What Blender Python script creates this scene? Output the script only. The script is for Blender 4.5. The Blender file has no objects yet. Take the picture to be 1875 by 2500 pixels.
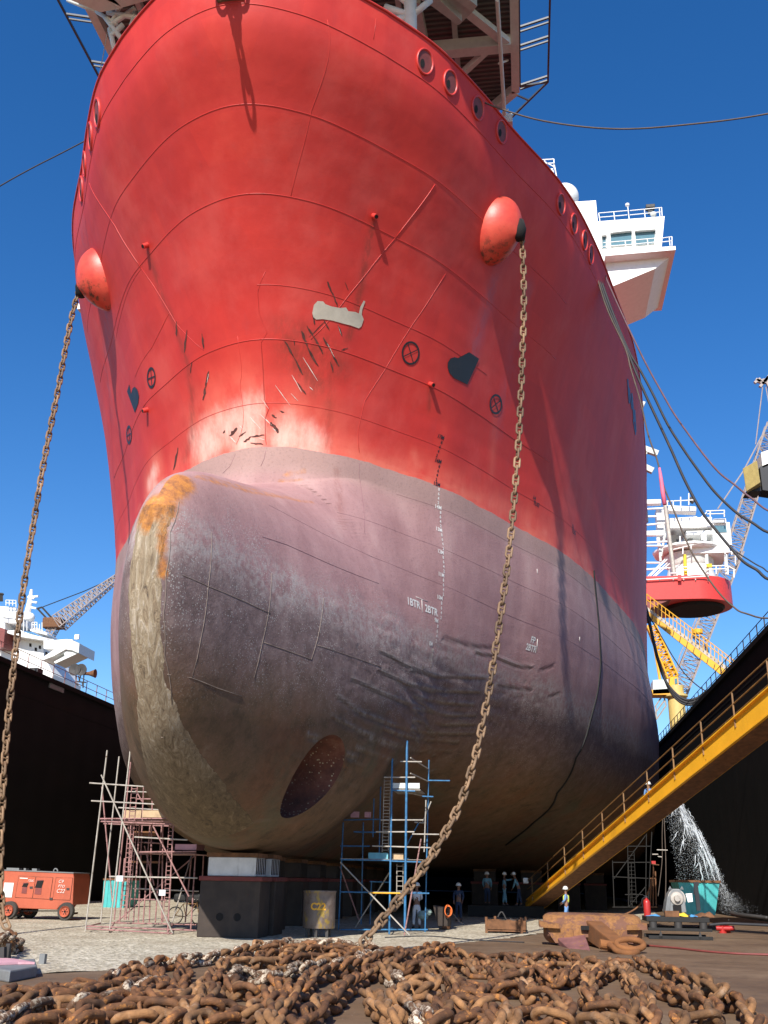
import bpy, bmesh, math, random
import numpy as np
from mathutils import Vector, Matrix
from math import radians, sin, cos, tan, atan, pi, sqrt

# ------------------------------------------------------------------ camera, light, exposure
SC = bpy.context.scene
COL = SC.collection
CAMH = 1.8
FP = 2430.0
_roll = radians(1.0)
_vx, _yh = 1290.0, 2150.0
_u0, _v0 = _vx - 937.5, (_yh + (_vx - 937.5) * tan(_roll)) - 1250
_uu = _u0 * cos(_roll) + _v0 * sin(_roll)
_vv = -_u0 * sin(_roll) + _v0 * cos(_roll)
_p = atan(_vv / FP)
_psi = atan(_uu / (FP * cos(_p) + _vv * sin(_p)))
FW = np.array([-sin(_psi) * cos(_p), cos(_psi) * cos(_p), sin(_p)])
_rt = np.array([cos(_psi), sin(_psi), 0.0])
_up = np.cross(_rt, FW)
EX = _rt * cos(_roll) + _up * sin(_roll)
EY = _rt * sin(_roll) - _up * cos(_roll)
EYE = np.array([0, 0, CAMH])
cd = bpy.data.cameras.new('camera')
cam = bpy.data.objects.new('camera', cd)
COL.objects.link(cam)
cam.matrix_world = Matrix(((EX[0], -EY[0], -FW[0], EYE[0]), (EX[1], -EY[1], -FW[1], EYE[1]),
                           (EX[2], -EY[2], -FW[2], EYE[2]), (0, 0, 0, 1)))
cd.sensor_fit = 'VERTICAL'
cd.sensor_height = 36
cd.lens = FP / 2500 * 36
cd.clip_end = 5000
cd.clip_start = 0.1
SC.camera = cam
SUN_EL, SUN_AZ = radians(38), radians(7.5)      # sun behind the camera, a little to the left
w = bpy.data.worlds.new("World")
SC.world = w
w.use_nodes = True
wn = w.node_tree.nodes
wl = w.node_tree.links
for n in list(wn):
    wn.remove(n)
wo = wn.new('ShaderNodeOutputWorld')
bg = wn.new('ShaderNodeBackground')
sky = wn.new('ShaderNodeTexSky')
sky.sky_type = 'NISHITA'
sky.sun_disc = False
sky.sun_elevation = SUN_EL
sky.sun_rotation = pi + SUN_AZ
sky.air_density = 1.0
sky.dust_density = 0.4
sky.ozone_density = 3.2
sky.altitude = 300
bg.inputs[1].default_value = 0.095
hs = wn.new('ShaderNodeHueSaturation')
hs.inputs['Saturation'].default_value = 1.32
hs.inputs['Value'].default_value = 1.3
hs.inputs['Hue'].default_value = 0.507
wl.new(sky.outputs[0], hs.inputs['Color'])
wl.new(hs.outputs[0], bg.inputs[0])
wl.new(bg.outputs[0], wo.inputs[0])
sd = bpy.data.lights.new('sun', 'SUN')
sd.energy = 5.0
sd.angle = radians(0.55)
sd.color = (1.0, 0.95, 0.87)
sun = bpy.data.objects.new('sun', sd)
COL.objects.link(sun)
SUNV = Vector((-sin(SUN_AZ) * cos(SUN_EL), -cos(SUN_AZ) * cos(SUN_EL), sin(SUN_EL)))
sun.rotation_euler = SUNV.to_track_quat('Z', 'Y').to_euler()
sun.location = (0, -20, 60)
SC.view_settings.view_transform = 'Standard'
SC.view_settings.look = 'None'
SC.view_settings.exposure = 0.5
SC.view_settings.gamma = 1
RND = random.Random(7)

# ------------------------------------------------------------------ helpers
def ray(x, y):
    return EX * (x - 937.5) + EY * (y - 1250) + FW * FP
def onZ(x, y, z=0.0):
    d = ray(x, y)
    return EYE + d * ((z - EYE[2]) / d[2])
def onY(x, y, Y):
    d = ray(x, y)
    return EYE + d * ((Y - EYE[1]) / d[1])
def onX(x, y, X):
    d = ray(x, y)
    return EYE + d * ((X - EYE[0]) / d[0])
def proj(P):
    q = np.array(P, float) - EYE
    return 937.5 + FP * (q @ EX) / (q @ FW), 1250 + FP * (q @ EY) / (q @ FW)

def empty(name, loc, label, cat, group=None):
    o = bpy.data.objects.new(name, None)
    COL.objects.link(o)
    o.location = Vector([float(v) for v in loc])
    o.empty_display_size = 0.5
    o['label'] = label
    o['category'] = cat
    if group:
        o['group'] = group
    return o

class MB:
    def __init__(s):
        s.v = []
        s.f = []
        s.m = None
    def add(s, vs, fs):
        k = len(s.v)
        s.v += [tuple(float(c) for c in p) for p in vs]
        s.f += [tuple(i + k for i in f) for f in fs]
        return s
    def hexa(s, P):
        return s.add(P, [(0, 3, 2, 1), (4, 5, 6, 7), (0, 1, 5, 4), (1, 2, 6, 5), (2, 3, 7, 6), (3, 0, 4, 7)])
    def box(s, c, d, rz=0.0, ax=None):
        c = Vector([float(t) for t in c])
        hx, hy, hz = [t / 2 for t in d]
        M = Matrix.Rotation(rz, 3, 'Z') if ax is None else ax
        P = []
        for z in (-hz, hz):
            for x, y in ((-hx, -hy), (hx, -hy), (hx, hy), (-hx, hy)):
                P.append(c + M @ Vector((x, y, z)))
        return s.hexa(P)
    def bar(s, a, b, w, h=None, up=(0, 0, 1)):
        a = Vector([float(t) for t in a]); b = Vector([float(t) for t in b])
        h = w if h is None else h
        d = (b - a).normalized()
        u = Vector(up)
        if abs(d.dot(u)) > 0.98:
            u = Vector((0, 1, 0))
        sd_ = d.cross(u).normalized(); u = sd_.cross(d)
        P = []
        for q in (a, b):
            for x, y in ((-1, -1), (1, -1), (1, 1), (-1, 1)):
                P.append(q + sd_ * (x * w / 2) + u * (y * h / 2))
        return s.hexa(P)
    def tube(s, pts, r, n=8, closed=False, cap=True):
        pts = [Vector([float(t) for t in p]) for p in pts]
        N = len(pts)
        rr = r if hasattr(r, '__len__') else [r] * N
        T = []
        for i in range(N):
            if closed:
                d = pts[(i + 1) % N] - pts[i - 1]
            else:
                d = pts[min(i + 1, N - 1)] - pts[max(i - 1, 0)]
            T.append(d.normalized())
        u = Vector((0, 0, 1))
        if abs(T[0].dot(u)) > 0.95:
            u = Vector((1, 0, 0))
        u = (u - T[0] * u.dot(T[0])).normalized()
        V = []
        for i in range(N):
            u = (u - T[i] * u.dot(T[i]))
            u = u.normalized() if u.length > 1e-6 else T[i].orthogonal().normalized()
            b = T[i].cross(u)
            for k in range(n):
                a = 2 * pi * k / n
                V.append(pts[i] + (u * cos(a) + b * sin(a)) * rr[i])
        F = []
        for i in range(N if closed else N - 1):
            j = (i + 1) % N
            for k in range(n):
                l = (k + 1) % n
                F.append((i * n + k, j * n + k, j * n + l, i * n + l))
        if cap and not closed:
            F.append(tuple(range(n)))
            F.append(tuple(range((N - 1) * n + n - 1, (N - 1) * n - 1, -1)))
        return s.add(V, F)
    def cyl(s, a, b, r, n=16, r2=None):
        return s.tube([a, b], [r, r if r2 is None else r2], n)
    def lathe(s, c, prof, n=24, ax='Z'):
        V = []
        c = Vector([float(t) for t in c])
        for (r, z) in prof:
            for k in range(n):
                a = 2 * pi * k / n
                q = Vector((r * cos(a), r * sin(a), z))
                if ax == 'Y':
                    q = Vector((q.x, q.z, q.y))
                elif ax == 'X':
                    q = Vector((q.z, q.x, q.y))
                V.append(c + q)
        F = []
        for i in range(len(prof) - 1):
            for k in range(n):
                l = (k + 1) % n
                F.append((i * n + k, i * n + l, (i + 1) * n + l, (i + 1) * n + k))
        F.append(tuple(range(n - 1, -1, -1)))
        F.append(tuple(range((len(prof) - 1) * n, len(prof) * n)))
        return s.add(V, F)
    def prism(s, poly, vec):
        """poly: list of 3D points, extruded along vec"""
        n = len(poly)
        P = [Vector([float(t) for t in p]) for p in poly]
        v = Vector([float(t) for t in vec])
        V = P + [p + v for p in P]
        F = [tuple(range(n - 1, -1, -1)), tuple(range(n, 2 * n))]
        for i in range(n):
            j = (i + 1) % n
            F.append((i, j, j + n, i + n))
        return s.add(V, F)
    def build(s, name, mat, parent=None, smooth=False, bevel=0.0, label=None, cat=None, group=None, kind=None, loc=None, auto=None):
        me = bpy.data.meshes.new(name)
        off = Vector((0, 0, 0))
        if parent is not None:
            q = parent
            while q is not None:
                off += q.location
                q = q.parent
        elif loc is not None:
            off = Vector([float(t) for t in loc])
        vs = [(x - off.x, y - off.y, z - off.z) for x, y, z in s.v]
        me.from_pydata(vs, [], s.f)
        bm = bmesh.new(); bm.from_mesh(me)
        bmesh.ops.recalc_face_normals(bm, faces=bm.faces)
        if bevel:
            try:
                bmesh.ops.bevel(bm, geom=[e for e in bm.edges if len(e.link_faces) == 2 and e.calc_face_angle(0) > 0.6], offset=bevel, segments=2, affect='EDGES', profile=0.5, clamp_overlap=True)
            except Exception:
                pass
        bm.to_mesh(me); bm.free()
        me.materials.append(mat)
        if smooth or auto:
            for p in me.polygons:
                p.use_smooth = True
            if auto:
                me.set_sharp_from_angle(angle=radians(auto))
        o = bpy.data.objects.new(name, me)
        COL.objects.link(o)
        if parent is not None:
            o.parent = parent
        else:
            o.location = off
        if label: o['label'] = label
        if cat: o['category'] = cat
        if group: o['group'] = group
        if kind: o['kind'] = kind
        return o

def copytree(o, parent=None, **kw):
    c = o.copy(); COL.objects.link(c)
    if parent is not None: c.parent = parent
    for ch in list(o.children):
        copytree(ch, c)
    for k, v in kw.items():
        if k == 'location': c.location = Vector([float(t) for t in v])
        elif k == 'rz': c.rotation_euler = (0, 0, v)
        else: c[k] = v
    return c

# ------------------------------------------------------------------ materials
def nt(name):
    m = bpy.data.materials.new(name); m.use_nodes = True
    N = m.node_tree.nodes; L = m.node_tree.links
    for n in list(N): N.remove(n)
    out = N.new('ShaderNodeOutputMaterial'); b = N.new('ShaderNodeBsdfPrincipled')
    L.new(b.outputs[0], out.inputs[0])
    return m, N, L, b
class G:
    """small node-graph helper"""
    def __init__(s, name):
        s.m, s.N, s.L, s.b = nt(name)
        s.tc = s.N.new('ShaderNodeTexCoord')
        s.obj = s.tc.outputs['Object']
    def _in(s, sock, v):
        if v is None: return
        if hasattr(v, 'is_linked') or hasattr(v, 'links'): s.L.new(v, sock)
        else:
            if sock.type == 'RGBA' and hasattr(v, '__len__') and len(v) == 3: v = (*v, 1)
            sock.default_value = v
    def noise(s, scale, detail=4, rough=0.55, vec=None, dist=0.0, sc3=None):
        v = vec or s.obj
        if sc3:
            mp = s.N.new('ShaderNodeMapping'); mp.inputs['Scale'].default_value = sc3; s.L.new(v, mp.inputs[0]); v = mp.outputs[0]
        n = s.N.new('ShaderNodeTexNoise'); n.inputs['Scale'].default_value = scale; n.inputs['Detail'].default_value = detail
        n.inputs['Roughness'].default_value = rough; n.inputs['Distortion'].default_value = dist
        s.L.new(v, n.inputs['Vector']); return n.outputs['Fac']
    def vor(s, scale, feat='F1', vec=None, sc3=None, out='Distance'):
        v = vec or s.obj
        if sc3:
            mp = s.N.new('ShaderNodeMapping'); mp.inputs['Scale'].default_value = sc3; s.L.new(v, mp.inputs[0]); v = mp.outputs[0]
        n = s.N.new('ShaderNodeTexVoronoi'); n.feature = feat; n.inputs['Scale'].default_value = scale
        s.L.new(v, n.inputs['Vector']); return n.outputs[out]
    def ramp(s, fac, stops, interp='LINEAR'):
        r = s.N.new('ShaderNodeValToRGB'); r.color_ramp.interpolation = interp
        e = r.color_ramp.elements
        while len(e) < len(stops): e.new(0.5)
        for i, (p, c) in enumerate(stops):
            e[i].position = p
            if not hasattr(c, '__len__'): c = (c, c, c)
            e[i].color = (*c, 1)
        s.L.new(fac, r.inputs[0]); return r.outputs[0]
    def mix(s, f, a, b, mode='MIX'):
        n = s.N.new('ShaderNodeMix'); n.data_type = 'RGBA'; n.blend_type = mode
        s._in(n.inputs[0], f); s._in(n.inputs[6], a); s._in(n.inputs[7], b); return n.outputs[2]
    def math(s, op, a, b=None, c=None, clamp=False):
        n = s.N.new('ShaderNodeMath'); n.operation = op; n.use_clamp = clamp
        s._in(n.inputs[0], a)
        if b is not None: s._in(n.inputs[1], b)
        if c is not None: s._in(n.inputs[2], c)
        return n.outputs[0]
    def sep(s, v=None):
        n = s.N.new('ShaderNodeSeparateXYZ'); s.L.new(v or s.obj, n.inputs[0]); return n.outputs
    def attr(s, name):
        n = s.N.new('ShaderNodeAttribute'); n.attribute_name = name; return n.outputs['Fac']
    def step(s, v, lo, hi):
        n = s.N.new('ShaderNodeMapRange'); n.interpolation_type = 'SMOOTHSTEP'
        s._in(n.inputs['Value'], v); n.inputs['From Min'].default_value = lo; n.inputs['From Max'].default_value = hi
        return n.outputs['Result']
    def bump(s, h, strength=0.3, dist=0.02):
        n = s.N.new('ShaderNodeBump'); n.inputs['Strength'].default_value = strength; n.inputs['Distance'].default_value = dist
        s.L.new(h, n.inputs['Height'])
        prev = s.b.inputs['Normal']
        if prev.is_linked:
            s.L.new(prev.links[0].from_socket, n.inputs['Normal'])
        s.L.new(n.outputs[0], prev); return n.outputs[0]
    def col(s, v): s._in(s.b.inputs['Base Color'], v)
    def rough(s, v): s._in(s.b.inputs['Roughness'], v)
    def metal(s, v): s._in(s.b.inputs['Metallic'], v)

def paint(name, c, rough=0.5, var=0.25, rust=0.0, metal=0.0, scale=3.0, bump=0.15, dirt=(0.09, 0.06, 0.04), dirtamt=0.35, rustcol=(0.16, 0.055, 0.02), coat=0.0, rnd=False):
    g = G(name)
    if rnd:      # every link weathers differently
        oi = g.N.new('ShaderNodeObjectInfo'); mp = g.N.new('ShaderNodeMapping'); g.L.new(g.obj, mp.inputs[0])
        cx = g.N.new('ShaderNodeCombineXYZ'); k = g.math('MULTIPLY', oi.outputs['Random'], 37.0)
        for i in range(3): g.L.new(k, cx.inputs[i])
        g.L.new(cx.outputs[0], mp.inputs['Location']); g.obj = mp.outputs[0]
    n = g.noise(scale, 5, 0.6)
    a = tuple(x * (1 - var) for x in c); b = tuple(min(1, x * (1 + var * 0.5)) for x in c)
    base = g.ramp(n, [(0.3, a), (0.7, b)])
    d = g.step(g.noise(scale * 0.7, 6, 0.7, sc3=(1, 1, 0.25)), 0.52, 0.75)
    base = g.mix(g.math('MULTIPLY', d, dirtamt), base, dirt)
    if rust:
        r = g.step(g.noise(scale * 1.7, 8, 0.72), 0.72 - rust * 0.35, 0.80 - rust * 0.35)
        rc = g.ramp(g.noise(scale * 6, 3), [(0.3, tuple(x * 0.6 for x in rustcol)), (0.7, rustcol)])
        base = g.mix(r, base, rc)
        g.rough(g.math('MULTIPLY_ADD', r, 0.9 - rough, rough))
    else:
        g.rough(rough)
    if rnd:
        base = g.mix(1.0, base, g.ramp(oi.outputs['Random'], [(0, .62), (1, 1.45)]), 'MULTIPLY')
        g.bump(g.noise(scale * 3, 6, .7), .5, .02)
    g.col(base); g.metal(metal)
    g.bump(g.noise(scale * 12, 4), bump, 0.01)
    return g.m
# ------------------------------------------------------------------ ship hull surface
XC = -9.61; ZK = 2.6; ZT = 33.0
def pch(xs, ys):
    xs = np.array(xs, float); ys = np.array(ys, float); h = np.diff(xs); d = np.diff(ys) / h
    m = np.zeros_like(xs); m[0] = d[0]; m[-1] = d[-1]
    for i in range(1, len(xs) - 1):
        if d[i - 1] * d[i] > 0:
            w1 = 2 * h[i] + h[i - 1]; w2 = h[i] + 2 * h[i - 1]; m[i] = (w1 + w2) / (w1 / d[i - 1] + w2 / d[i])
    def f(x):
        x = np.clip(np.asarray(x, float), xs[0], xs[-1]); i = np.clip(np.searchsorted(xs, x) - 1, 0, len(xs) - 2)
        t = (x - xs[i]) / h[i]
        return (2 * t**3 - 3 * t**2 + 1) * ys[i] + (t**3 - 2 * t**2 + t) * h[i] * m[i] + (-2 * t**3 + 3 * t**2) * ys[i + 1] + (t**3 - t**2) * h[i] * m[i + 1]
    return f
_fd = [0,.15,.45,1.0,2.0,3.0,5,7.5,10,14,19,24,30,36,42,48,54,65,80,400]
_fb = [0,.95,1.7,2.65,3.8,4.75,6.55,8.1,9.45,11.7,13.65,15.2,16.95,18.15,18.95,19.75,20.35,20.75,20.85,20.85]
_F = pch(np.sqrt(_fd), _fb)
def Ff(d): return np.where(d > 0, _F(np.sqrt(np.maximum(d, 0))), -np.clip(-d, 0, 6) * .6)
Sst = pch([2.6,4,5,6,8,10,12,15,17.6,20,21.5,23.1,24.5,26,28.5,31,33],[57,51,46.5,42.5,38.6,36.8,35.5,34.6,34.45,33.6,32.8,31.9,31.0,30,28.1,26.3,25.7])
btop = pch([23.62,23.7,24.2,25.1,27,30,33,36,45],[9.6,10.3,11.6,12.5,13.4,14.3,15.3,16.7,17.8])
bbot = pch([23.62,23.9,24.3,25,25.9,27.3,29.2,32.2,35.3,45],[9.6,8.1,7.15,6.2,5.3,4.36,3.5,2.8,2.6,2.6])
_ba = pch(np.sqrt([0,.1,.35,1,2,4,7,10,13,16,20,30]),[0,.35,.62,.98,1.42,2.15,3.3,4.35,5.35,6.1,6.3,6.0])
blow = pch([23,35,37,40,44,60],[1,1,.9,.5,.35,.3])
def bulbf(Y, z):
    t = btop(Y); b = bbot(Y); a = _ba(np.sqrt(np.maximum(Y - 23.62, 0)))
    zm = b + (t - b) * .50
    up = z > zm
    u = np.where(up, (z - zm) / np.maximum(t - zm, 1e-3), (zm - z) / np.maximum(zm - b, 1e-3))
    w_ = np.where(u < 1, np.maximum(1 - np.minimum(u, 1)**2.0, 0)**.5, -(u - 1) * 2)
    lo = np.where(up, 1, 1 - (1 - blow(Y)) * np.clip(u, 0, 1)**2.6)
    return np.where(Y > 23.62, a * w_ * lo, -1)
def bilge(Y, z):
    r = np.interp(Y, [34,45,60,80,100],[9.0,8.0,6.0,4.5,4.0])
    u = np.clip((ZK + r - z) / r, 0, 1)
    fl = np.interp(Y, [38,50,65,85,110],[.0,.15,.45,.72,.85])
    return fl + (1 - fl) * (1 - u**2.2)**(1 / 2.2)
def half(Y, z):
    Y, z = np.broadcast_arrays(np.asarray(Y, float), np.asarray(z, float))
    S = Sst(z)
    h = Ff(Y - S)
    h = h + np.clip((z - 25) / 8, 0, 1) * .55 * np.clip((Y - S) / 3, 0, 1) * np.clip((62 - Y) / 20, 0, 1)
    h = np.where(h > 0, h * bilge(Y, z), h)
    h = h + np.clip((17 - z) / 4, 0, 1) * .55 * np.clip((Y - 52) / 25, 0, 1)
    b = bulbf(Y, z)
    k = np.interp(z, [5.0, 8.0], [1.0, 3.4])
    m = np.maximum(h, b); dd = np.abs(h - b)
    s = m + np.clip(np.minimum(h, b) + 1.0, 0, 1) * (np.maximum(k - dd, 0)**2) / (4 * k) * np.clip(m / 1.0, 0, 1)
    return s
def hullP(Y, z, side=1, off=0.0):
    b = float(half(Y, z)); P = Vector((XC + side * max(b, 0), Y, z))
    if off:
        P += hullN(Y, z, side) * off
    return P
def hullN(Y, z, side=1):
    e = .06
    gy = float(half(Y + e, z) - half(Y - e, z)) / (2 * e); gz = float(half(Y, z + e) - half(Y, z - e)) / (2 * e)
    return Vector((side, -gy, -gz)).normalized()
def hit(x, y, t0=18.0, t1=150.0):
    d = ray(x, y); dn = d / np.linalg.norm(d)
    t = np.arange(t0, t1, .06); P = EYE + np.outer(t, dn)
    ins = (np.abs(P[:, 0] - XC) < half(P[:, 1], P[:, 2])) & (P[:, 2] > ZK) & (P[:, 2] < ZT)
    if not ins.any(): return None
    i = int(np.argmax(ins)); a, b = t[max(i - 1, 0)], t[i]
    for _ in range(14):
        m = (a + b) / 2; p = EYE + m * dn
        if abs(p[0] - XC) < half(p[1], p[2]): b = m
        else: a = m
    return EYE + b * dn
def hitc(x, y):
    P = hit(x, y)
    if P is None: return None
    side = 1 if P[0] > XC else -1
    return P[1], P[2], side

# ---- hull mesh
zs = np.concatenate([ZK + np.array([0,.015,.04,.08,.13,.2,.28,.37,.47,.58,.7,.83,.97]), np.arange(3.7, 6.6, .13), np.arange(6.6, 10.2, .07), np.arange(10.2, 14.6, .13), np.arange(14.6, 18.2, .045), np.arange(18.2, ZT, .18), [ZT]])
NT = 330
tt = np.linspace(0, 1, NT)
Yend = 215.0
rowY = []; rowB = []
for z in zs:
    yy = np.arange(23.6, 60, .02); hb = half(yy, z)
    i = int(np.argmax(hb > 0.0)); a, b = yy[max(i - 1, 0)], yy[i]
    for _ in range(20):
        m = (a + b) / 2
        if half(m, z) > 0: b = m
        else: a = m
    y0 = b
    # fine near the bow, coarse aft
    L1 = 62 - y0
    u = tt / .9
    y = np.where(tt < .9, y0 + L1 * (0.55 * np.minimum(u, 1)**2 + 0.45 * np.minimum(u, 1)**1.0 * np.minimum(u, 1)**.6), 62 + (Yend - 62) * np.clip((tt - .9) / .1, 0, 1)**1.5)
    B = half(y, z); B[0] = 0
    rowY.append(y); rowB.append(np.maximum(B, 0))
rowY = np.array(rowY); rowB = np.array(rowB); rowZ = np.repeat(zs[:, None], NT, 1)
# bow thruster mouth pressed into the bulb flank
TC = hitc(775, 1895)
rowB0 = rowB.copy()
def tunnel(Y, z):
    q = np.sqrt(((Y - TC[0]) / 1.55)**2 + ((z - TC[1]) / 1.75)**2)
    return np.clip((1.12 - q) / .22, 0, 1)
tm = tunnel(rowY, rowZ); tm = tm * tm * (3 - 2 * tm)
# shallow dents of set-in plating below the waterline
dn_ = np.exp(-((rowY - 40) / 5.0)**2) * np.exp(-((rowZ - 8.0) / 1.8)**2) * np.clip((rowY - 35.5) / 2, 0, 1)
rowB = rowB + dn_ * .025 * np.sin((rowZ - (rowY - 41)**2 * .035) * 2 * pi / .62 + .6 * np.sin(rowY * .9))
NZ = len(zs)
SHIP = empty('tanker_ship', (XC, 26, 0), 'huge red-hulled tanker with a bulbous bow standing on keel blocks in the dry dock', 'ship')
vs = []
for sgn in (1, -1):
    V = np.stack([sgn * rowB, rowY - 26, rowZ], -1).reshape(-1, 3); vs.append(V)
V = np.concatenate(vs)
fs = []
idx = np.arange(NZ * NT).reshape(NZ, NT)
A = idx[:-1, :-1].ravel(); Bq = idx[:-1, 1:].ravel(); Cq = idx[1:, 1:].ravel(); Dq = idx[1:, :-1].ravel()
F1 = np.stack([A, Bq, Cq, Dq], -1)
F2 = np.stack([A, Dq, Cq, Bq], -1) + NZ * NT
# bottom + deck + transom
bot = np.stack([idx[0, :-1], idx[0, :-1] + NZ * NT, idx[0, 1:] + NZ * NT, idx[0, 1:]], -1)
top = np.stack([idx[-1, :-1], idx[-1, 1:], idx[-1, 1:] + NZ * NT, idx[-1, :-1] + NZ * NT], -1)
F = np.concatenate([F1, F2, bot, top])
me = bpy.data.meshes.new('hull')
me.from_pydata(V.tolist(), [], F.tolist())
# weld stem
bm = bmesh.new(); bm.from_mesh(me)
stem = [v for v in bm.verts if abs(v.co.x) < 1e-4]
bmesh.ops.remove_doubles(bm, verts=stem, dist=1e-3)
bmesh.ops.recalc_face_normals(bm, faces=bm.faces)
bm.to_mesh(me); bm.free()
for p in me.polygons: p.use_smooth = True
me.set_sharp_from_angle(angle=radians(50))
co = np.zeros(len(me.vertices) * 3); me.vertices.foreach_get('co', co); co = co.reshape(-1, 3)
HX, HY, HZ = co[:, 0], co[:, 1] + 26, co[:, 2]
ATTR = {}
def mask(name, pts, rad, val=1.0, soft=2.0, zst=1.0):
    """painted wear and glare: a soft stroke along photo points that lie on the hull"""
    Q = [hitc(x, y) for x, y in pts]; Q = [q for q in Q if q]
    a = ATTR.setdefault(name, np.zeros(len(HX)))
    for i in range(max(len(Q) - 1, 1)):
        q0 = Q[i]; q1 = Q[min(i + 1, len(Q) - 1)]
        ox = (HX >= -0.02) if q0[2] > 0 else (HX <= 0.02)
        x0 = float(half(q0[0], q0[1])); x1 = float(half(q1[0], q1[1]))
        p0 = np.array([x0, q0[0], q0[1] / zst]); p1 = np.array([x1, q1[0], q1[1] / zst]); d = p1 - p0; L = max(float(d @ d), 1e-6)
        R = np.stack([np.abs(HX), HY, HZ / zst], -1)
        tq = np.clip(((R - p0) @ d) / L, 0, 1)
        dist = np.sqrt(((R - p0 - tq[:, None] * d)**2).sum(1))
        v = np.exp(-(dist / rad)**soft) * val
        np.maximum(a, np.where(ox, v, 0), out=a)
# orange rust on top of the bulb nose and along its shoulder crease
mask('rust', [(372,1262),(385,1235),(405,1195),(440,1172)], .75)
mask('rust', [(440,1172),(500,1162),(560,1180),(640,1200),(700,1212),(765,1225)], .2, .58)
mask('rust', [(700,1160),(740,1150)], .35, .6)
mask('rust', [(400,1240),(395,1330),(398,1400)], .3, .75)
mask('rust', [(1438,1420),(1450,1480),(1455,1560),(1462,1650)], .35, .42)
mask('rust', [(1540,1500),(1560,1600),(1575,1700)], .3, .3)
mask('rust', [(825,1130),(830,1220),(835,1290)], .12, .5)
mask('rust', [(805,1850),(845,1850)], .5, .3)
mask('rust', [(780,1830),(820,1840),(845,1880)], .45, .55)
# chalked, rubbed paint and painted-in sun glare around the stem foot
mask('chalk_glare', [(490,1085),(560,1040),(640,1010),(700,1060),(750,1085)], 1.7, .92)
mask('chalk_glare', [(430,1140),(480,1100),(800,1090),(900,1120),(1060,1170),(1200,1230),(1330,1300),(1440,1380)], .8, .55)
mask('chalk_glare', [(350,1230),(365,1180),(380,1150)], .8, .9)
mask('chalk_glare', [(900,1130),(1000,1150),(1100,1190),(1180,1220)], .35, .55)
mask('chalk_glare', [(1010,1110),(1020,1150)], .28, .55)
mask('chalk_glare', [(1120,1190),(1135,1210)], .25, .55)
mask('chalk_glare', [(1210,1000),(1205,1080),(1200,1180)], .3, .3)
mask('chalk_glare', [(420,1250),(440,1200),(560,1200),(800,1140),(1000,1220)], 1.0, .35)
# dull blue-grey wash down from the hawse pod
mask('wash', [(1205,690),(1185,760),(1160,850),(1150,900)], .45, .55, zst=1.5)
mask('wash', [(1290,700),(1250,900),(1215,1050)], .5, .35)
mask('wash', [(262,780),(258,900),(270,1000)], .5, .5)
mask('wash', [(200,560),(210,640)], 1.6, .35)
# brown streaks that run down from the scuppers and rub marks
mask('streak', [(912,545),(900,600),(885,680),(870,760),(850,830)], .16, .75)
mask('streak', [(362,620),(395,720),(430,800),(455,880),(468,960),(470,1060),(450,1120)], .22, .6)
mask('streak', [(1050,945),(1048,1000)], .12, .6)
mask('streak', [(812,900),(805,960),(803,1030),(800,1090)], .22, .4)
mask('streak', [(700,870),(690,800)], .5, .45)
mask('streak', [(740,850),(770,880)], .6, .5)
mask('streak', [(700,835),(740,900),(775,940)], .45, .7)
mask('streak', [(735,810),(800,870),(830,900)], .45, .6)
mask('streak', [(790,830),(825,880)], .35, .5)
mask('streak', [(560,1060),(620,1040),(680,1050)], .35, .35)
# set-in plates with rubbed edges under the waterline
mask('rust', [(400,1180),(480,1166),(540,1182),(610,1200),(700,1215),(765,1226)], .26, .62)
mask('rust', [(520,1195),(600,1215),(700,1235),(790,1260)], .9, .36)
mask('rust', [(683,1175),(738,1172)], .22, .62)
mask('streak', [(822,1150),(830,1220),(835,1290)], .14, .55)
c5z = lambda L: [(122 + .985 * x, 976 + .985 * y) for x, y in L]
c6z = lambda L: [(935 + x * .5666, 1200 + y * .5668) for x, y in L]
RG = [c5z([(820, 622), (880, 655), (952, 682)]) + c6z([(120, 765), (240, 795), (440, 800)]), c5z([(815, 668), (880, 702), (952, 722)]) + c6z([(120, 830), (260, 858), (420, 860)]),
      c5z([(750, 690), (820, 725), (870, 745), (952, 772)]) + c6z([(130, 880), (260, 908), (390, 915)]), c5z([(715, 735), (770, 775), (850, 805), (952, 830)]) + c6z([(130, 935), (280, 962), (400, 960)]),
      c5z([(700, 785), (780, 825), (850, 852), (952, 880)]) + c6z([(130, 985), (260, 1003), (400, 1000)]), c5z([(760, 860), (850, 895), (950, 925)]) + c6z([(120, 1020), (250, 1040), (390, 1040)]), c6z([(0, 1020), (90, 1050), (200, 1072), (320, 1078)]),
      c6z([(400, 690), (480, 705), (560, 742), (640, 756)]), c6z([(-60, 1060), (40, 1095), (160, 1120), (300, 1118)]), c5z([(640, 830), (700, 860), (760, 890)])]
for L in RG:
    mask('ridge', L, .085); mask('score', [(x, y + 6) for x, y in L], .08)
for L in ([(260, 635), (330, 655), (400, 672), (470, 677)], [(680, 770), (710, 762), (735, 752)], [(500, 838), (560, 850), (640, 856)], [(720, 885), (760, 870)]): mask('score', c6z(L), .10)
mask('dent', [(900,1600),(1000,1680),(1150,1740),(1260,1720)], 2.2, 1.0)
mask('dent', [(760,1900),(640,2000),(900,1850)], 1.5, .6)
mask('dark_speck', [(780,1890),(790,1870)], .8, .9)  # near-black patch with tan specks at the thruster mouth
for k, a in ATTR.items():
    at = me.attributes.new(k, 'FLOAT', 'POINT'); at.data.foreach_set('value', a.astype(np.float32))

# ---- hull paint
g = G('hull_paint')
X_, Y_, Z_ = g.sep()
wob = g.math('MULTIPLY_ADD', g.noise(.8, 5, .6), 0.22, -0.11)
zz = g.math('ADD', Z_, wob)
big = g.noise(.18, 4, .5)
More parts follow.
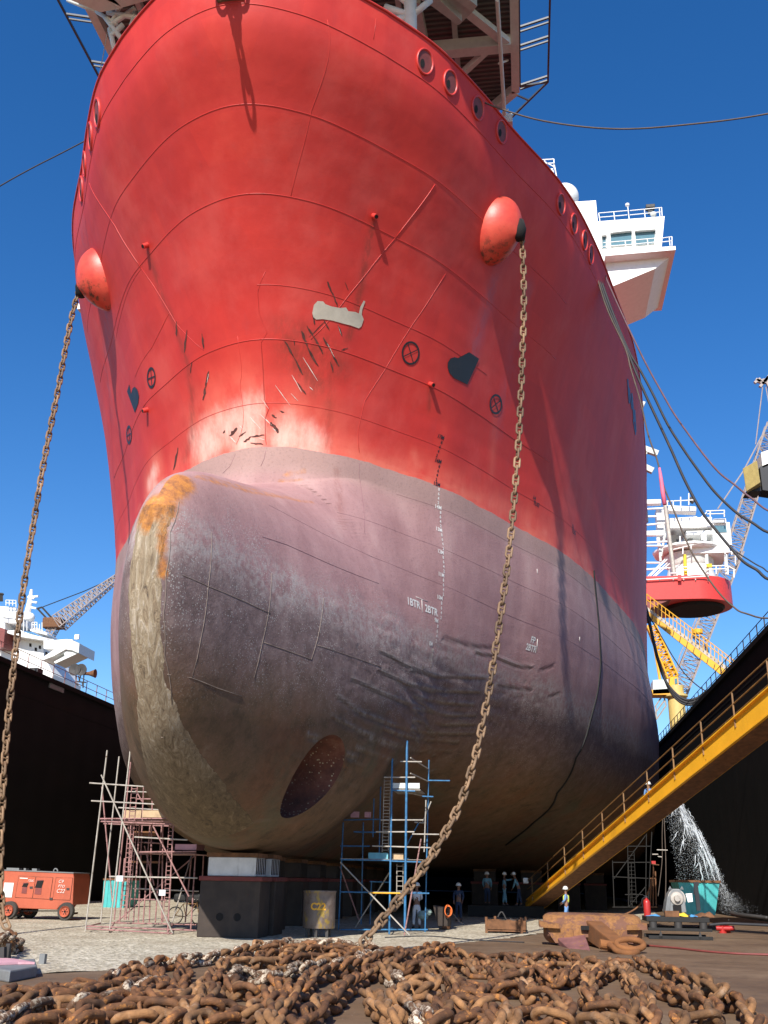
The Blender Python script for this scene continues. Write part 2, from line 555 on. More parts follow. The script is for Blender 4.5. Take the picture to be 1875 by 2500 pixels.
# plates: slightly different repaint patches
pn = g.N.new('ShaderNodeTexBrick'); pn.inputs['Scale'].default_value = 1.0
pn.inputs['Brick Width'].default_value = 3.4; pn.inputs['Row Height'].default_value = 1.35; pn.inputs['Mortar Size'].default_value = .0
pn.inputs['Color1'].default_value = (0, 0, 0, 1); pn.inputs['Color2'].default_value = (1, 1, 1, 1)
cmb = g.N.new('ShaderNodeCombineXYZ'); g.L.new(g.math('ADD', g.math('ABSOLUTE', X_), Y_), cmb.inputs[0]); g.L.new(Z_, cmb.inputs[1]); g.L.new(cmb.outputs[0], pn.inputs[0])
plate = pn.outputs['Color']
red = g.ramp(g.noise(.55, 6, .62, sc3=(1, 1, .35)), [(.25, (.51, .028, .022)), (.55, (.61, .037, .026)), (.8, (.68, .060, .038))])
red = g.mix(g.math('MULTIPLY', plate, .26), red, (.40, .022, .024))
red = g.mix(g.math('MULTIPLY', g.step(g.noise(1.2, 6, .7, sc3=(1.2, 1.2, .12)), .55, .8), .30), red, (.40, .05, .055))
red = g.mix(g.math('MULTIPLY', g.step(g.noise(.28, 7, .66, sc3=(1, 1, .6)), .46, .70), .42), red, (.66, .105, .085))
red = g.mix(g.math('MULTIPLY', g.step(g.noise(2.6, 8, .78, sc3=(1, 1, .35)), .60, .74), .35), red, (.34, .03, .028))
# bleached strip of paint just above the boot-top
bl = g.math('MULTIPLY', g.step(g.math('SUBTRACT', 18.4, zz), 0, .9), g.step(g.noise(.9, 5, .6, sc3=(.5, .5, 1.6)), .42, .62))
red = g.mix(g.math('MULTIPLY', bl, .45), red, (.72, .22, .13))
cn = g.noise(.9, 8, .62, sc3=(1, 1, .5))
ch = g.math('MULTIPLY', g.attr('chalk_glare'), g.step(cn, .15, .75))
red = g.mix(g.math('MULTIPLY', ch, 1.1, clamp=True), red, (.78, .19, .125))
red = g.mix(g.math('MULTIPLY', g.step(g.math('MULTIPLY', g.attr('chalk_glare'), g.math('ADD', .45, g.noise(1.3, 8, .72, sc3=(1, 1, .4)))), .50, 1.12), .9), red, (.84, .56, .46))  # cream adds the painted glare to the worn paint
mau = g.ramp(g.noise(.7, 6, .62, sc3=(1, 1, .5)), [(.25, (.28, .145, .145)), (.55, (.385, .22, .215)), (.8, (.47, .31, .29))])
mau = g.mix(g.math('MULTIPLY', plate, .14), mau, (.29, .16, .175))
# greyer band right under the line
mau = g.mix(g.math('MULTIPLY', g.step(g.math('SUBTRACT', zz, 16.3), 0, .5), .45), mau, (.32, .225, .19))
mau = g.mix(g.math('MULTIPLY', g.attr('chalk_glare'), .8), mau, (.42, .26, .22))
# marine growth below
gz = g.math('ADD', Z_, g.math('MULTIPLY_ADD', g.noise(.35, 6, .65), 2.0, -1.0))
low = g.math('SUBTRACT', 1.0, g.step(gz, 6.0, 8.6))
gro = g.ramp(g.noise(1.4, 9, .72), [(.30, (.060, .040, .023)), (.48, (.135, .083, .045)), (.60, (.165, .095, .056)), (.75, (.24, .18, .12))])
gro = g.mix(g.math('MULTIPLY', g.step(g.noise(.30, 4, .5), .45, .65), .6), gro, g.ramp(g.noise(2.5, 8, .7), [(.35, (.115, .048, .022)), (.7, (.23, .10, .048))]))
gro = g.mix(g.math('MULTIPLY', g.step(g.noise(.33, 5, .6, vec=None, sc3=(1.3, .8, .8)), .52, .66), .6), gro, (.095, .095, .055))
low2 = g.math('MAXIMUM', low, 0.0)
midc = g.ramp(g.noise(2.4, 9, .74), [(.3, (.115, .078, .070)), (.5, (.185, .125, .118)), (.72, (.29, .215, .20))])
mid = g.math('SUBTRACT', 1.0, g.step(gz, 9.3, 10.9))
und = g.mix(mid, mau, midc)
und = g.mix(low2, und, gro)
# barnacle speckle
sp = g.vor(14); spm = g.math('LESS_THAN', sp, g.math('MULTIPLY', g.step(g.noise(.9, 7, .75), .32, .62), .30))
band = g.math('MULTIPLY', g.step(Z_, 5.5, 9.5), g.math('SUBTRACT', 1.0, g.step(gz, 10.4, 13.0)))
spm = g.math('MULTIPLY', spm, g.math('MULTIPLY_ADD', band, 1.0, .04))
und = g.mix(g.math('MULTIPLY', spm, .75), und, (.46, .44, .41))
haze = g.math('MULTIPLY', g.math('MULTIPLY', g.step(gz, 9.2, 10.2), g.math('SUBTRACT', 1.0, g.step(gz, 10.4, 11.6))), g.step(g.noise(3.5, 8, .75), .38, .62))
und = g.mix(g.math('MULTIPLY', haze, .58), und, (.44, .41, .38))
# scaly fine mottling
und = g.mix(g.math('MULTIPLY', g.step(g.noise(9, 6, .75), .5, .72), .30), und, (.05, .04, .03))
# forged nose plate, olive and tan with scars
ax = g.math('ABSOLUTE', X_)
wid = g.math('MULTIPLY_ADD', g.math('SUBTRACT', 1.0, g.step(Z_, 2.8, 6.8)), .95, .43)
wn_ = g.math('MULTIPLY_ADD', g.noise(1.5, 5, .65), .34, -.17)
pl = g.math('MULTIPLY', g.math('LESS_THAN', g.math('ADD', ax, wn_), wid), g.math('MULTIPLY', g.math('LESS_THAN', Y_, 5.2), g.math('LESS_THAN', g.math('ADD', Z_, wn_), 11.2)))
scar = g.noise(2.6, 9, .75, sc3=(2.2, 1.0, .45), dist=1.2)
plc = g.ramp(scar, [(.33, (.10, .08, .06)), (.42, (.29, .21, .13)), (.54, (.42, .33, .22)), (.68, (.66, .57, .47))])
plc = g.mix(g.math('SUBTRACT', 1.0, g.step(Z_, 3.5, 6.5)), plc, g.ramp(scar, [(.35, (.08, .055, .03)), (.6, (.20, .14, .075)), (.75, (.36, .29, .19))]))
und = g.mix(pl, und, plc)
under = g.math('LESS_THAN', zz, 17.55)
c = g.mix(under, red, und)
# dents: rubbed pale ridges and dark hollows
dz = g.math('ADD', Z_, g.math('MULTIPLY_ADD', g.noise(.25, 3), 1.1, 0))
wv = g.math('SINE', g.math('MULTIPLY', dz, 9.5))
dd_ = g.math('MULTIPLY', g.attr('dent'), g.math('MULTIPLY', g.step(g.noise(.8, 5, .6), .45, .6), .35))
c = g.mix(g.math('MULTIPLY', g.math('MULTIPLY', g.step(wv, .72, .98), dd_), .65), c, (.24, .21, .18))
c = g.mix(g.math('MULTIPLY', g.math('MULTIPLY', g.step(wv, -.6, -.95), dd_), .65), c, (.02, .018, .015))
c = g.mix(g.math('MULTIPLY', g.attr('wash'), g.math('MULTIPLY', g.step(g.noise(1.6, 6, .7, sc3=(1, 1, .3)), .35, .6), .75)), c, (.25, .12, .17))
c = g.mix(g.math('MULTIPLY', g.attr('streak'), g.math('MULTIPLY', g.step(g.noise(3, 6, .7, sc3=(1.5, 1.5, .15)), .3, .6), .8)), c, (.16, .035, .02))
c = g.mix(g.math('MULTIPLY', g.step(g.math('MULTIPLY', g.attr('rust'), g.math('ADD', .25, g.noise(1.9, 8, .78))), .34, .60), .9), c,
          g.ramp(g.noise(3.2, 7, .7), [(.3, (.10, .05, .022)), (.45, (.36, .13, .03)), (.62, (.58, .22, .03)), (.75, (.42, .30, .19))]))
c = g.mix(g.math('MULTIPLY', g.attr('dark_speck'), g.step(g.noise(3.5, 8, .75), .40, .55)), c, g.ramp(g.vor(9), [(.15, (.35, .28, .16)), (.35, (.025, .02, .015))]))
rn = g.step(g.noise(2.3, 7, .7), .34, .60)
rg_ = g.math('MULTIPLY', g.attr('ridge'), rn); sc0 = g.math('MULTIPLY', g.attr('score'), g.math('MULTIPLY_ADD', rn, .5, .5))
c = g.mix(g.math('MULTIPLY', sc0, .6), c, (.022, .020, .020))
c = g.mix(g.math('MULTIPLY', rg_, .75), c, g.ramp(g.noise(9, 5), [(.35, (.16, .135, .115)), (.65, (.36, .33, .30))]))
g.bump(g.math('SUBTRACT', g.attr('ridge'), g.attr('score')), .6, .05)
g.col(c)
g.rough(g.mix(under, (.60, .60, .60), (.78, .78, .78)))
g.b.inputs['Specular IOR Level'].default_value = .38
hb_ = g.noise(.45, 3, .5)
g.bump(hb_, .35, .12)
fr = g.math('SINE', g.math('MULTIPLY', g.math('ADD', g.math('ABSOLUTE', X_), Y_), 6.6))
hr = g.math('SINE', g.math('MULTIPLY', Z_, 7.4))
g.bump(g.math('MULTIPLY', hr, g.noise(.4, 3)), .10, .03)
g.bump(g.noise(1.7, 5, .6), .25, .03)
g.bump(g.math('MULTIPLY', g.noise(14, 7, .7), g.math('MULTIPLY_ADD', under, .9, .1)), .55, .03)
g.bump(g.math('MULTIPLY', wv, dd_), .8, .07)
g.bump(g.math('MULTIPLY', scar, pl), .9, .14)
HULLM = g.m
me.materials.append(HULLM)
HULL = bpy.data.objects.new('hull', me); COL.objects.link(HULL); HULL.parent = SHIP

M0_BRONZE = paint('dull_bronze', (.16, .11, .06), rough=.6, var=.3)
# thruster tunnel cut right through the bulb
TUNM = g2 = None
g = G('tunnel_paint')
c = g.ramp(g.noise(1.3, 7, .7), [(.3, (.05, .022, .018)), (.55, (.14, .048, .032)), (.75, (.20, .10, .07))])
c = g.mix(g.math('MULTIPLY', g.math('LESS_THAN', g.vor(8), .22), g.step(g.noise(.8, 4), .45, .6)), c, (.40, .33, .22))
g.col(c); g.rough(.85); g.bump(g.noise(6, 6, .7), .6, .05)
TUNM = g.m
mbt = MB()
n = 64
Vt = []
for xx in (XC - 9, XC + 9):
    for k in range(n):
        a = 2 * pi * k / n
        Vt.append((xx, TC[0] + 1.38 * cos(a), TC[1] + 1.30 * sin(a)))
mbt.add(Vt, [tuple(range(n)), tuple(range(2 * n - 1, n - 1, -1))] + [(k, (k + 1) % n, (k + 1) % n + n, k + n) for k in range(n)])
cut = mbt.build('cutter', TUNM)
md = HULL.modifiers.new('b', 'BOOLEAN'); md.operation = 'DIFFERENCE'; md.object = cut; md.solver = 'FAST'
md.material_mode = 'TRANSFER' if hasattr(md, 'material_mode') else md.material_mode
dg = bpy.context.evaluated_depsgraph_get(); dg.update()
mn = bpy.data.meshes.new_from_object(HULL.evaluated_get(dg), preserve_all_data_layers=True, depsgraph=dg)
print('HULL', len(HULL.data.vertices), len(mn.vertices), [m.name for m in mn.materials], [a.name for a in mn.attributes])
if len(mn.vertices) > 50000 and len(mn.vertices) != len(HULL.data.vertices):
    HULL.modifiers.clear(); HULL.data = mn; mn.name = 'hull'
    if len(mn.materials) < 2: mn.materials.append(TUNM)
    for p in mn.polygons:
        c_ = p.center; r_ = math.hypot((c_.y + 26 - TC[0]) / 1.38, (c_.z - TC[1]) / 1.30)
        if abs(r_ - 1) < .03 and abs(p.normal.x) < .35 and abs(c_.x) < 8 : p.material_index = 1
        p.use_smooth = True
    mn.set_sharp_from_angle(angle=radians(40))
else:
    HULL.modifiers.clear()
bpy.data.objects.remove(cut)
mb = MB(); mb.lathe((XC, TC[0], TC[1]), [(.02, -.9), (.45, -.9), (.45, .9), (.02, .9)], 20, ax='X')
for k in range(4):
    a = k * pi / 2 + .4
    mb.bar((XC, TC[0], TC[1]), (XC + .1, TC[0] + 1.25 * cos(a), TC[1] + 1.2 * sin(a)), .5, .08, up=(1, 0, .5))
mb.build('tunnel_propeller', M0_BRONZE, SHIP)
# ------------------------------------------------------------------ materials for the place
def mk(name, c, **k): return paint(name, c, **k)
M = {}
M['white'] = mk('white_paint', (.80, .80, .77), dirtamt=.08, rough=.45, var=.06, rust=.0, bump=.03)
M['offwhite'] = mk('aged_white_paint', (.66, .68, .64), dirtamt=.12, rough=.5, var=.10, rust=.04, bump=.05)
M['greywhite'] = mk('grey_white_paint', (.50, .53, .50), dirtamt=.15, rough=.5, var=.12, rust=.04)
M['blacksteel'] = mk('black_steel', (.012, .011, .010), rough=.75, var=.4, rust=.12, rustcol=(.03, .014, .008), dirt=(.01, .008, .006))
M['darkmetal'] = mk('dark_metal', (.035, .032, .03), rough=.6, var=.3, rust=.35, rustcol=(.07, .03, .015))
M['red'] = mk('red_ship_paint', (.60, .045, .036), rough=.42, var=.12, bump=.05)
M['redpod'] = mk('red_pod_paint', (.62, .055, .036), rough=.40, var=.15, rust=.0, scale=.8, bump=.05)
M['yellow'] = mk('yellow_paint', (.80, .40, .02), rough=.5, var=.12, rust=.10, scale=.7, bump=.05, rustcol=(.10, .04, .012), dirt=(.20, .09, .02))
M['yelrail'] = mk('yellow_rail_paint', (.20, .10, .03), rough=.55, var=.3, rust=.3)
M['rusty'] = mk('rusty_steel', (.17, .075, .032), rough=.9, var=.5, rust=.35, scale=4, bump=.6, rustcol=(.30, .12, .035))
M['chain'] = mk('rust_chain', rnd=True, c=(.15, .062, .022), rough=.78, var=.6, rust=.5, scale=5, bump=.8, rustcol=(.42, .17, .04), dirt=(.30, .18, .10))
M['chainpale'] = mk('rust_chain_pale', rnd=True, c=(.26, .125, .048), rough=.85, var=.55, rust=.35, scale=6, bump=.9, rustcol=(.35, .17, .06), dirt=(.52, .42, .32))
M['chainwhite'] = mk('salt_crusted_chain', rnd=True, c=(.56, .46, .34), rough=.9, var=.4, rust=.8, scale=7, bump=1.0, rustcol=(.16, .08, .04), dirt=(.55, .48, .40))
M['chainhang'] = mk('hanging_chain', rnd=True, c=(.19, .115, .062), rough=.7, var=.45, rust=.3, scale=2, bump=.4, rustcol=(.17, .07, .03), dirt=(.14, .10, .07))
M['rope'] = mk('rope', (.10, .075, .06), rough=.8, var=.3)
M['darkrope'] = mk('dark_rope', (.022, .022, .026), rough=.7, var=.3)
M['purplerope'] = mk('purple_rope', (.13, .07, .085), rough=.8, var=.3)
M['pinkcloth'] = mk('pink_rope_cover', (.80, .16, .26), rough=.7, var=.1)
M['pinksteel'] = mk('pink_primer_tube', (.33, .17, .16), rough=.6, var=.35, rust=.5, scale=6, rustcol=(.10, .045, .03))
M['galv'] = mk('galvanised_tube', (.42, .38, .33), rough=.5, var=.3, rust=.35, metal=.2, rustcol=(.12, .07, .04))
M['bluetube'] = mk('blue_tube', (.03, .16, .34), rough=.5, var=.4, rust=.25, scale=8)
M['turq'] = mk('turquoise_paint', (.07, .42, .42), rough=.5, var=.2, rust=.22, scale=2.5)
M['orange'] = mk('orange_machine_paint', (.44, .10, .05), rough=.45, var=.15, rust=.15, scale=1.5)
M['rubber'] = mk('tyre_rubber', (.045, .042, .038), rough=.85, var=.2)
M['wood'] = mk('scaffold_board', (.48, .34, .20), rough=.8, var=.3, scale=4)
M['pinkboard'] = mk('pink_board', (.60, .32, .36), rough=.8, var=.2, scale=4)
M['blueboard'] = mk('blue_board', (.16, .42, .50), rough=.7, var=.2, scale=4)
M['concrete'] = mk('white_concrete', (.62, .61, .60), rough=.85, var=.12, scale=3)
M['block'] = mk('keel_block_steel', (.042, .029, .022), rough=.8, var=.35, rust=.25, scale=2, rustcol=(.09, .035, .022))
M['blockred'] = mk('block_red_edge', (.17, .035, .03), rough=.8, var=.4, rust=.3, scale=3)
M['anchor'] = mk('anchor_crust', (.165, .072, .042), rough=.85, var=.35, rust=.75, scale=1.6, bump=.8, rustcol=(.30, .135, .045), dirt=(.19, .085, .06))
M['fluke'] = mk('mauve_crust', (.21, .085, .080), rough=.85, var=.35, rust=.45, scale=2.2, bump=.8, rustcol=(.30, .14, .05), dirt=(.24, .13, .12))
M['anchoror'] = mk('orange_rust', (.22, .085, .025), rough=.9, var=.3, rust=.35, scale=2.5, bump=.8, rustcol=(.24, .09, .03))
M['glass'] = mk('window_glass', (.10, .20, .24), rough=.08, var=.1, bump=0)
M['hole'] = mk('dark_opening', (.006, .005, .005), rough=.9, var=.1, bump=0)
M['grey'] = mk('machine_grey', (.19, .195, .195), rough=.5, var=.15, rust=.1)
M['blackmark'] = mk('black_marking_paint', (.012, .013, .017), rough=.5, var=.1, bump=0)
M['whitemark'] = mk('white_marking_paint', (.72, .70, .66), rough=.55, var=.12, bump=0, scale=2)
M['creammark'] = mk('cream_touchup_paint', (.50, .45, .36), rough=.6, var=.2, bump=.02, scale=1.5)
M['scrape'] = mk('brown_scrape', (.10, .028, .02), rough=.8, var=.6, bump=.3, scale=4, rust=.3)
M['palescrape'] = mk('pale_scrape', (.75, .60, .52), rough=.6, var=.2, bump=.1, scale=4)
M['skin'] = mk('skin', (.22, .11, .07), rough=.6, var=.1, bump=0)
M['blueshirt'] = mk('blue_work_cloth', (.14, .27, .52), rough=.85, var=.2, scale=8)
M['cyancloth'] = mk('pale_blue_work_cloth', (.14, .32, .42), rough=.85, var=.2, scale=8)
M['whitecloth'] = mk('white_work_cloth', (.66, .66, .68), rough=.85, var=.12, scale=8)
M['navy'] = mk('navy_cloth', (.02, .04, .09), rough=.85, var=.2)
M['vest'] = mk('yellow_vest', (.62, .72, .10), rough=.8, var=.1)
M['helmet'] = mk('white_helmet', (.75, .75, .70), rough=.3, var=.05, bump=0)
M['redtin'] = mk('fire_red', (.42, .025, .022), rough=.35, var=.1, bump=0)
M['cloth_y'] = mk('yellow_glove', (.75, .52, .04), rough=.8, var=.2)
M['bluetarp'] = mk('blue_tarp', (.07, .28, .55), rough=.7, var=.2)
M['hoseor'] = mk('orange_hose', (.75, .16, .03), rough=.5, var=.1)
M['crane'] = mk('crane_lattice_paint', (.36, .30, .27), rough=.6, var=.2)
M['redlead'] = mk('red_lead_paint', (.20, .045, .038), rough=.6, var=.25, rust=.2)
M['helinet'] = mk('net_frame', (.06, .07, .08), rough=.5, var=.2)

# ------------------------------------------------------------------ ground and dock walls
g = G('dock_floor_ground')
n1 = g.noise(.35, 8, .65); n2 = g.noise(3.0, 8, .7)
c = g.ramp(n1, [(.25, (.090, .053, .029)), (.5, (.150, .092, .050)), (.75, (.205, .135, .078))])
c = g.mix(g.math('MULTIPLY', g.step(n2, .45, .72), .5), c, (.055, .036, .024))
c = g.mix(g.math('MULTIPLY', g.step(g.noise(1.1, 6, .7, sc3=(.3, 1.4, 1)), .56, .7), .35), c, (.22, .155, .105))
X_, Y_, Z_ = g.sep()
c = g.mix(g.math('LESS_THAN', g.vor(5.0), .055), c, (.40, .33, .26))
g.col(c); g.rough(g.ramp(n1, [(.3, .55), (.7, .9)]))
g.bump(g.noise(.9, 7, .7), .5, .05); g.bump(g.noise(22, 5, .7), .35, .012)
DOCKF = g.m
g = G('gravel_ground')
n1 = g.noise(.4, 6, .6); vr = g.vor(11, out='Color')
bwn = g.N.new('ShaderNodeRGBToBW'); g.L.new(vr, bwn.inputs[0])
c = g.ramp(bwn.outputs[0], [(.15, (.25, .215, .15)), (.5, (.47, .41, .30)), (.85, (.68, .61, .48))])
c = g.mix(g.math('MULTIPLY', g.step(n1, .42, .68), .55), c, (.29, .23, .155))
c = g.mix(g.math('MULTIPLY', g.step(g.noise(2.5, 7, .7), .5, .75), .4), c, (.20, .16, .12))
g.col(c); g.rough(.95)
g.bump(g.vor(11), .8, .05); g.bump(g.noise(3, 6, .7), .5, .06)
GRAV = g.m
mb = MB()
mb.add([(-900, -300, 0), (900, -300, 0), (900, 1500, 0), (-900, 1500, 0)], [(0, 1, 2, 3)])
mb.build('dock_floor', DOCKF, kind='structure')
# pale gravel field under and beside the bow, ragged edge, slightly raised
edge_px = [(-500, 2440), (-150, 2400), (0, 2384), (140, 2374), (300, 2368), (420, 2352), (560, 2338), (700, 2330), (935, 2319), (1050, 2312), (1150, 2300), (1250, 2289), (1330, 2277), (1420, 2266), (1520, 2252), (1600, 2240), (1600, 2225)]
ed = []
for i in range(len(edge_px) - 1):
    a = onZ(*edge_px[i]); b = onZ(*edge_px[i + 1])
    k = max(2, int(np.linalg.norm(b - a) / .35))
    for j in range(k):
        t = j / k; p = a + (b - a) * t
        d = RND.uniform(-.16, .22)
        ed.append((p[0] + RND.uniform(-.1, .1), p[1] + d))
top_ = [(12.6, 190), (-32, 190)]
ed = [(x, y) for x, y in ed if y < 190 and x < 12.7]
ring = [(-32.3, 12)] + [(max(x, -32.2 - .001 * i), y) for i, (x, y) in enumerate(ed)] + top_
bm = bmesh.new()
vv = [bm.verts.new((x, y, .004)) for x, y in ring]
bm.faces.new(vv); bmesh.ops.triangulate(bm, faces=bm.faces)
me_ = bpy.data.meshes.new('gravel'); bm.to_mesh(me_); bm.free(); me_.materials.append(GRAV)
gr_o = bpy.data.objects.new('gravel', me_); COL.objects.link(gr_o); gr_o['kind'] = 'structure'
for p in me_.polygons:
    if p.normal.z < 0: p.flip()

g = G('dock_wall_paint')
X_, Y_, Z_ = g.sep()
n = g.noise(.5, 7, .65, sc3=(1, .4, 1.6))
c = g.ramp(n, [(.3, (.0015, .0015, .0015)), (.55, (.0035, .003, .0027)), (.8, (.008, .005, .004))])  # near-black paint colour also holds the walls' shade
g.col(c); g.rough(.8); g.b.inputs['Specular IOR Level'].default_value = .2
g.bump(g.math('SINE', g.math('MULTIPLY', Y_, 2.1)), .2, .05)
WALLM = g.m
HW = 14.6
def dockwall(xin, xout, label, railside, y0, y1):
    root = empty('dock_wall', ((xin + xout) / 2, 60, 0), label, 'dock wall', 'side walls of the floating dock')
    s = 1 if xout > xin else -1
    mb = MB(); mb.hexa([(xin, y0, 0), (xout, y0, 0), (xout, y1, 0), (xin, y1, 0), (xin, y0, HW), (xout, y0, HW), (xout, y1, HW), (xin, y1, HW)])
    mb.build('wall_side', WALLM, root)
    mb = MB()
    mb.box(((xin) + s * -.12, (y0 + y1) / 2, HW - .12), (.24, y1 - y0 - .1, .3))
    for z in (12.9,):
        mb.box((xin - s * .01, (y0 + y1) / 2, z), (.03, y1 - y0 - .3, .12))
    yy = y0 + 1
    mb.build('fender_strip', WALLM, root)
    mb = MB(); yy = y0 + .5; k = 0
    xr = xin + s * .25
    while yy < y1:
        h = 1.12
        mb.cyl((xr, yy, HW), (xr, yy, HW + h), .035, 6)
        yy += 1.9 if yy > 30 else 2.4
    for h in (.6, 1.12):
        mb.tube([(xr, y0 + .5, HW + h), (xr, y1 - .5, HW + h)], .026, 6)
    mb.build('railing', M['pinksteel'] if s < 0 else M['darkmetal'], root)
    return root
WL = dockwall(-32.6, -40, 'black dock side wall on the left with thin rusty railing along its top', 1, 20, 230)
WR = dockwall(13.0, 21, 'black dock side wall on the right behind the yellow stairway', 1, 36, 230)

mb = MB(); mb.hexa([(-40, 231, 0), (21, 231, 0), (21, 234, 0), (-40, 234, 0), (-40, 231, HW), (21, 231, HW), (21, 234, HW), (-40, 234, HW)])
mb.build('dock_gate', WALLM, label='black gate closing the far end of the dock behind the ship', cat='dock gate', loc=(-9.6, 232, 0))
# ------------------------------------------------------------------ keel blocks
def keel_block(y, x, lab, w_=2.02, capm='concrete', top=ZK - .02, name='keel_block', grp='keel blocks carrying the ship along its centreline', dep=1.35):
    r = empty(name, (x, y, 0), lab, 'keel block', grp)
    h1 = 1.72
    mb = MB(); mb.box((x, y, h1 / 2), (w_, dep, h1)); b = mb.build('steel_base', M['block'], r, bevel=.03)
    mb = MB(); mb.box((x, y, h1 + .06), (w_ + .1, dep + .08, .14)); mb.build('red_cap', M['blockred'], r, bevel=.02)
    if w_ > 1.9:
        mb = MB()
        for dx in (-.28, .30):
            mb.cyl((x + dx, y - dep / 2 - .004, .62), (x + dx, y - dep / 2 + .02, .62), .125, 18)
        mb.build('lifting_hole', M['hole'], r)
    mb = MB(); mb.box((x, y, (h1 + .14 + top - .14) / 2), (w_ * .80, dep * .9, top - .14 - h1 - .14)); mb.build('concrete_cap', M[capm], r, bevel=.02)
    mb = MB()
    k = 6
    for i in range(k):
        yy = y - dep * .42 + dep * .84 * i / (k - 1)
        mb.box((x, yy, h1 + .45), (w_ * .80 + .06, .035, .5))
    mb.build('packing_strip', M['block'], r)
    mb = MB(); mb.box((x, y, top - .07), (w_ * .86, dep * .95, .13)); mb.build('soft_cap', M['rusty'], r)
    return r
b0 = onZ(553, 2290)
names_ = ['foremost keel block with pale concrete cap, right under the bulb of the bow', 'second keel block, just behind the foremost one with two round holes']
yb = b0[1] + .7
for i in range(14):
    lab = names_[i] if i < 2 else 'keel block deep in the shadow under the hull, in the row behind the front two'
    keel_block(yb, XC + (.0, .12, -.25)[min(i, 2)], lab, w_=(2.02, 1.92, 1.3)[min(i, 2)], capm='concrete' if i < 2 else 'block')  # rear concrete caps take the dark block colour to carry the hull's shade
    yb += 1.75 if i < 1 else (3.4 if i < 2 else 4.2)
for (px_, py_) in ((1300, 2228), (1390, 2224), (1455, 2222), (1185, 2230)):
    p = onZ(px_, py_)
    keel_block(p[1], p[0], 'bilge block standing in the dark under the starboard side of the ship', w_=1.6, capm='block', name='bilge_block', grp='side blocks in the dark under the ship')  # dark caps here too, shade under the ship put into the colour
# ------------------------------------------------------------------ details on the hull
def hull_poly_line(P, step=.35):
    """(Y,z,side) list -> dense points on hull"""
    out = []
    for i in range(len(P) - 1):
        (a, b, s), (c, d, s2) = P[i], P[i + 1]
        k = max(1, int(math.hypot(c - a, d - b) / step))
        for j in range(k):
            t = j / k; out.append((a + (c - a) * t, b + (d - b) * t, s))
    out.append(P[-1]); return out
def seam(P, r=.022, name='weld_seam', mat=None, off=0.004):
    mb = MB(); mb.tube([hullP(y, z, s, off) for y, z, s in hull_poly_line(P)], r * (.55 if r < .05 else 1), 5)
    return mb.build(name, mat or HULLSEAM, SHIP, smooth=True)
def seam_px(L, **k):
    Q = [hitc(x, y) for x, y in L]; Q = [q for q in Q if q]
    if len(Q) > 1: return seam(Q, **k)
HULLSEAM = M['red']
SEAML = mk('mauve_seam_paint', (.26, .13, .15), rough=.7, var=.3)
SEAMB = mk('brown_seam', (.25, .195, .16), rough=.8, var=.4)
def stem_y(z):
    yy = np.arange(23.5, 50, .01); i = int(np.argmax(half(yy, z) > 0)); a, b = yy[i - 1], yy[i]
    for _ in range(16):
        m = (a + b) / 2
        if half(m, z) > 0: b = m
        else: a = m
    return float(b)
def waterline(z, ymax, sides=(1, -1), ystart=0.0, **k):
    for s in sides:
        y0 = stem_y(z) + ystart
        n = 80
        P = [(y0 + (ymax - y0) * (i / n)**2.6, z, s) for i in range(n + 1)]
        mb = MB(); mb.tube([hullP(a, b, c, .002) for a, b, c in P], k.get('r', .02) * .55, 5)
        mb.build('weld_seam', k.get('mat', HULLSEAM), SHIP, smooth=True)
waterline(31.3, 60, r=.035); waterline(28.5, 43, r=.024); waterline(26.0, 44, r=.024); waterline(21.4, 46, r=.026)
waterline(23.2, 40, sides=(1,), r=.02); waterline(19.2, 60, r=.016)
for z_, y_ in ((16.6, 75), (14.8, 75), (13.2, 70)):
    waterline(z_, y_, sides=(1,), r=.010, mat=SEAML, ystart=3.0)
# frame seams (vertical butts) and diagonal plate edges
seam_px([(648, 662), (652, 812), (657, 997), (650, 1086)], r=.016)
seam_px([(649, 1100), (645, 1120), (637, 1138)], r=.014, mat=SEAML)
seam_px([(799, 48), (760, 270), (710, 478)], r=.014)
seam_px([(918, 45), (912, 96)], r=.016)
seam_px([(1062, 450), (966, 580)], r=.03); seam_px([(966, 580), (850, 722), (759, 828)], r=.018)
seam_px([(1088, 668), (1012, 785), (938, 905), (890, 980), (875, 1050), (877, 1105)], r=.014)
seam_px([(878, 1130), (880, 1180), (890, 1300)], r=.012, mat=SEAML)
seam_px([(218, 447), (280, 550), (345, 655)], r=.028); seam_px([(345, 655), (430, 790), (498, 855)], r=.016)
seam_px([(345, 655), (300, 750), (282, 830)], r=.014); seam_px([(412, 765), (370, 850), (330, 920)], r=.014)
seam_px([(580, 820), (586, 940), (577, 1085)], r=.014)
seam_px([(575, 1108), (562, 1138), (545, 1155)], r=.013, mat=SEAML)
c6_ = lambda L: [(935 + x * .5666, 1200 + y * .5668) for x, y in L]
# lower hull seams
seam_px([(410, 1392), (510, 1432), (600, 1470), (660, 1498)], mat=SEAMB, r=.018)
seam_px([(408, 1646), (468, 1655), (530, 1680), (590, 1700)], mat=SEAMB, r=.02)
seam_px([(516, 1300), (508, 1432), (490, 1560), (468, 1655)], mat=SEAMB, r=.016)
seam_px([(663, 1400), (655, 1500), (640, 1570), (620, 1655)], mat=SEAMB, r=.016)
seam_px([(643, 1568), (700, 1588), (760, 1610), (775, 1560), (790, 1460)], mat=SEAMB, r=.018)
seam_px([(775, 1575), (850, 1600), (930, 1628)], mat=SEAMB, r=.016)
seam_px([(640, 1310), (700, 1330), (800, 1375), (925, 1425)], mat=SEAML, r=.014)
seam_px([(437, 1225), (415, 1300), (405, 1400), (399, 1500), (402, 1600), (420, 1720)], mat=SEAMB, r=.02)
seam_px([(320, 1485), (398, 1482)], mat=SEAMB, r=.015)
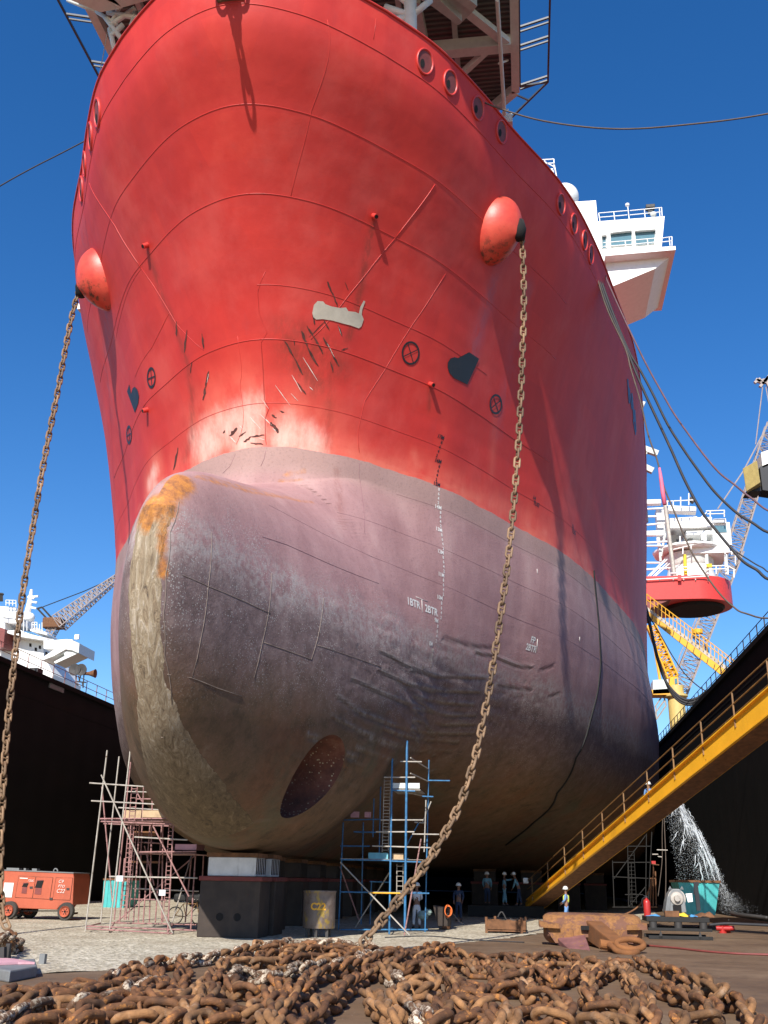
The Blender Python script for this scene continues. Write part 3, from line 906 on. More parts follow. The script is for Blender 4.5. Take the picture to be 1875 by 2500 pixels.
seam_px([(318, 1648), (400, 1646)], mat=SEAMB, r=.016)
seam_px([(348, 1806), (395, 1800), (458, 1806)], mat=SEAMB, r=.018)
# long vertical rubbing bar on the starboard bilge
bar_px = [(1449, 1393), (1455, 1460), (1463, 1560), (1466, 1620), (1458, 1690), (1440, 1760), (1405, 1850), (1360, 1935), (1300, 2010), (1235, 2062)]
seam_px(bar_px, r=.07, name='rubbing_bar', mat=M['blacksteel'])

def px_decal(polys, name, mat, off=.02, label=None, sub=3):
    """flat marking given by photo outlines, projected on the plating, real thin paint film with thickness"""
    bm = bmesh.new()
    for poly in polys:
        vv = [bm.verts.new((x, y, 0)) for x, y in poly]
        try: bm.faces.new(vv)
        except Exception: pass
    bmesh.ops.triangulate(bm, faces=bm.faces)
    for _ in range(sub):
        ee = [e for e in bm.edges if e.calc_length() > 14]
        if ee: bmesh.ops.subdivide_edges(bm, edges=ee, cuts=1); bmesh.ops.triangulate(bm, faces=bm.faces)
    vs = []; bad = False
    for v in bm.verts:
        q = hitc(v.co.x, v.co.y)
        if q is None: bad = True; q = (40, 20, 1)
        vs.append(hullP(q[0], q[1], q[2], off))
    bm.verts.index_update()
    fs = [[v.index for v in f.verts] for f in bm.faces]
    bm.free()
    if bad: return None
    mb = MB(); mb.add(vs, fs)
    return mb.build(name, mat, SHIP, label=label)
def ring_px(cx, cy, rx, ry, t=.17, rot=0.35):
    P = []
    n = 28
    quad = []
    def e(a, k): return (cx + rx * k * cos(a), cy + ry * k * sin(a))
    for i in range(n):
        a, b = 2 * pi * i / n, 2 * pi * (i + 1) / n
        quad.append([e(a, 1), e(b, 1), e(b, 1 - t), e(a, 1 - t)])
    for a in (rot, rot + pi / 2):
        d = t * .42
        quad.append([(cx + rx * (cos(a) * .86 - sin(a) * d * .6), cy + ry * (sin(a) * .86 + cos(a) * d * .6)), (cx + rx * (cos(a) * .86 + sin(a) * d * .6), cy + ry * (sin(a) * .86 - cos(a) * d * .6)),
                     (cx - rx * (cos(a) * .86 - sin(a) * d * .6), cy - ry * (sin(a) * .86 + cos(a) * d * .6)), (cx - rx * (cos(a) * .86 + sin(a) * d * .6), cy - ry * (sin(a) * .86 - cos(a) * d * .6))])
    return quad
px_decal(ring_px(1002, 862, 22, 29, rot=1.22), 'thruster_mark', M['blackmark'])
px_decal(ring_px(1210, 987, 15.5, 25, .22, rot=1.1), 'thruster_mark', M['blackmark'])
px_decal(ring_px(370, 922, 10.5, 26, .24, rot=1.4), 'thruster_mark', M['blackmark'])
px_decal(ring_px(315.5, 1061, 6.5, 23, .26, rot=1.4), 'thruster_mark', M['blackmark'])
c4 = lambda L: [(935 + x * .5666, 600 + y * .5668) for x, y in L]
c3 = lambda L: [(x * .5666, 600 + y * .5668) for x, y in L]
px_decal([c4([(370, 458), (413, 487), (362, 598), (305, 570), (285, 548), (277, 525), (278, 503), (290, 485), (308, 480), (322, 484), (342, 502), (362, 522), (366, 490)])], 'bulbous_bow_mark', M['blackmark'])
px_decal([c3([(558, 596), (549, 628), (582, 718), (597, 678), (600, 645), (594, 620), (582, 607), (573, 614), (566, 640)])], 'bulbous_bow_mark', M['blackmark'])
px_decal([c3([(1345, 290), (1352, 255), (1368, 238), (1392, 240), (1402, 252), (1430, 262), (1462, 268), (1490, 266), (1500, 282), (1530, 285), (1545, 292), (1552, 262), (1566, 236), (1573, 240), (1560, 275), (1558, 296), (1566, 318), (1556, 348), (1545, 356), (1510, 343), (1480, 336), (1430, 322), (1390, 316), (1362, 318), (1350, 308)])], 'touched_up_paint_patch', M['creammark'])
# scratches
def scratch(p, q, wpx, mat, name='scrape_mark', jag=5):
    (x0, y0), (x1, y1) = p, q
    L = math.hypot(x1 - x0, y1 - y0); nx, ny = -(y1 - y0) / L, (x1 - x0) / L
    A = []; B_ = []
    for i in range(jag + 1):
        t = i / jag; ww = wpx * (.25 + .75 * sin(pi * min(max(t, .05), .95))) * RND.uniform(.5, 1.2)
        ox = RND.uniform(-1, 1) * wpx * .35
        A.append((x0 + (x1 - x0) * t + nx * (ww + ox), y0 + (y1 - y0) * t + ny * (ww + ox)))
        B_.append((x0 + (x1 - x0) * t - nx * (ww - ox), y0 + (y1 - y0) * t - ny * (ww - ox)))
    return A + B_[::-1]
dark = []; pale = []
for a, b, wd in [((1410, 155), (1430, 200), 3), ((1430, 200), (1455, 262), 3.4), ((1486, 158), (1500, 190), 1.5), ((1228, 410), (1265, 480), 4), ((1265, 480), (1305, 555), 3), ((1298, 368), (1325, 430), 4), ((1322, 430), (1370, 520), 3.2),
                 ((1322, 345), (1350, 390), 3), ((1350, 390), (1392, 465), 2.8), ((1392, 395), (1425, 455), 3), ((1425, 455), (1460, 520), 2.6), ((1395, 320), (1420, 365), 2), ((1455, 340), (1475, 390), 2),
                 ((1265, 403), (1270, 430), 2), ((1348, 290), (1356, 340), 2.5), ((1330, 395), (1400, 325), 1.4), ((1425, 500), (1435, 545), 2), ((1280, 590), (1318, 640), 2.4),
                 ((760, 325), (762, 390), 2.5), ((805, 362), (795, 460), 3), ((870, 378), (878, 445), 2.5), ((900, 540), (885, 610), 3), ((886, 610), (876, 665), 3.2), ((828, 500), (820, 550), 2), ((768, 870), (748, 965), 3),
                 ((1022, 785), (990, 820), 4.5), ((1165, 760), (1200, 805), 6), ((1170, 728), (1192, 742), 3), ((1050, 845), (1085, 822), 4), ((1085, 822), (1140, 815), 2.5), ((1060, 800), (1030, 822), 2), ((1080, 850), (1135, 855), 3), ((1205, 712), (1225, 718), 2),
                 ((1500, 440), (1470, 450), 2), ((970, 795), (962, 808), 2)]:
    dark.append(scratch(c3([a])[0], c3([b])[0], wd * .95, None))
for a, b, wd in [((1185, 600), (1250, 688), 1.6), ((1258, 556), (1300, 632), 1.8), ((1305, 480), (1368, 582), 1.6), ((1125, 655), (1160, 705), 1.4), ((1078, 738), (1122, 788), 3), ((1120, 725), (1170, 772), 2), ((990, 820), (1015, 848), 3),
                 ((1175, 785), (1190, 800), 2.4), ((1253, 635), (1283, 668), 1.4), ((1333, 607), (1348, 622), 2), ((900, 545), (893, 590), 1.5), ((1410, 420), (1440, 480), 1.2), ((1455, 340), (1470, 385), 1.0), ((1030, 770), (1045, 790), 2), ((1118, 830), (1140, 836), 2)]:
    pale.append(scratch(c3([a])[0], c3([b])[0], wd * .55, None))
for q_ in dark: px_decal([q_], 'scrape_mark', M['scrape'], off=.010, sub=1)
for q_ in pale: px_decal([q_], 'pale_scrape_mark', M['palescrape'], off=.010, sub=1)
c5 = lambda L: [(x * .5666, 1200 + y * .5668) for x, y in L]
c6 = lambda L: [(935 + x * .5666, 1200 + y * .5668) for x, y in L]
# draft figures and tank marks
def hull_text(txt, Y0, z0, h, mat, name='draft_figure', side=1, align='CENTER', font_sx=1.0):
    cu = bpy.data.curves.new('t', 'FONT'); cu.body = txt; cu.size = h / .72; cu.align_x = align; cu.resolution_u = 3
    cu.offset = h * .035
    o = bpy.data.objects.new('t', cu); COL.objects.link(o)
    dg = bpy.context.evaluated_depsgraph_get(); dg.update()
    m_ = bpy.data.meshes.new_from_object(o.evaluated_get(dg))
    bpy.data.objects.remove(o)
    bm = bmesh.new(); bm.from_mesh(m_); bmesh.ops.triangulate(bm, faces=bm.faces)
    dyds = abs(hullN(Y0, z0, side).x)
    vs = [hullP(Y0 + side * v.co.x * font_sx * dyds, z0 + v.co.y, side, .014) for v in bm.verts]
    bm.verts.index_update(); fs = [[v.index for v in f.verts] for f in bm.faces]; bm.free()
    mb = MB(); mb.add(vs, fs); return mb.build(name, mat, SHIP)
def mark_anchor(x, y):
    q = hitc(x, y); return q[0], q[1]
for mz in range(17, 6, -1):
    px_ = {17:1066,16:1064,15:1065,14:1069,13:1072,12:1076,11:1077,10:1073,9:1064,8:1050,7:1032}[mz]
    py_ = {17:1093,16:1143,15:1194,14:1246,13:1299,12:1354,11:1410,10:1466,9:1526,8:1585,7:1640}[mz]
    q = hitc(px_, py_)
    z0 = mz + 2.6
    q = (q[0], z0)
    mat = M['blackmark'] if z0 >= 17.55 else M['whitemark']
    if mz >= 8:
        hull_text('%dM' % mz, q[0], z0 - .06, .17, mat)
    else:
        hull_text('%dM' % mz, q[0], z0 - .06, .11, SEAMB)
    if mz > 7:
        for k, d in enumerate('2468'):
            zz_ = z0 + .2 * (k + 1) - 1.0
            mat2 = M['blackmark'] if zz_ >= 17.6 else M['whitemark']
            if mz == 8: mat2 = M['creammark']
            qn = q[0] + (0.12 if mz > 8 else .2)
            hull_text(d, qn, zz_ - .05, .135, mat2)
a = mark_anchor(1030, 1488)
hull_text('1BTR', a[0] - .55, a[1] - .02, .30, M['whitemark'], 'tank_mark')
hull_text('2BTR', a[0] + .62, a[1] - .02, .30, M['whitemark'], 'tank_mark')
seam([(a[0] + .02, a[1] - .12, 1), (a[0] + .02, a[1] + .42, 1)], r=.022, name='tank_mark_line', mat=M['whitemark'])
seam([(a[0] - .35, a[1] + .42, 1), (a[0] + .40, a[1] + .42, 1)], r=.022, name='tank_mark_line', mat=M['whitemark'])
a = mark_anchor(1300, 1567)
hull_text('FP', a[0] + .0, a[1] - .05, .30, M['whitemark'], 'tank_mark')
a = mark_anchor(1293, 1582)
hull_text('2BTR', a[0] + .1, a[1] - .12, .30, M['whitemark'], 'tank_mark')
seam_px([(1312, 1560), (1310, 1592)], r=.024, name='tank_mark_line', mat=M['whitemark'])
seam_px([(1303, 1577), (1311, 1579)], r=.022, name='tank_mark_line', mat=M['whitemark'])
seam_px([(1311, 1389), (1312, 1401)], r=.024, name='tank_mark_line', mat=M['whitemark'])
seam_px([(1415, 1555), (1415, 1567)], r=.024, name='tank_mark_line', mat=M['whitemark'])
# small black plate marks and name letters in blue
for (x, y), t in (((1303, 1220), '14'), ((1308, 1235), 'TUG'), ((1398, 1290), '51'), ((1400, 1303), 'TUG')):
    q = hitc(x, y); hull_text(t, q[0], q[1], .2, M['blackmark'], 'side_mark')
BLUE = mk('blue_name_paint', (.035, .10, .22), rough=.5, var=.2, bump=0)
px_decal([[(1530, 925), (1534, 985), (1537, 985), (1533, 925)], [(1534, 950), (1541, 1000), (1543, 998), (1536, 945)], [(1540, 960), (1546, 1030), (1549, 1030), (1543, 960)], [(1547, 1000), (1551, 1055), (1553, 1055), (1550, 1000)],
          [(1544, 1025), (1550, 1062), (1552, 1062), (1546, 1022)]], 'ship_name_letter', BLUE, off=.03, sub=0)

# ---- mooring fairleads
def fairlead(px_, py_, r=.62, stretch=1.25):
    q = hitc(px_, py_)
    if q is None: return
    C_ = hullP(q[0], q[1], q[2]); N_ = hullN(q[0], q[1], q[2])
    T_ = Vector((0, 0, 1)).cross(N_).normalized(); U_ = N_.cross(T_)
    mb = MB(); n = 28
    def rg(k, o): return [C_ + (T_ * cos(2 * pi * i / n) * r * k + U_ * sin(2 * pi * i / n) * r * stretch * k) + N_ * o for i in range(n)]
    prof = [(1.03, -.05), (1.06, .03), (1.02, .07), (.95, .07), (.88, .035), (.80, -.12), (.72, -.22)]
    V = []
    for k, o in prof: V += rg(k, o)
    F = [(i * n + j, i * n + (j + 1) % n, (i + 1) * n + (j + 1) % n, (i + 1) * n + j) for i in range(len(prof) - 1) for j in range(n)]
    mb.add(V, F); f = mb.build('fairlead', M['red'], SHIP, smooth=True)
    mb = MB(); V = rg(.86, .022); mb.add(V, [tuple(range(n))]); mb.build('fairlead_throat', M['redlead'], f)
    mb = MB(); V = [C_ + (T_ * (cos(2 * pi * i / n) * r * .26 - r * .30) + U_ * (sin(2 * pi * i / n) * r * .42 - .14)) + N_ * .04 for i in range(n)]
    mb.add(V, [tuple(range(n))]); mb.build('fairlead_opening', M['hole'], f)
    return C_, N_
FL = {}
for i, (x, y) in enumerate([(1037, 151), (1099, 202), (1166, 264), (1224, 322), (1369, 499), (1401, 547), (1427, 587), (1442, 622), (238, 276), (221, 333), (207, 401), (199, 462)]):
    FL[i] = fairlead(x, y, .42 if i < 8 else .50)
# ---- hawse pods (dome bolsters where the anchor chains leave)
def pod(px_, py_, side, L=1.25, R=1.2):
    q = hitc(px_, py_); C_ = hullP(q[0], q[1], q[2]); N_ = hullN(q[0], q[1], q[2])
    Dn = (N_ * .80 + Vector((side * .45, -.25, -.35))).normalized()
    T_ = Vector((0, 0, 1)).cross(Dn).normalized(); U_ = Dn.cross(T_)
    mb = MB(); n = 36
    prof = []
    for i in range(15):
        a = i / 14 * pi / 2
        prof.append((R * (1 - (i / 14)**2.2)**.75 if i < 14 else .02, L * (i / 14)**.85))
    V = []
    base = C_ - Dn * .55
    for (r_, o_) in prof:
        for j in range(n):
            an = 2 * pi * j / n
            V.append(base + Dn * (o_ * 1.35) + T_ * (r_ * cos(an)) + U_ * (r_ * 1.38 * sin(an)))
    F = [(i * n + j, i * n + (j + 1) % n, (i + 1) * n + (j + 1) % n, (i + 1) * n + j) for i in range(len(prof) - 1) for j in range(n)]
    mb.add(V, F); f = mb.build('hawse_pod', PODM, SHIP, smooth=True)
    # weld fillet at the foot
    return C_, Dn, T_, U_, base, f
g = G('pod_paint')
X_, Y_, Z_ = g.sep()
c = g.ramp(g.noise(1.3, 6, .6), [(.3, (.55, .045, .03)), (.7, (.66, .09, .05))])
sc_ = g.math('MULTIPLY', g.math('SUBTRACT', 1.0, g.step(Z_, 27.0, 28.4)), g.step(g.noise(2.2, 8, .75), .50, .60))
c = g.mix(sc_, c, g.ramp(g.noise(3, 6), [(.3, (.05, .018, .012)), (.6, (.12, .05, .028)), (.8, (.30, .12, .05))]))
c = g.mix(g.math('MULTIPLY', g.step(g.noise(4, 8, .8, sc3=(1, 1, .4)), .64, .7), .8), c, (.12, .03, .02))
g.col(c); g.rough(.45); g.bump(g.noise(2, 5), .3, .05)
PODM = g.m
PR = pod(1214, 566, 1); PL = pod(245, 685, -1)
# dark throat where each chain comes out
def throat(px_, py_, P, depth=.0, r=(.34, .62)):
    d = ray(px_, py_); dn = Vector((d / np.linalg.norm(d)).tolist())
    return None
# ---- scupper pipes
for (x, y) in ((912, 527), (1050, 938), (360, 598), (360, 1000)):
    q = hitc(x, y); C_ = hullP(q[0], q[1], q[2]); N_ = hullN(q[0], q[1], q[2])
    mb = MB(); mb.cyl(C_ - N_ * .02, C_ + N_ * .22 + Vector((0, 0, -.05)), .11, 12); o = mb.build('scupper_pipe', M['red'], SHIP, smooth=False)
    mb = MB(); mb.cyl(C_ + N_ * .2 + Vector((0, 0, -.045)), C_ + N_ * .226 + Vector((0, 0, -.05)), .075, 12); mb.build('pipe_mouth', M['hole'], o)
# long knuckle plate + bow shackle at the stem head
sy = stem_y(31.35)
mb = MB()
base = Vector((XC, sy - .1, 31.45))
for k, (dx, dy, dz) in enumerate([(-.35, -.25, .25), (.05, -.35, .1), (.35, -.25, .3), (-.1, -.3, .45)]):
    pts = [base + Vector((dx + .22 * cos(t), dy, dz + .3 * sin(t))) for t in np.linspace(0, 2 * pi, 14)[:-1]]
    mb.tube(pts, .07, 8, closed=True)
mb.bar(base + Vector((-.5, .1, .2)), base + Vector((.5, .1, .2)), .18, .5)
mb.build('stem_shackle', M['rusty'], SHIP, smooth=True)
# short chain above the view, added to drop its shadow on the stem
for k in range(5):
    me_l = None
    mb = MB(); c_ = Vector((XC - .1, sy - 1.55, 33.0 - k * .42)); a_ = k * pi / 2 + .4
    pts = [c_ + Vector((cos(a_) * .17 * cos(t), sin(a_) * .17 * cos(t), .30 * sin(t))) for t in np.linspace(0, 2 * pi, 15)[:-1]]
    mb.tube(pts, .06, 8, closed=True); mb.build('hanging_link', M['rusty'], SHIP, smooth=True)
mb = MB(); mb.bar((XC - .1, sy + .3, 33.25), (XC - .1, sy - 1.75, 33.3), .25, .2); mb.build('added_chain_arm', M['red'], SHIP)  # arm added out of view to carry that chain
# bulwark top rail
mb = MB()
for s in (1, -1):
    y0 = stem_y(32.95)
    P = [hullP(y0 + .01 + (120 - y0) * (i / 90)**2, 32.95, s, .02) for i in range(91)]
    mb.tube(P, .05, 8)
mb.build('bulwark_rail', M['red'], SHIP, smooth=True)
# white bracket visible under the port pod and side fittings aft
mb = MB()
for (x, y, Y) in ((1583, 988, 84), (1603, 1112, 84), (1590, 1140, 84)):
    pass
for (xa, ya, xb, yb, Y) in ((1562, 1092, 1606, 1108, 84), (1558, 1133, 1594, 1150, 84)):
    a = onY(xa, ya, Y); b = onY(xb, yb, Y); mb.bar(a, b, .45, .5)
a = onY(1560, 1125, 84); b = onY(1583, 1098, 84); mb.bar(a, b, .3, .3)
for (x_, y_) in ((1563, 1092), (1559, 1133)):
    q_ = onY(x_, y_, 84); mb.bar((q_[0], 84, 31.5), (q_[0], 84, q_[2] + .1), .35, .35)
mb.build('side_bracket', M['greywhite'], SHIP)
mb = MB(); a = onY(1567, 988, 82); b = onY(1573, 990, 82); mb.cyl(a, b, .35, 12); mb.build('side_lamp', M['greywhite'], SHIP)
mb = MB()
a = onY(1566, 1110, 86); b = onY(1567, 1190, 86); mb.bar(a, b, .6, .5); mb.build('side_fender', M['redlead'], SHIP)
a = onY(200, 752, 46); mb = MB(); mb.box(a, (.35, .4, .35)); mb.bar(a, a + np.array([.5, .2, -.6]), .15); mb.build('side_lamp', M['white'], SHIP)
# ------------------------------------------------------------------ ship: bridge, domes, helideck
def pxprism(poly, Y, depth, mat, name, parent, **k):
    P = [onY(x, y, Y) for x, y in poly]
    mb = MB(); mb.prism(P, (0, depth, 0)); return mb.build(name, mat, parent, **k)
def pxbar(mb, a, b, Y, w, Y2=None, n=6):
    p = onY(a[0], a[1], Y); q = onY(b[0], b[1], Y if Y2 is None else Y2)
    mb.tube([p, q], w, n); return p, q
YB = 62.0
zb_ = lambda L: [(1200 + x * .3014, 350 + y * .3014) for x, y in L]
wh = pxprism(zb_([(600, 478), (845, 462), (860, 632), (1402, 590), (1378, 840), (905, 950), (700, 900)]), YB, 7, M['white'], 'wheelhouse', SHIP)
sl = pxprism(zb_([(880, 870), (1490, 832), (1492, 862), (920, 912), (912, 955), (880, 930)]), YB - .6, 8, M['white'], 'bridge_wing_deck', SHIP)
pxprism(zb_([(915, 912), (1480, 866), (1466, 905), (1325, 1015), (975, 1160), (940, 1080)]), YB + .3, 6.6, M['white'], 'wing_bracket', SHIP)
for L in ([(892, 750), (930, 745), (932, 848), (896, 852)], [(962, 728), (1135, 708), (1138, 822), (968, 838)], [(1160, 712), (1328, 700), (1318, 812), (1170, 828)]):
    wdw = pxprism(zb_(L), YB - .02, .06, M['glass'], 'bridge_window', wh)
    mb = MB(); P = [onY(x, y, YB - .05) for x, y in zb_(L)]
    mb.tube(P, .05, 4, closed=True); mb.build('window_frame', M['offwhite'], wdw)
    (x0, y0), (x1, y1) = zb_(L)[:2]
    mb = MB(); mb.bar(onY(x0, y0 - .5, YB - .2), onY(x1, y1 - .5, YB - .2), .22, .10); mb.build('window_shade', M['offwhite'], wdw)
mb = MB()
for a, b in (((868, 565), (1100, 545)), ((868, 600), (1100, 580)), ((1120, 545), (1378, 520)), ((1120, 580), (1370, 556)), ((868, 565), (878, 630)), ((990, 555), (998, 620)), ((1102, 500), (1115, 612)), ((1238, 532), (1244, 600)), ((1378, 520), (1382, 588)), ((1360, 523), (1364, 590))):
    pxbar(mb, zb_([a])[0], zb_([b])[0], YB + .3, .035)
mb.lathe(onY(*zb_([(1100, 497)])[0], YB + .3), [(.02, -.15), (.14, -.1), (.16, .05), (.02, .16)], 10)
mb.build('roof_railing', M['white'], SHIP)
mb = MB()
for a, b in (((905, 805), (1140, 785)), ((905, 835), (1140, 818)), ((1170, 782), (1330, 768)), ((1170, 815), (1320, 800)), ((1378, 768), (1462, 756)), ((1376, 800), (1462, 790)), ((1462, 756), (1462, 830)), ((1440, 760), (1446, 830)), ((1082, 790), (1088, 838)), ((1262, 776), (1268, 824)), ((930, 803), (934, 850))):
    pxbar(mb, zb_([a])[0], zb_([b])[0], YB - .55, .035)
mb.build('wing_railing', M['white'], SHIP)
mb = MB(); c = onY(*zb_([(1285, 520)])[0], YB + 1); mb.box(c, (.65, .5, .28)); mb.box(c + np.array([0, .1, -.3]), (.35, .3, .35)); mb.build('searchlight', M['darkmetal'], SHIP, bevel=.03)
mb = MB(); c = onY(*zb_([(1310, 575)])[0], YB + .6); mb.lathe(c, [(.02, -.2), (.2, -.12), (.24, .02), (.1, .18), (.02, .2)], 12, ax='Y'); mb.build('searchlight_housing', M['offwhite'], SHIP, smooth=True)
c = onY(*zb_([(590, 440)])[0], YB + 4); mb = MB()
mb.lathe(c, [(.6, -1.1)] + [(1.12 * cos(a), 1.12 * sin(a)) for a in np.linspace(-.7, pi / 2 - .02, 14)], 24); mb.build('satellite_dome', M['white'], SHIP, smooth=True)
pxprism(zb_([(430, 210), (495, 202), (540, 340), (500, 420), (430, 330)]), YB + 6, 4, M['white'], 'mast_house', SHIP)
mb = MB()
for a, b in (((380, 135), (505, 128)), ((400, 165), (505, 160)), ((430, 135), (435, 205)), ((505, 128), (508, 205)), ((505, 160), (540, 335)), ((430, 150), (505, 190))):
    pxbar(mb, zb_([a])[0], zb_([b])[0], YB + 5.9, .05)
mb.build('mast_railing', M['white'], SHIP)
# helideck on the forecastle: octagonal deck at 42 m, seen from underneath
ZH = 42.0
XR, XL_, YF, YN = .66, -19.9, 45.2, 20.5
g = G('corrugated_deck'); X_, Y_, Z_ = g.sep()
sv = g.math('SINE', g.math('MULTIPLY', Y_, 2 * pi / .30))
c = g.mix(g.step(sv, -.3, .7), (.055, .055, .05), (.15, .15, .135)); g.col(c); g.rough(.6); g.bump(sv, .6, .05)
CORR = g.m
mb = MB()
ch_ = 4.0
oct_ = [(XL_ + ch_, YN, ZH), (XR - ch_, YN, ZH), (XR, YN + ch_, ZH), (XR, YF - 2.5, ZH), (XR - 2.5, YF, ZH), (XL_ + 2.5, YF, ZH), (XL_, YF - 2.5, ZH), (XL_, YN + ch_, ZH)]
mb.prism(oct_, (0, 0, .3)); HD = mb.build('helideck', CORR, SHIP)
mb = MB()
for i in range(8):
    a = Vector(oct_[i]); b = Vector(oct_[(i + 1) % 8]); mb.bar(a + Vector((0, 0, -.15)), b + Vector((0, 0, -.15)), .42, .75)
mb.build('deck_rim', M['offwhite'], HD)
for x in (-17.5, -14.2, -11, -7.6, -4.9, -2.3):
    mb = MB(); mb.bar((x, YN + .5, ZH - .2), (x, YF - .6, ZH - .2), .26, .4); mb.build('deck_stringer', M['greywhite'], HD)
for (a, b) in (((1062, 125), (1240, 112)),):
    pa = onZ(*a, ZH - .9); pb = onZ(*b, ZH - .9)
    mb = MB(); mb.bar((XL_ + .4, pa[1], ZH - .75), (XR - .2, pb[1], ZH - .75), .55, .7); mb.build('deck_girder', M['offwhite'], HD)
    mb = MB(); mb.bar((XL_ + .4, YF - .7, ZH - .7), (XR - .2, YF - .7, ZH - .7), .5, .6); mb.build('deck_girder', M['offwhite'], HD)
    mb = MB(); mb.bar((XL_ + .4, 30, ZH - .75), (XR - .2, 30, ZH - .75), .5, .6); mb.build('deck_girder', M['offwhite'], HD)
for (a, b, w_) in (((1142, 28), (1236, 103), .42), ((1130, 178), (1190, 122), .25), ((1112, 0), (1142, 28), .4)):
    pa = onZ(*a, ZH - 1.0); pb = onZ(*b, ZH - .9); mb = MB(); mb.bar(pa, pb, w_, .35); mb.build('deck_brace', M['offwhite'], HD)
mb = MB(); pa = onZ(1214, 0, ZH - 1.3); pb = onZ(1232, 280, ZH - 1.3); mb.tube([pa, pb], .10, 8)
for y in (155, 275):
    mb.tube([onZ(1218 if y < 200 else 1228, y, ZH - 1.3), onZ(1240, y - 8, ZH - .4)], .06, 6)
mb.build('drain_pipe', M['offwhite'], HD)
# safety net frame
def netframe(side):
    mb = MB(); xo = XR + 1.75 if side > 0 else XL_ - 1.75; xi = XR + .25 if side > 0 else XL_ - .25
    mb.bar((xo, YN + 4, ZH + .35), (xo, YF - 2.2, ZH + .35), .10)
    mb.bar((xi, YN + 4, ZH - .1), (xi, YF - 2.5, ZH - .1), .08)
    for y in (42.6, 39.9, 38.7, 35.6, 31.5, 28):
        mb.bar((xi, y, ZH - .1), (xo, y + .0, ZH + .35), .10); mb.bar((xi, y + .3, ZH - .1), (xo, y + .3, ZH + .35), .08)
    mb.bar((xi, YF - 2.5, ZH - .1), (xo, YF - 2.2, ZH + .35), .10)
    s = 1 if side > 0 else -1
    mb.bar((xo, YF - 2.2, ZH + .35), (xo - s * 2.9, YF + 1.4, ZH + .35), .10)
    for t in (.35, .7, 1):
        p = Vector((xo, YF - 2.2, ZH + .35)).lerp(Vector((xo - s * 2.9, YF + 1.4, ZH + .35)), t); mb.bar(p, p + Vector((-s * 1.0, -1.2, -.45)), .08)
    mb.build('safety_net_frame', M['helinet'], HD)
netframe(1); netframe(-1)
# forward mast column and platforms under the deck
mb = MB(); pa = onY(1006, 78, 33); pb = onY(999, -60, 33)
mb.tube([(pa[0], 33, 32.8), (pb[0], 33, 41.2)], .28, 14); mb.build('mast_column', M['offwhite'], SHIP, smooth=True)
mb = MB()
for a, b, r_ in (((999, 38), (940, 18), .16), ((1003, 40), (1052, 0), .14), ((998, 45), (950, 52), .18), ((990, 8), (960, -20), .1)):
    pxbar(mb, a, b, 33, r_, n=8)
mb.build('mast_brace', M['offwhite'], SHIP, smooth=True)
for L in ([(1050, 12), (1118, 62), (1128, 52), (1068, -5)], [(1085, -20), (1152, 30), (1165, 15), (1110, -30)], [(1000, -20), (1050, 15), (1070, -10)]):
    P = [onZ(x, y, 40.2) for x, y in L]; mb = MB(); mb.prism(P, (0, 0, .45)); mb.build('under_deck_box', M['greywhite'], SHIP)
mb = MB(); P = [onZ(x, y, 40.6) for x, y in ((1055, -40), (1055, 8), (1122, 60), (1158, 25), (1150, -40))]; mb.prism(P, (0, 0, .3)); mb.build('under_deck_platform', M['greywhite'], SHIP)
mb = MB(); mb.bar(onZ(1010, 0, 41.2), onZ(1030, 98, 41.2), .6, .5); mb.build('deck_post', M['greywhite'], SHIP)
# left side of the helideck: truss, ladder and pipes that peep over the bulwark
mb = MB()
for a, b, r_ in (((165, 0), (235, 28), .10), ((235, 28), (285, 60), .10), ((255, 40), (300, 100), .12), ((262, 30), (345, 45), .12), ((268, 62), (330, 20), .12), ((270, 90), (300, 60), .12), ((280, 125), (268, 70), .12), ((300, 0), (270, 60), .10), ((330, 30), (305, 110), .10), ((345, 30), (337, 60), .14)):
    pxbar(mb, a, b, 34, r_, n=8)
mb.build('gallery_pipework', M['offwhite'], SHIP, smooth=True)
for L in ([(160, -5), (245, 30), (300, 20), (260, -20), (180, -30)], [(240, -10), (300, 18), (400, -10), (330, -40)]):
    P = [onZ(x, y, 40.0) for x, y in L]; mb = MB(); mb.prism(P, (0, 0, .35)); mb.build('gallery_platform', M['offwhite'], SHIP)
# ------------------------------------------------------------------ anchor chains
def link_mesh(d=.0975, stud=True, seed=0, L=6.0, W=3.6, wire=.57):
    """one stud link, long axis X, wide axis Y"""
    R = (W * d - d) / 2; hl = (L * d - d) / 2 - R
    pts = []
    for k in range(9):
        a = -pi / 2 + pi * k / 8; pts.append(Vector((hl + R * cos(a), R * sin(a), 0)))
    for k in range(9):
        a = pi / 2 + pi * k / 8; pts.append(Vector((-hl + R * cos(a), R * sin(a), 0)))
    mb = MB(); mb.tube(pts, d * wire, 10, closed=True)
    if stud:
        mb.tube([(0, -R + d * .2, 0), (0, -R * .3, 0), (0, R * .3, 0), (0, R - d * .2, 0)], [d * .46, d * .30, d * .30, d * .46], 8)
    r = random.Random(seed)
    me = bpy.data.meshes.new('chain_link')
    vs = [(x + r.uniform(-.004, .004), y + r.uniform(-.004, .004), z + r.uniform(-.004, .004)) for x, y, z in mb.v]
    me.from_pydata(vs, [], mb.f)
    bm = bmesh.new(); bm.from_mesh(me); bmesh.ops.recalc_face_normals(bm, faces=bm.faces); bm.to_mesh(me); bm.free()
    for p in me.polygons: p.use_smooth = True
    return me
LINKM = {}
def linkmesh(mat, seed=0, d=.0975):
    slim = mat.name == 'hanging_chain'
    k = (mat.name, seed, d)
    if k not in LINKM:
        m = link_mesh(d, True, seed, W=3.15 if slim else 3.6, wire=.46 if slim else .53); m.materials.append(mat); LINKM[k] = m
    return LINKM[k]
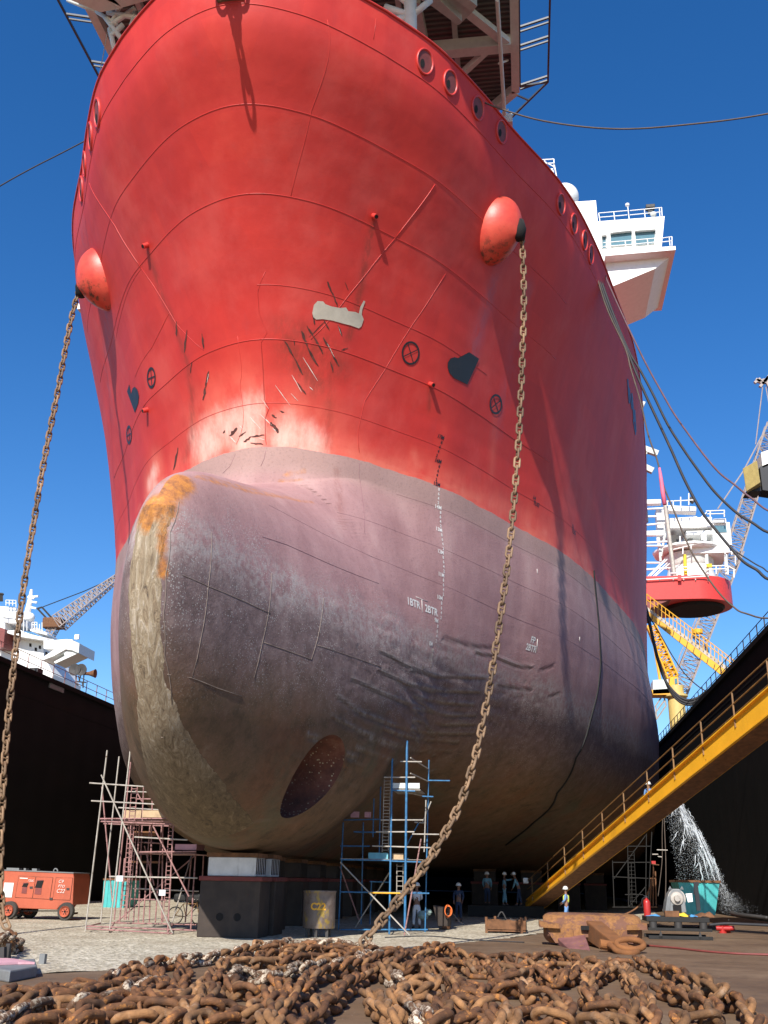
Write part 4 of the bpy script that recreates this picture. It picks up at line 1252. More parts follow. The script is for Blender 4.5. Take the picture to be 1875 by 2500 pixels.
def resample(pts, step):
    pts = [Vector([float(t) for t in p]) for p in pts]
    out = [pts[0].copy()]; i = 0; cur = pts[0].copy(); need = step
    while i < len(pts) - 1:
        seg = pts[i + 1] - cur; L = seg.length
        if L >= need:
            cur = cur + seg * (need / L); out.append(cur.copy()); need = step
        else:
            need -= L; i += 1; cur = pts[i].copy()
    return out
def catmull(P, n=10):
    P = [Vector([float(t) for t in p]) for p in P]
    Q = [P[0] * 2 - P[1]] + P + [P[-1] * 2 - P[-2]]
    out = []
    for i in range(1, len(Q) - 2):
        for k in range(n):
            t = k / n
            out.append(.5 * ((2 * Q[i]) + (-Q[i - 1] + Q[i + 1]) * t + (2 * Q[i - 1] - 5 * Q[i] + 4 * Q[i + 1] - Q[i + 2]) * t * t + (-Q[i - 1] + 3 * Q[i] - 3 * Q[i + 1] + Q[i + 2]) * t**3))
    out.append(P[-1]); return out
def chain(pts, label, mats, d=.0975, roll0=0.0, jit=.12, name='anchor_chain', group='anchor chains', ground=False, facing=None, weights=None, rstep=pi / 2):
    pitch = 4.05 * d
    P = resample(pts, pitch)[:101]
    root = empty(name, P[0], label, 'chain', group)
    r = random.Random(len(label) * 7 + int(P[0].x * 31))
    for i in range(len(P) - 1):
        c = (P[i] + P[i + 1]) / 2; t = (P[i + 1] - P[i]).normalized()
        if facing is not None: side = Vector([float(v) for v in facing(c)]).normalized()
        else: side = Vector((0, 0, 1))
        z = (side - t * side.dot(t)).normalized(); y = z.cross(t).normalized()
        a = roll0 + rstep * (i % 2) + r.uniform(-jit, jit)
        zz = z * cos(a) + y * sin(a); yy = zz.cross(t)
        m = r.choices(mats, weights)[0] if weights else r.choice(mats)
        o = bpy.data.objects.new('chain_link', linkmesh(m, r.randrange(3), d)); COL.objects.link(o); o.parent = root
        R_ = Matrix((t, yy, zz)).transposed()
        if ground:
            hz = d * .5 + .5 * 2.6 * d * abs(sin(a)); c = c + Vector((0, 0, hz))
        o.rotation_mode = 'QUATERNION'; o.rotation_quaternion = R_.to_quaternion(); o.location = c - root.location
    return root
towards = lambda c: (EYE[0] - c[0], EYE[1] - c[1], 0.2)
# starboard chain from the pod down to the floor
E_ = onY(1273, 575, 36.9); T_ = onZ(872, 2328)
nrm = np.array([E_[1] - T_[1], -(E_[0] - T_[0]), 0.]); nrm /= np.linalg.norm(nrm)
def onPlane(x, y):
    dd = ray(x, y); t = ((T_ - EYE) @ nrm) / (dd @ nrm); return EYE + dd * t
trk = [(1273, 572), (1277, 640), (1279, 740), (1276, 850), (1272, 960), (1267, 1060), (1260, 1160), (1252, 1260), (1241, 1360), (1228, 1460), (1214, 1560), (1198, 1660), (1180, 1760), (1157, 1860), (1124, 1960), (1072, 2060), (1010, 2150), (950, 2225), (905, 2280)]
P3 = [onPlane(*q) for q in trk] + [T_ + np.array([0, 0, .12])]
hangR = chain(catmull(P3, 8), 'rusty anchor chain hanging from the right hawse pod down to the floor', [M['chainhang']], facing=towards, roll0=.35, jit=.1)
# port chain
EL = onY(193, 705, 38.2); TL = onZ(20, 2285)
trkL = [(193, 705), (176, 770), (160, 850), (140, 960), (120, 1060), (103, 1150), (88, 1240), (72, 1340), (58, 1430), (45, 1530), (32, 1640), (20, 1750), (11, 1860), (5, 1960), (1, 2060), (0, 2160), (6, 2240)]
PLk = []
for (x, y) in trkL:
    # depth follows the height, from the pod to the touchdown
    Y = EL[1]
    for _ in range(12):
        z = onY(x, y, Y)[2]; f = min(max(z / EL[2], 0), 1); Y = TL[1] + (EL[1] - TL[1]) * f
    PLk.append(onY(x, y, Y))
PLk.append(TL + np.array([0, 0, .15]))
hangL = chain(catmull(PLk, 8), 'rusty anchor chain hanging from the left hawse pod along the left edge', [M['chainhang']], facing=towards, roll0=.5)
# black throats in the pods
for P_, q, rr in ((onY(1268, 556, 36.55), (1266, 560), (.30, .62)), (onY(197, 697, 37.9), (200, 695), (.3, .45))):
    c = Vector(P_.tolist()) + Vector((0, .0, .2)); mb = MB()
    mb.lathe(c - Vector((0, -.12, .2)), [(.22, -.5), (.30, 0), (.22, .42)], 16); mb.build('hawse_mouth', M['hole'], SHIP, smooth=True)
# chains ranged on the floor
c7 = lambda L: [(x * .5666, 1800 + y * .5668) for x, y in L]
c8 = lambda L: [(935 + x * .5666, 1800 + y * .5668) for x, y in L]
def gchain(L, label, mats, weights=None, z=0.0, **k):
    P = [onZ(x, y, .16 + z) for x, y in L]; P = [np.array([p[0], p[1], z]) for p in P]
    C_ = catmull(P, 10)
    r = random.Random(int(L[0][0]))
    ph = r.uniform(0, 6)
    C2 = []
    for i, p in enumerate(C_):
        q = p.copy(); q.x += .03 * sin(i * .5 + ph); q.y += .04 * sin(i * .4 + ph * 2); q.z += .05 * max(0, sin(i * .37 + ph)); C2.append(q)
    return chain(C2, label, mats, ground=True, roll0=pi / 4, jit=.24, weights=weights, group='heavy chains ranged out on the dock floor', **k)
A_, B_2, W_ = M['chain'], M['chainpale'], M['chainwhite']
gchain(c8([(1095, 960), (1150, 985), (1210, 1010), (1290, 1050), (1370, 1085), (1450, 1115), (1540, 1150), (1590, 1200), (1610, 1260)]), 'chain running from the anchor shackle to the bottom right corner of the photo', [A_, B_2], [3, 2])
gchain(c8([(1180, 1075), (1240, 1100), (1310, 1130), (1380, 1150), (1440, 1185), (1400, 1215), (1300, 1210), (1280, 1245)]), 'shorter chain bending back just left of the long chain in the bottom right corner', [A_, B_2])
gchain(c8([(1000, 968), (1050, 1030), (1095, 1085), (1125, 1140), (1150, 1200), (1155, 1260)]), 'straight chain running down to the bottom edge right of the closed chain loop', [A_, B_2], [2, 3])
gchain(c8([(1010, 1000), (950, 1020), (900, 1050), (880, 1100), (895, 1150), (960, 1170), (1030, 1150), (1075, 1180), (1040, 1220), (930, 1225)]), 'chain curled into an open loop below the anchor flukes', [A_, B_2], [2, 2])
gchain(c8([(0, 930), (60, 935), (130, 945), (200, 930), (270, 915), (350, 940), (420, 950), (500, 955), (580, 965), (650, 955), (720, 940), (790, 950), (860, 968), (930, 975), (1000, 985), (1080, 985)]), 'long chain at the back of the pile, from the middle to the anchor', [A_, B_2], [3, 1])
gchain(c8([(430, 975), (470, 1010), (520, 1050), (590, 1040), (640, 1015), (700, 1030), (760, 1050), (810, 1030), (830, 1000)]), 'wavy chain lying under the far row, left of the loop below the anchor', [A_, B_2], [3, 1])
gchain(c8([(610, 1055), (625, 1110), (690, 1120), (760, 1140), (790, 1180), (740, 1215), (660, 1200), (590, 1195), (540, 1240)]), 'chain coiling in an s-shape at the bottom of the photo, right of the middle', [A_, B_2], [3, 2])
gchain(c8([(160, 975), (200, 1010), (260, 1010), (300, 1060), (330, 1110), (330, 1160), (400, 1170), (480, 1150), (500, 1200), (470, 1260)]), 'chain dropping from the far row toward the bottom edge in the middle of the pile', [A_, B_2], [3, 2])
gchain(c8([(300, 1080), (360, 1070), (420, 1110), (400, 1150), (440, 1080), (520, 1090), (600, 1070)]), 'short tangled chain lying across the centre of the pile', [A_])
gchain(c8([(-10, 1010), (50, 1040), (120, 1060), (190, 1050), (220, 1070), (160, 1090), (70, 1100), (60, 1140), (130, 1180), (170, 1230), (150, 1270)]), 'crusty pale chain doubling back at the bottom centre of the photo', [B_2, W_], [4, 1])
gchain(c8([(440, 1200), (400, 1235), (330, 1220), (280, 1245), (200, 1260)]), 'few chain links cut off by the bottom edge near the middle', [A_, B_2])
gchain(c8([(880, 1235), (960, 1250), (1060, 1245), (1150, 1265)]), 'chain links along the bottom edge below the loop', [A_, B_2])
gchain(c7([(-60, 1150), (30, 1110), (110, 1095), (200, 1110), (290, 1085), (380, 1095), (470, 1070), (560, 1060), (640, 1045)]), 'dark brown chain along the back left side of the pile', [A_])
gchain(c7([(480, 1045), (540, 1015), (610, 995), (690, 975), (770, 965), (840, 955), (920, 945), (1000, 930), (1090, 910), (1180, 900), (1260, 892), (1360, 892), (1450, 890), (1560, 898), (1659, 905)]), 'salt-whitened chain forming the back edge of the pile toward the hanging chain', [W_, A_, B_2], [8, 1, 1])
gchain(c7([(-40, 1250), (50, 1215), (130, 1175), (220, 1165), (310, 1165), (400, 1140), (480, 1130), (560, 1100), (640, 1060), (720, 1030)]), 'chain with white salt crust in the lower left corner', [W_, B_2, A_], [7, 2, 1])
gchain(c7([(100, 1245), (220, 1235), (320, 1210), (420, 1190), (520, 1180), (620, 1170), (740, 1175), (860, 1160), (960, 1165), (1060, 1150)]), 'thick brown chain lying along the bottom edge at the left', [A_, B_2], [5, 1])
gchain(c7([(60, 1210), (160, 1150), (200, 1120), (280, 1135), (360, 1120), (450, 1100)]), 'short brown chain in the left corner between two whitened chains', [A_])
gchain(c7([(965, 1050), (1020, 1085), (1090, 1100), (1150, 1110), (1160, 1150), (1090, 1180), (1010, 1210), (900, 1225), (800, 1240)]), 'rust-brown chain that turns back in a hairpin at the left of the steel floor gap', [A_, B_2], [4, 1])
gchain(c7([(1250, 1260), (1320, 1210), (1390, 1160), (1450, 1115), (1510, 1065), (1580, 1020), (1659, 985), (1740, 950), (1830, 915), (1900, 900)]), 'straight taut chain running diagonally from the bottom edge up to the right', [A_, B_2], [4, 1])
gchain(c7([(1150, 1260), (1210, 1190), (1260, 1120), (1320, 1060), (1390, 1020), (1460, 1000), (1540, 980), (1620, 950), (1720, 925)]), 'brown chain beside the straight diagonal chain, on its left', [A_, B_2], [3, 2])
gchain(c7([(985, 1035), (1060, 1020), (1140, 1035), (1220, 1020), (1310, 1005), (1400, 985), (1480, 975), (1560, 950), (1659, 930)]), 'pale crusted chain crossing the middle left of the pile', [W_, B_2, A_], [6, 3, 1])
gchain(c7([(790, 970), (790, 1030), (770, 1080), (720, 1120), (640, 1115), (580, 1140)]), 'chain end dropping off the whitened back row at the left of the pile', [A_])
gchain(c7([(900, 1110), (920, 1050), (950, 1000), (1010, 970), (1100, 955), (1200, 940), (1300, 925), (1400, 915), (1500, 920), (1600, 925)]), 'brown chain lying just in front of the whitened back row', [A_, B_2], [4, 1])
gchain(c7([(720, 1240), (800, 1200), (870, 1130), (940, 1090)]), 'short chain near the bottom edge left of the hairpin', [A_, B_2])
gchain(c7([(1590, 1100), (1620, 1150), (1650, 1180), (1700, 1215), (1740, 1250)]), 'pale chain coming out beyond the steel floor gap at the bottom middle', [B_2])
gchain([(872, 2328), (850, 2322), (810, 2316), (760, 2313), (700, 2312), (640, 2315)], 'brown chain end where the hanging chain meets the floor', [A_])
gchain([(-30, 2300), (5, 2292), (30, 2296), (45, 2304), (30, 2312), (0, 2314), (-30, 2310)], 'small heap of whitened chain on gravel by the left edge', [W_, A_])
gchain([(-30, 2290), (8, 2284), (25, 2290), (10, 2300), (-20, 2300)], 'top turn of the small whitened chain heap by the left edge', [W_, A_], z=.22)

gchain(c7([(-30, 1185), (60, 1165), (150, 1140), (240, 1130), (330, 1120), (420, 1105), (520, 1090), (600, 1075)]), 'rust-brown chain lying between the two white-crusted chains at the left', [A_, B_2])
gchain(c7([(560, 1150), (640, 1130), (700, 1150), (790, 1130), (860, 1095), (900, 1060), (930, 1020)]), 'chain bent toward the back left of the hairpin chain', [A_, B_2])
gchain(c7([(620, 1010), (680, 1040), (700, 1080), (640, 1090), (600, 1120), (520, 1140), (430, 1160), (350, 1185)]), 'dark chain snaking from the whitened back row to the left front', [A_])
gchain(c7([(1000, 985), (1100, 975), (1200, 970), (1300, 955), (1400, 950), (1500, 945), (1580, 930), (1640, 918)]), 'second brown chain in front of the whitened back row, touching it', [A_, B_2])
gchain(c7([(1180, 1045), (1220, 1080), (1190, 1130), (1200, 1170), (1160, 1200), (1130, 1240)]), 'crumpled chain falling from the pale crusted chain to the bottom edge', [B_2, A_])
gchain(c7([(330, 1240), (420, 1225), (500, 1215), (600, 1210), (700, 1215), (760, 1235)]), 'brown chain half cut by the bottom edge at the lower left', [A_, B_2])
gchain(c8([(60, 985), (130, 1000), (200, 985), (270, 975), (340, 985), (410, 1005), (480, 1000), (560, 1005)]), 'chain pressed against the front of the far row in the middle', [A_, B_2])
gchain(c8([(640, 985), (700, 1000), (760, 990), (820, 995), (880, 1010), (940, 1000)]), 'chain in front of the far row just left of the anchor shank', [A_, B_2])
gchain(c8([(230, 1125), (260, 1180), (230, 1220), (250, 1260)]), 'short chain at the bottom edge right of the crusty doubled chain', [A_, B_2])
gchain(c8([(1230, 1020), (1290, 1035), (1350, 1060), (1420, 1085), (1480, 1105)]), 'second strand lying over the long chain right of the anchor shackle', [A_, B_2], z=.16)

# ------------------------------------------------------------------ the ship's own anchor laid on the floor
gA = onZ(1395, 2312); s_ = (gA - EYE) @ FW / FP      # metres per photo pixel at that depth
a8 = lambda x, y, Y: onY(935 + x * .5666, 1800 + y * .5668, Y)
YA = gA[1]
ANC = empty('ship_anchor', (gA[0], gA[1], 0), 'huge rust-crusted stockless anchor lying on the floor among the chains', 'anchor')
cr = lambda x, y, Y: np.array(a8(x, y, Y))
# crown: long rounded bar
mb = MB()
L0 = cr(690, 800, YA + 1.0); L1 = cr(1110, 800, YA + 1.0)
w_ = L1[0] - L0[0]; cz = .86
prof = [(-.50, .26), (-.44, .58), (-.18, .86), (.22, .95), (.50, .85), (.58, .40), (.35, .04), (-.25, .04)]
secs = [(0, .62), (.02, .80), (.06, .95), (.2, 1.0), (.5, 1.0), (.8, 1.0), (.94, .95), (.98, .80), (1, .62)]
V = []; F = []
for i, (t, sc) in enumerate(secs):
    x = L0[0] + w_ * t
    for (py, pz) in prof:
        V.append((x, YA + 1.0 + py * sc, .62 + (pz - .62) * sc))
n = len(prof)
for i in range(len(secs) - 1):
    for j in range(n):
        F.append((i * n + j, i * n + (j + 1) % n, (i + 1) * n + (j + 1) % n, (i + 1) * n + j))
F.append(tuple(range(n))); F.append(tuple(range((len(secs) - 1) * n, len(secs) * n)))
mb.add(V, F); mb.build('crown', M['anchor'], ANC, auto=35)
# side pads (tripping palms)
mb = MB()
for s in (-1, 1):
    xx = L0[0] if s < 0 else L1[0]
    mb.prism([(xx - .12 * s * -1, YA + .3, .52), (xx + .14 * s, YA + .45, .56), (xx + .14 * s, YA + 1.5, .56), (xx - .3 * s, YA + 1.6, .50), (xx - .5 * s, YA + .3, .50)], (0, 0, .14))
    mb.prism([(xx - .35 * s, YA + .42, .08), (xx - .05 * s, YA + .5, .5), (xx - .9 * s, YA + .42, .5), (xx - .9 * s, YA + .42, .08)], (0, 1.0, 0))
    mb.build('tripping_palm', M['anchor'], ANC); mb = MB()
# flukes pointing to the camera and down
def fluke(pts_px, Ys, name='fluke', th=.22):
    P = [a8(x, y, Y) for (x, y), Y in zip(pts_px, Ys)]
    v0 = Vector((P[1] - P[0]).tolist()); v1 = Vector((P[2] - P[0]).tolist()); nn = v0.cross(v1).normalized()
    if nn.y > 0: nn = -nn
    mb = MB(); mb.prism([Vector(p.tolist()) for p in P], -nn * th); return mb.build(name, M['fluke'], ANC, bevel=.03)
fluke([(748, 862), (870, 850), (893, 915), (838, 946)], [YA + .55, YA + .5, YA - 1.5, YA - 1.75])
fluke([(960, 850), (1050, 862), (1042, 930), (965, 900)], [YA + .6, YA + .65, YA - .4, YA - .5])
# shank
S0 = a8(905, 830, YA + .9); S1 = a8(1035, 925, YA - 2.3)
mb = MB()
d_ = Vector((S1 - S0).tolist()); dn_v = d_.normalized(); sdv = dn_v.cross(Vector((0, 0, 1))).normalized(); upv = sdv.cross(dn_v)
P = []
for q, w1, h1 in ((Vector(S0.tolist()), .25, .30), (Vector(S0.tolist()) + d_ * .85, .22, .22), (Vector(S1.tolist()), .19, .18)):
    for x, y in ((-1, -1), (1, -1), (1, 1), (-1, 1)): P.append(q + sdv * x * w1 + upv * y * h1)
mb.add(P, [(0, 1, 2, 3), (11, 10, 9, 8)] + [(i * 4 + j, i * 4 + (j + 1) % 4, i * 4 + 4 + (j + 1) % 4, i * 4 + 4 + j) for i in (0, 1) for j in range(4)])
mb.build('shank', M['anchoror'], ANC, bevel=.04)
mb = MB(); c0 = a8(908, 822, YA + .42); mb.box(c0, (.78, .10, .12)); mb.build('crown_slot', M['hole'], ANC)
# anchor shackle: horseshoe and pin
mb = MB(); c1 = Vector(S1.tolist()); dxy = Vector((dn_v.x, dn_v.y, 0)).normalized(); sxy = Vector((dxy.y, -dxy.x, 0))
pts = [c1 + sxy * .30 - dxy * .45 + Vector((0, 0, .16)), c1 + sxy * .32 + dxy * .1 + Vector((0, 0, .13)), c1 + sxy * .28 + dxy * .4 + Vector((0, 0, .05)), c1 + dxy * .58, c1 - sxy * .28 + dxy * .4 + Vector((0, 0, .02)), c1 - sxy * .32 + dxy * .1, c1 - sxy * .30 - dxy * .45]
mb.tube(catmull(pts, 6), .08, 12); mb.build('shackle', M['anchoror'], ANC, smooth=True)
mb = MB(); mb.cyl(c1 - sxy * .55 - dxy * .42 + Vector((0, 0, .05)), c1 + sxy * .55 - dxy * .42 + Vector((0, 0, .18)), .13, 14); mb.build('shackle_pin', M['anchoror'], ANC)
mb = MB(); q = Vector(a8(1050, 905, YA - 2.2).tolist())
pts = [q + Vector((.38 * cos(t) + .1, .22 * sin(t), .12 * sin(t) + .08)) for t in np.linspace(0, 2 * pi, 17)[:-1]]
mb.tube(pts, .085, 10, closed=True); mb.build('end_link', M['anchoror'], ANC, smooth=True)
# ------------------------------------------------------------------ scaffolds
z4 = lambda x, y: (x * .3014, 1800 + y * .3014)
z1 = lambda x, y: (650 + x * .3617, 1700 + y * .3617)
z2 = lambda x, y: (1150 + x * .437, 1900 + y * .437)
def ypx(x, y): return onZ(x, y)[1]
class Scaf:
    def __init__(s, cv, root): s.cv = cv; s.root = root
    def bar(s, a, b, Ya, Yb=None, mat=None, r=.026, name='tube'):
        Yb = Ya if Yb is None else Yb
        p = onY(*s.cv(*a), Ya); q = onY(*s.cv(*b), Yb)
        p[2] = max(p[2], .03); q[2] = max(q[2], .03)
        mb = MB(); mb.tube([p, q], r, 6); return mb.build(name, mat, s.root)
    def board(s, x0, y0, x1, y1, Y, mat, name='board', dep=.9, th=None):
        p = onY(*s.cv(x0, y0), Y); q = onY(*s.cv(x1, y1), Y)
        mb = MB(); mb.hexa([(p[0], Y, q[2]), (q[0], Y, q[2]), (q[0], Y + dep, q[2]), (p[0], Y + dep, q[2]), (p[0], Y, p[2]), (q[0], Y, p[2]), (q[0], Y + dep, p[2]), (p[0], Y + dep, p[2])])
        return mb.build(name, mat, s.root)
    def ladder(s, a, b, w_, Y, mat, n=16, r=.018):
        mb = MB(); p0 = onY(*s.cv(*a), Y); p1 = onY(*s.cv(*b), Y); q0 = onY(*s.cv(a[0] + w_, a[1]), Y); q1 = onY(*s.cv(b[0] + w_, b[1]), Y)
        mb.tube([p0, p1], r, 5); mb.tube([q0, q1], r, 5)
        for i in range(n):
            t = (i + .5) / n; mb.tube([p0 + (p1 - p0) * t, q0 + (q1 - q0) * t], r * .8, 5)
        return mb.build('ladder', mat, s.root)
pb_ = onZ(*z4(1100, 1560))
PS = empty('pink_scaffold', (pb_[0], pb_[1], 0), 'scaffold tower of pinkish rusty tubes standing left of the bulbous bow', 'scaffold')
S = Scaf(z4, PS); YFr = ypx(*z4(690, 1580)); YBk = YFr + 3.0
pk, gv = M['pinksteel'], M['galv']
for a, b, Y, m in (((690, 1580), (868, 105), YFr, gv), ((885, 1590), (1055, 110), YFr, gv), ((815, 1500), (965, 155), YBk, gv), ((925, 1480), (1058, 200), YBk, pk), ((1357, 1600), (1405, 700), YFr, pk), ((1120, 1500), (1168, 278), YBk, pk),
                   ((1545, 1560), (1585, 940), YFr + .8, pk), ((1500, 1500), (1552, 960), YBk, pk), ((1080, 1500), (1130, 710), YFr + 1, pk), ((1160, 1500), (1215, 710), YBk, pk), ((1210, 1500), (1235, 450), YFr + 1, pk), ((1258, 1500), (1310, 720), YBk, pk),
                   ((1310, 1500), (1320, 720), YFr + 1, pk), ((1020, 1480), (1060, 700), YBk, pk), ((968, 1500), (1010, 980), YFr + 1, pk), ((1635, 1250), (1650, 950), YBk, pk)):
    S.bar(a, b, Y, mat=m, name='standard', r=.028)
for a, b, Y, m in (((725, 370), (1250, 405), YFr, gv), ((740, 515), (1310, 545), YFr, gv), ((960, 570), (1330, 590), YBk, gv), ((1025, 440), (1260, 445), YBk, gv), ((810, 660), (1380, 658), YFr, pk), ((820, 682), (1395, 705), YFr, pk), ((840, 700), (1390, 720), YBk, pk), ((1090, 808), (1520, 832), YFr, gv),
                   ((1130, 930), (1590, 925), YFr, pk), ((1100, 945), (1590, 942), YBk, pk), ((885, 1128), (1600, 1140), YFr, gv), ((1080, 1225), (1610, 1248), YBk, gv), ((690, 1530), (1590, 1565), YFr, pk), ((700, 1550), (1400, 1590), YFr - .1, pk), ((895, 1503), (1590, 1518), YBk, pk), ((1060, 1310), (1350, 1320), YBk, pk),
                   ((1130, 850), (1320, 860), YBk, pk), ((1100, 500), (1260, 500), YBk, pk)):
    S.bar(a, b, Y, mat=m, name='ledger', r=.026)
for a, b, Y, Y2, m in (((820, 305), (1400, 1600), YFr - .1, None, gv), ((1240, 720), (1530, 1290), YFr - .1, None, pk), ((940, 1500), (1590, 950), YBk, None, pk), ((825, 400), (910, 1330), YBk, None, pk), ((1395, 1500), (1550, 960), YFr, YBk, gv), ((1100, 430), (1150, 520), YBk, None, pk), ((1170, 880), (1250, 1200), YBk, None, pk)):
    S.bar(a, b, Y, Y2, mat=m, name='brace', r=.026)
for a, b in (((700, 1535), (815, 1505)), ((885, 1590), (925, 1500)), ((820, 682), (860, 672)), ((1357, 1600), (1400, 1510)), ((1395, 705), (1370, 715))):
    S.bar(a, b, YFr, YBk, mat=pk, name='transom', r=.026)
S.ladder((1068, 400), (985, 1380), 46, YFr + .3, pk, n=26); S.ladder((1370, 710), (1320, 1500), 38, YFr + .4, pk, n=22); S.ladder((1005, 1480), (1075, 720), 35, YBk - .3, pk, n=20)
S.board(1155, 592, 1390, 650, YFr + .2, M['wood']); S.board(1420, 865, 1590, 912, YFr + .2, M['pinkboard'])
S.board(830, 672, 1385, 682, YFr + .05, M['pinksteel'], name='deck_plank', dep=2.6); S.board(1130, 938, 1585, 946, YFr + .05, M['pinksteel'], name='deck_plank', dep=2.6)
S.board(1000, 590, 1140, 655, YBk, M['wood'], dep=.1); S.board(1090, 760, 1260, 800, YBk, M['rusty'], dep=.1); S.board(1050, 1000, 1290, 1020, YBk, M['rusty'], dep=.4)
for (x, y) in ((945, 1120), (1290, 1235)):
    S.board(x, y, x + 48, y + 48, YFr - .12, M['whitecloth'], name='white_rag', dep=.04)
# blue scaffold under the forefoot
pb_ = onZ(*z1(780, 1580))
BS = empty('blue_scaffold', (pb_[0], pb_[1], 0), 'tall scaffold tower of blue tubes with ladders under the bow, behind the hanging chain', 'scaffold')
S = Scaf(z1, BS); Y0 = ypx(*z1(830, 1612)); Y1 = Y0 + 2.2; bl, gv = M['bluetube'], M['galv']
for a, b, Y, m, r in (((935, 1590), (950, 300), Y0, bl, .045), ((830, 1612), (850, 420), Y0, bl, .036), ((487, 1580), (520, 850), Y1, bl, .026), ((1072, 1592), (1098, 430), Y1, M['bluetube'], .026), ((762, 1100), (773, 560), Y1, bl, .026), ((640, 1540), (655, 850), Y1 + 1, bl, .026), ((720, 950), (727, 690), Y1, bl, .024), ((700, 1540), (710, 1250), Y1 + 1, bl, .024), ((835, 1090), (842, 620), Y1, bl, .024), ((1066, 1050), (1078, 700), Y0 + 1, gv, .024)):
    S.bar(a, b, Y, mat=m, name='standard', r=r)
for a, b, Y, m in (((905, 440), (1050, 442), Y0, gv), ((795, 547), (1005, 547), Y0, gv), ((850, 635), (1005, 640), Y0, bl), ((1095, 568), (1240, 570), Y0 + .5, bl), ((1050, 675), (1128, 678), Y0 + .5, bl), ((775, 835), (1060, 835), Y0, gv), ((740, 915), (1000, 915), Y0, gv), ((985, 930), (1168, 932), Y0 + .5, gv), ((715, 1010), (1110, 1022), Y0, gv),
                   ((500, 1102), (830, 1108), Y0, bl), ((830, 1112), (1078, 1120), Y0, bl), ((500, 1320), (1100, 1330), Y0, bl), ((500, 1575), (1090, 1575), Y0, bl), ((590, 915), (740, 918), Y1, bl), ((500, 835), (760, 830), Y1, bl), ((1000, 850), (1080, 855), Y1, gv), ((700, 1250), (830, 1255), Y1, bl), ((500, 1010), (700, 1012), Y1, bl)):
    S.bar(a, b, Y, mat=m, name='ledger', r=.026)
S.bar((690, 1326), (905, 1329), Y0 - .03, mat=M['yellow'], name='striped_guard', r=.03)
for a, b, Y, Y2, m in (((500, 1120), (970, 1622), Y0, Y0 - .6, gv), ((498, 1150), (625, 1510), Y1, None, M['pinksteel']), ((830, 1190), (600, 1560), Y1, None, M['galv']), ((1045, 962), (932, 1622), Y0 - .5, None, M['pinksteel']), ((1113, 710), (1055, 850), Y1, None, gv), ((975, 415), (1095, 490), Y0, Y1, gv), ((975, 520), (1095, 575), Y0, Y1, gv), ((940, 645), (1095, 680), Y0, Y1, gv), ((1030, 850), (950, 1000), Y1, None, bl)):
    S.bar(a, b, Y, Y2, mat=m, name='brace', r=.026)
for (x, y) in ((835, 1112), (940, 1110), (835, 1575), (938, 635), (848, 635)):
    S.bar((x, y), (x + 18, y - 14), Y0, Y1, mat=bl, name='transom')
S.ladder((797, 560), (782, 1050), 42, Y0 + .6, gv, n=22); S.ladder((882, 1130), (880, 1400), 42, Y0 + .6, gv, n=8)
S.board(852, 585, 1035, 622, Y0 + .1, M['offwhite'], dep=.05); S.board(570, 778, 626, 818, Y1, M['pinkboard'], dep=.05); S.board(664, 780, 706, 818, Y1, M['pinkboard'], dep=.05)
S.board(690, 1055, 822, 1098, Y0 + .3, M['blueboard'], dep=.05); S.board(852, 1060, 925, 1102, Y0 + .3, M['wood'], dep=.05)
S.board(850, 628, 1040, 634, Y0 + .1, M['galv'], name='deck_plank', dep=1.8); S.board(500, 1096, 1070, 1102, Y0 + .1, M['galv'], name='deck_plank', dep=2.0)
# dark access tower deep behind on the right
pb_ = onZ(*z2(920, 735))
DS = empty('dark_scaffold', (pb_[0], 62, 0), 'dim scaffold tower in the shadow beside the yellow stairway, under the starboard bilge', 'scaffold')
S = Scaf(z2, DS)
for a, b in (((800, 720), (790, 460)), ((880, 720), (875, 380)), ((900, 720), (895, 470)), ((975, 720), (980, 310)), ((990, 720), (1010, 300))):
    S.bar(a, b, 62, mat=M['blacksteel'], name='standard')  # near-black steel puts the tower's shade into its colour
for a, b in (((790, 470), (1000, 470)), ((790, 550), (990, 560)), ((860, 380), (1010, 380)), ((790, 720), (1000, 720)), ((860, 650), (960, 650))):
    S.bar(a, b, 62, mat=M['blacksteel'], name='ledger')
for a, b in (((800, 560), (975, 320)), ((880, 720), (980, 600))):
    S.bar(a, b, 62, mat=M['blacksteel'], name='brace')
S.ladder((875, 400), (890, 700), 35, 61.9, M['blacksteel'], n=14)
# rusty pipe stand with red hose
RS = empty('pipe_stand', (onZ(*z2(1015, 725))), 'slim rusty pipe stand left of the turquoise tank', 'stand')
S = Scaf(z2, RS); Yr = 52
for a, b in (((1000, 720), (1008, 560)), ((1018, 725), (1018, 480)), ((1035, 720), (1030, 520))):
    S.bar(a, b, Yr, mat=M['rusty'], name='upright', r=.035)
for a, b, m in (((1038, 400), (1098, 402), gv), ((1012, 425), (1045, 425), gv), ((1043, 437), (1066, 440), gv), ((1008, 480), (1050, 485), M['rusty']), ((1000, 560), (1030, 560), M['rusty'])):
    S.bar(a, b, Yr, mat=m, name='cross_tube')
S.board(1008, 462, 1032, 482, Yr, M['redtin'], name='clamp_box', dep=.15)
S.board(1005, 716, 1040, 723, Yr - .3, M['rusty'], name='foot_plate', dep=.6)
def hose(L, Ys, r, mat, label, cat='hose', name='hose', group=None):
    P = [onY(*q, Y) for q, Y in zip(L, Ys)] if hasattr(Ys, '__len__') else [onY(*q, Ys) for q in L]
    for p in P: p[2] = max(p[2], r)
    mb = MB(); mb.tube(catmull(P, 8), r, 8); return mb.build(name, mat, smooth=True, label=label, cat=cat, loc=P[0], group=group)
hose([z2(*q) for q in ((1010, 560), (1000, 610), (970, 670), (930, 720), (880, 752), (840, 765))], 51.5, .04, M['rusty'], 'thin red-brown hose curving down from the pipe stand to the floor')
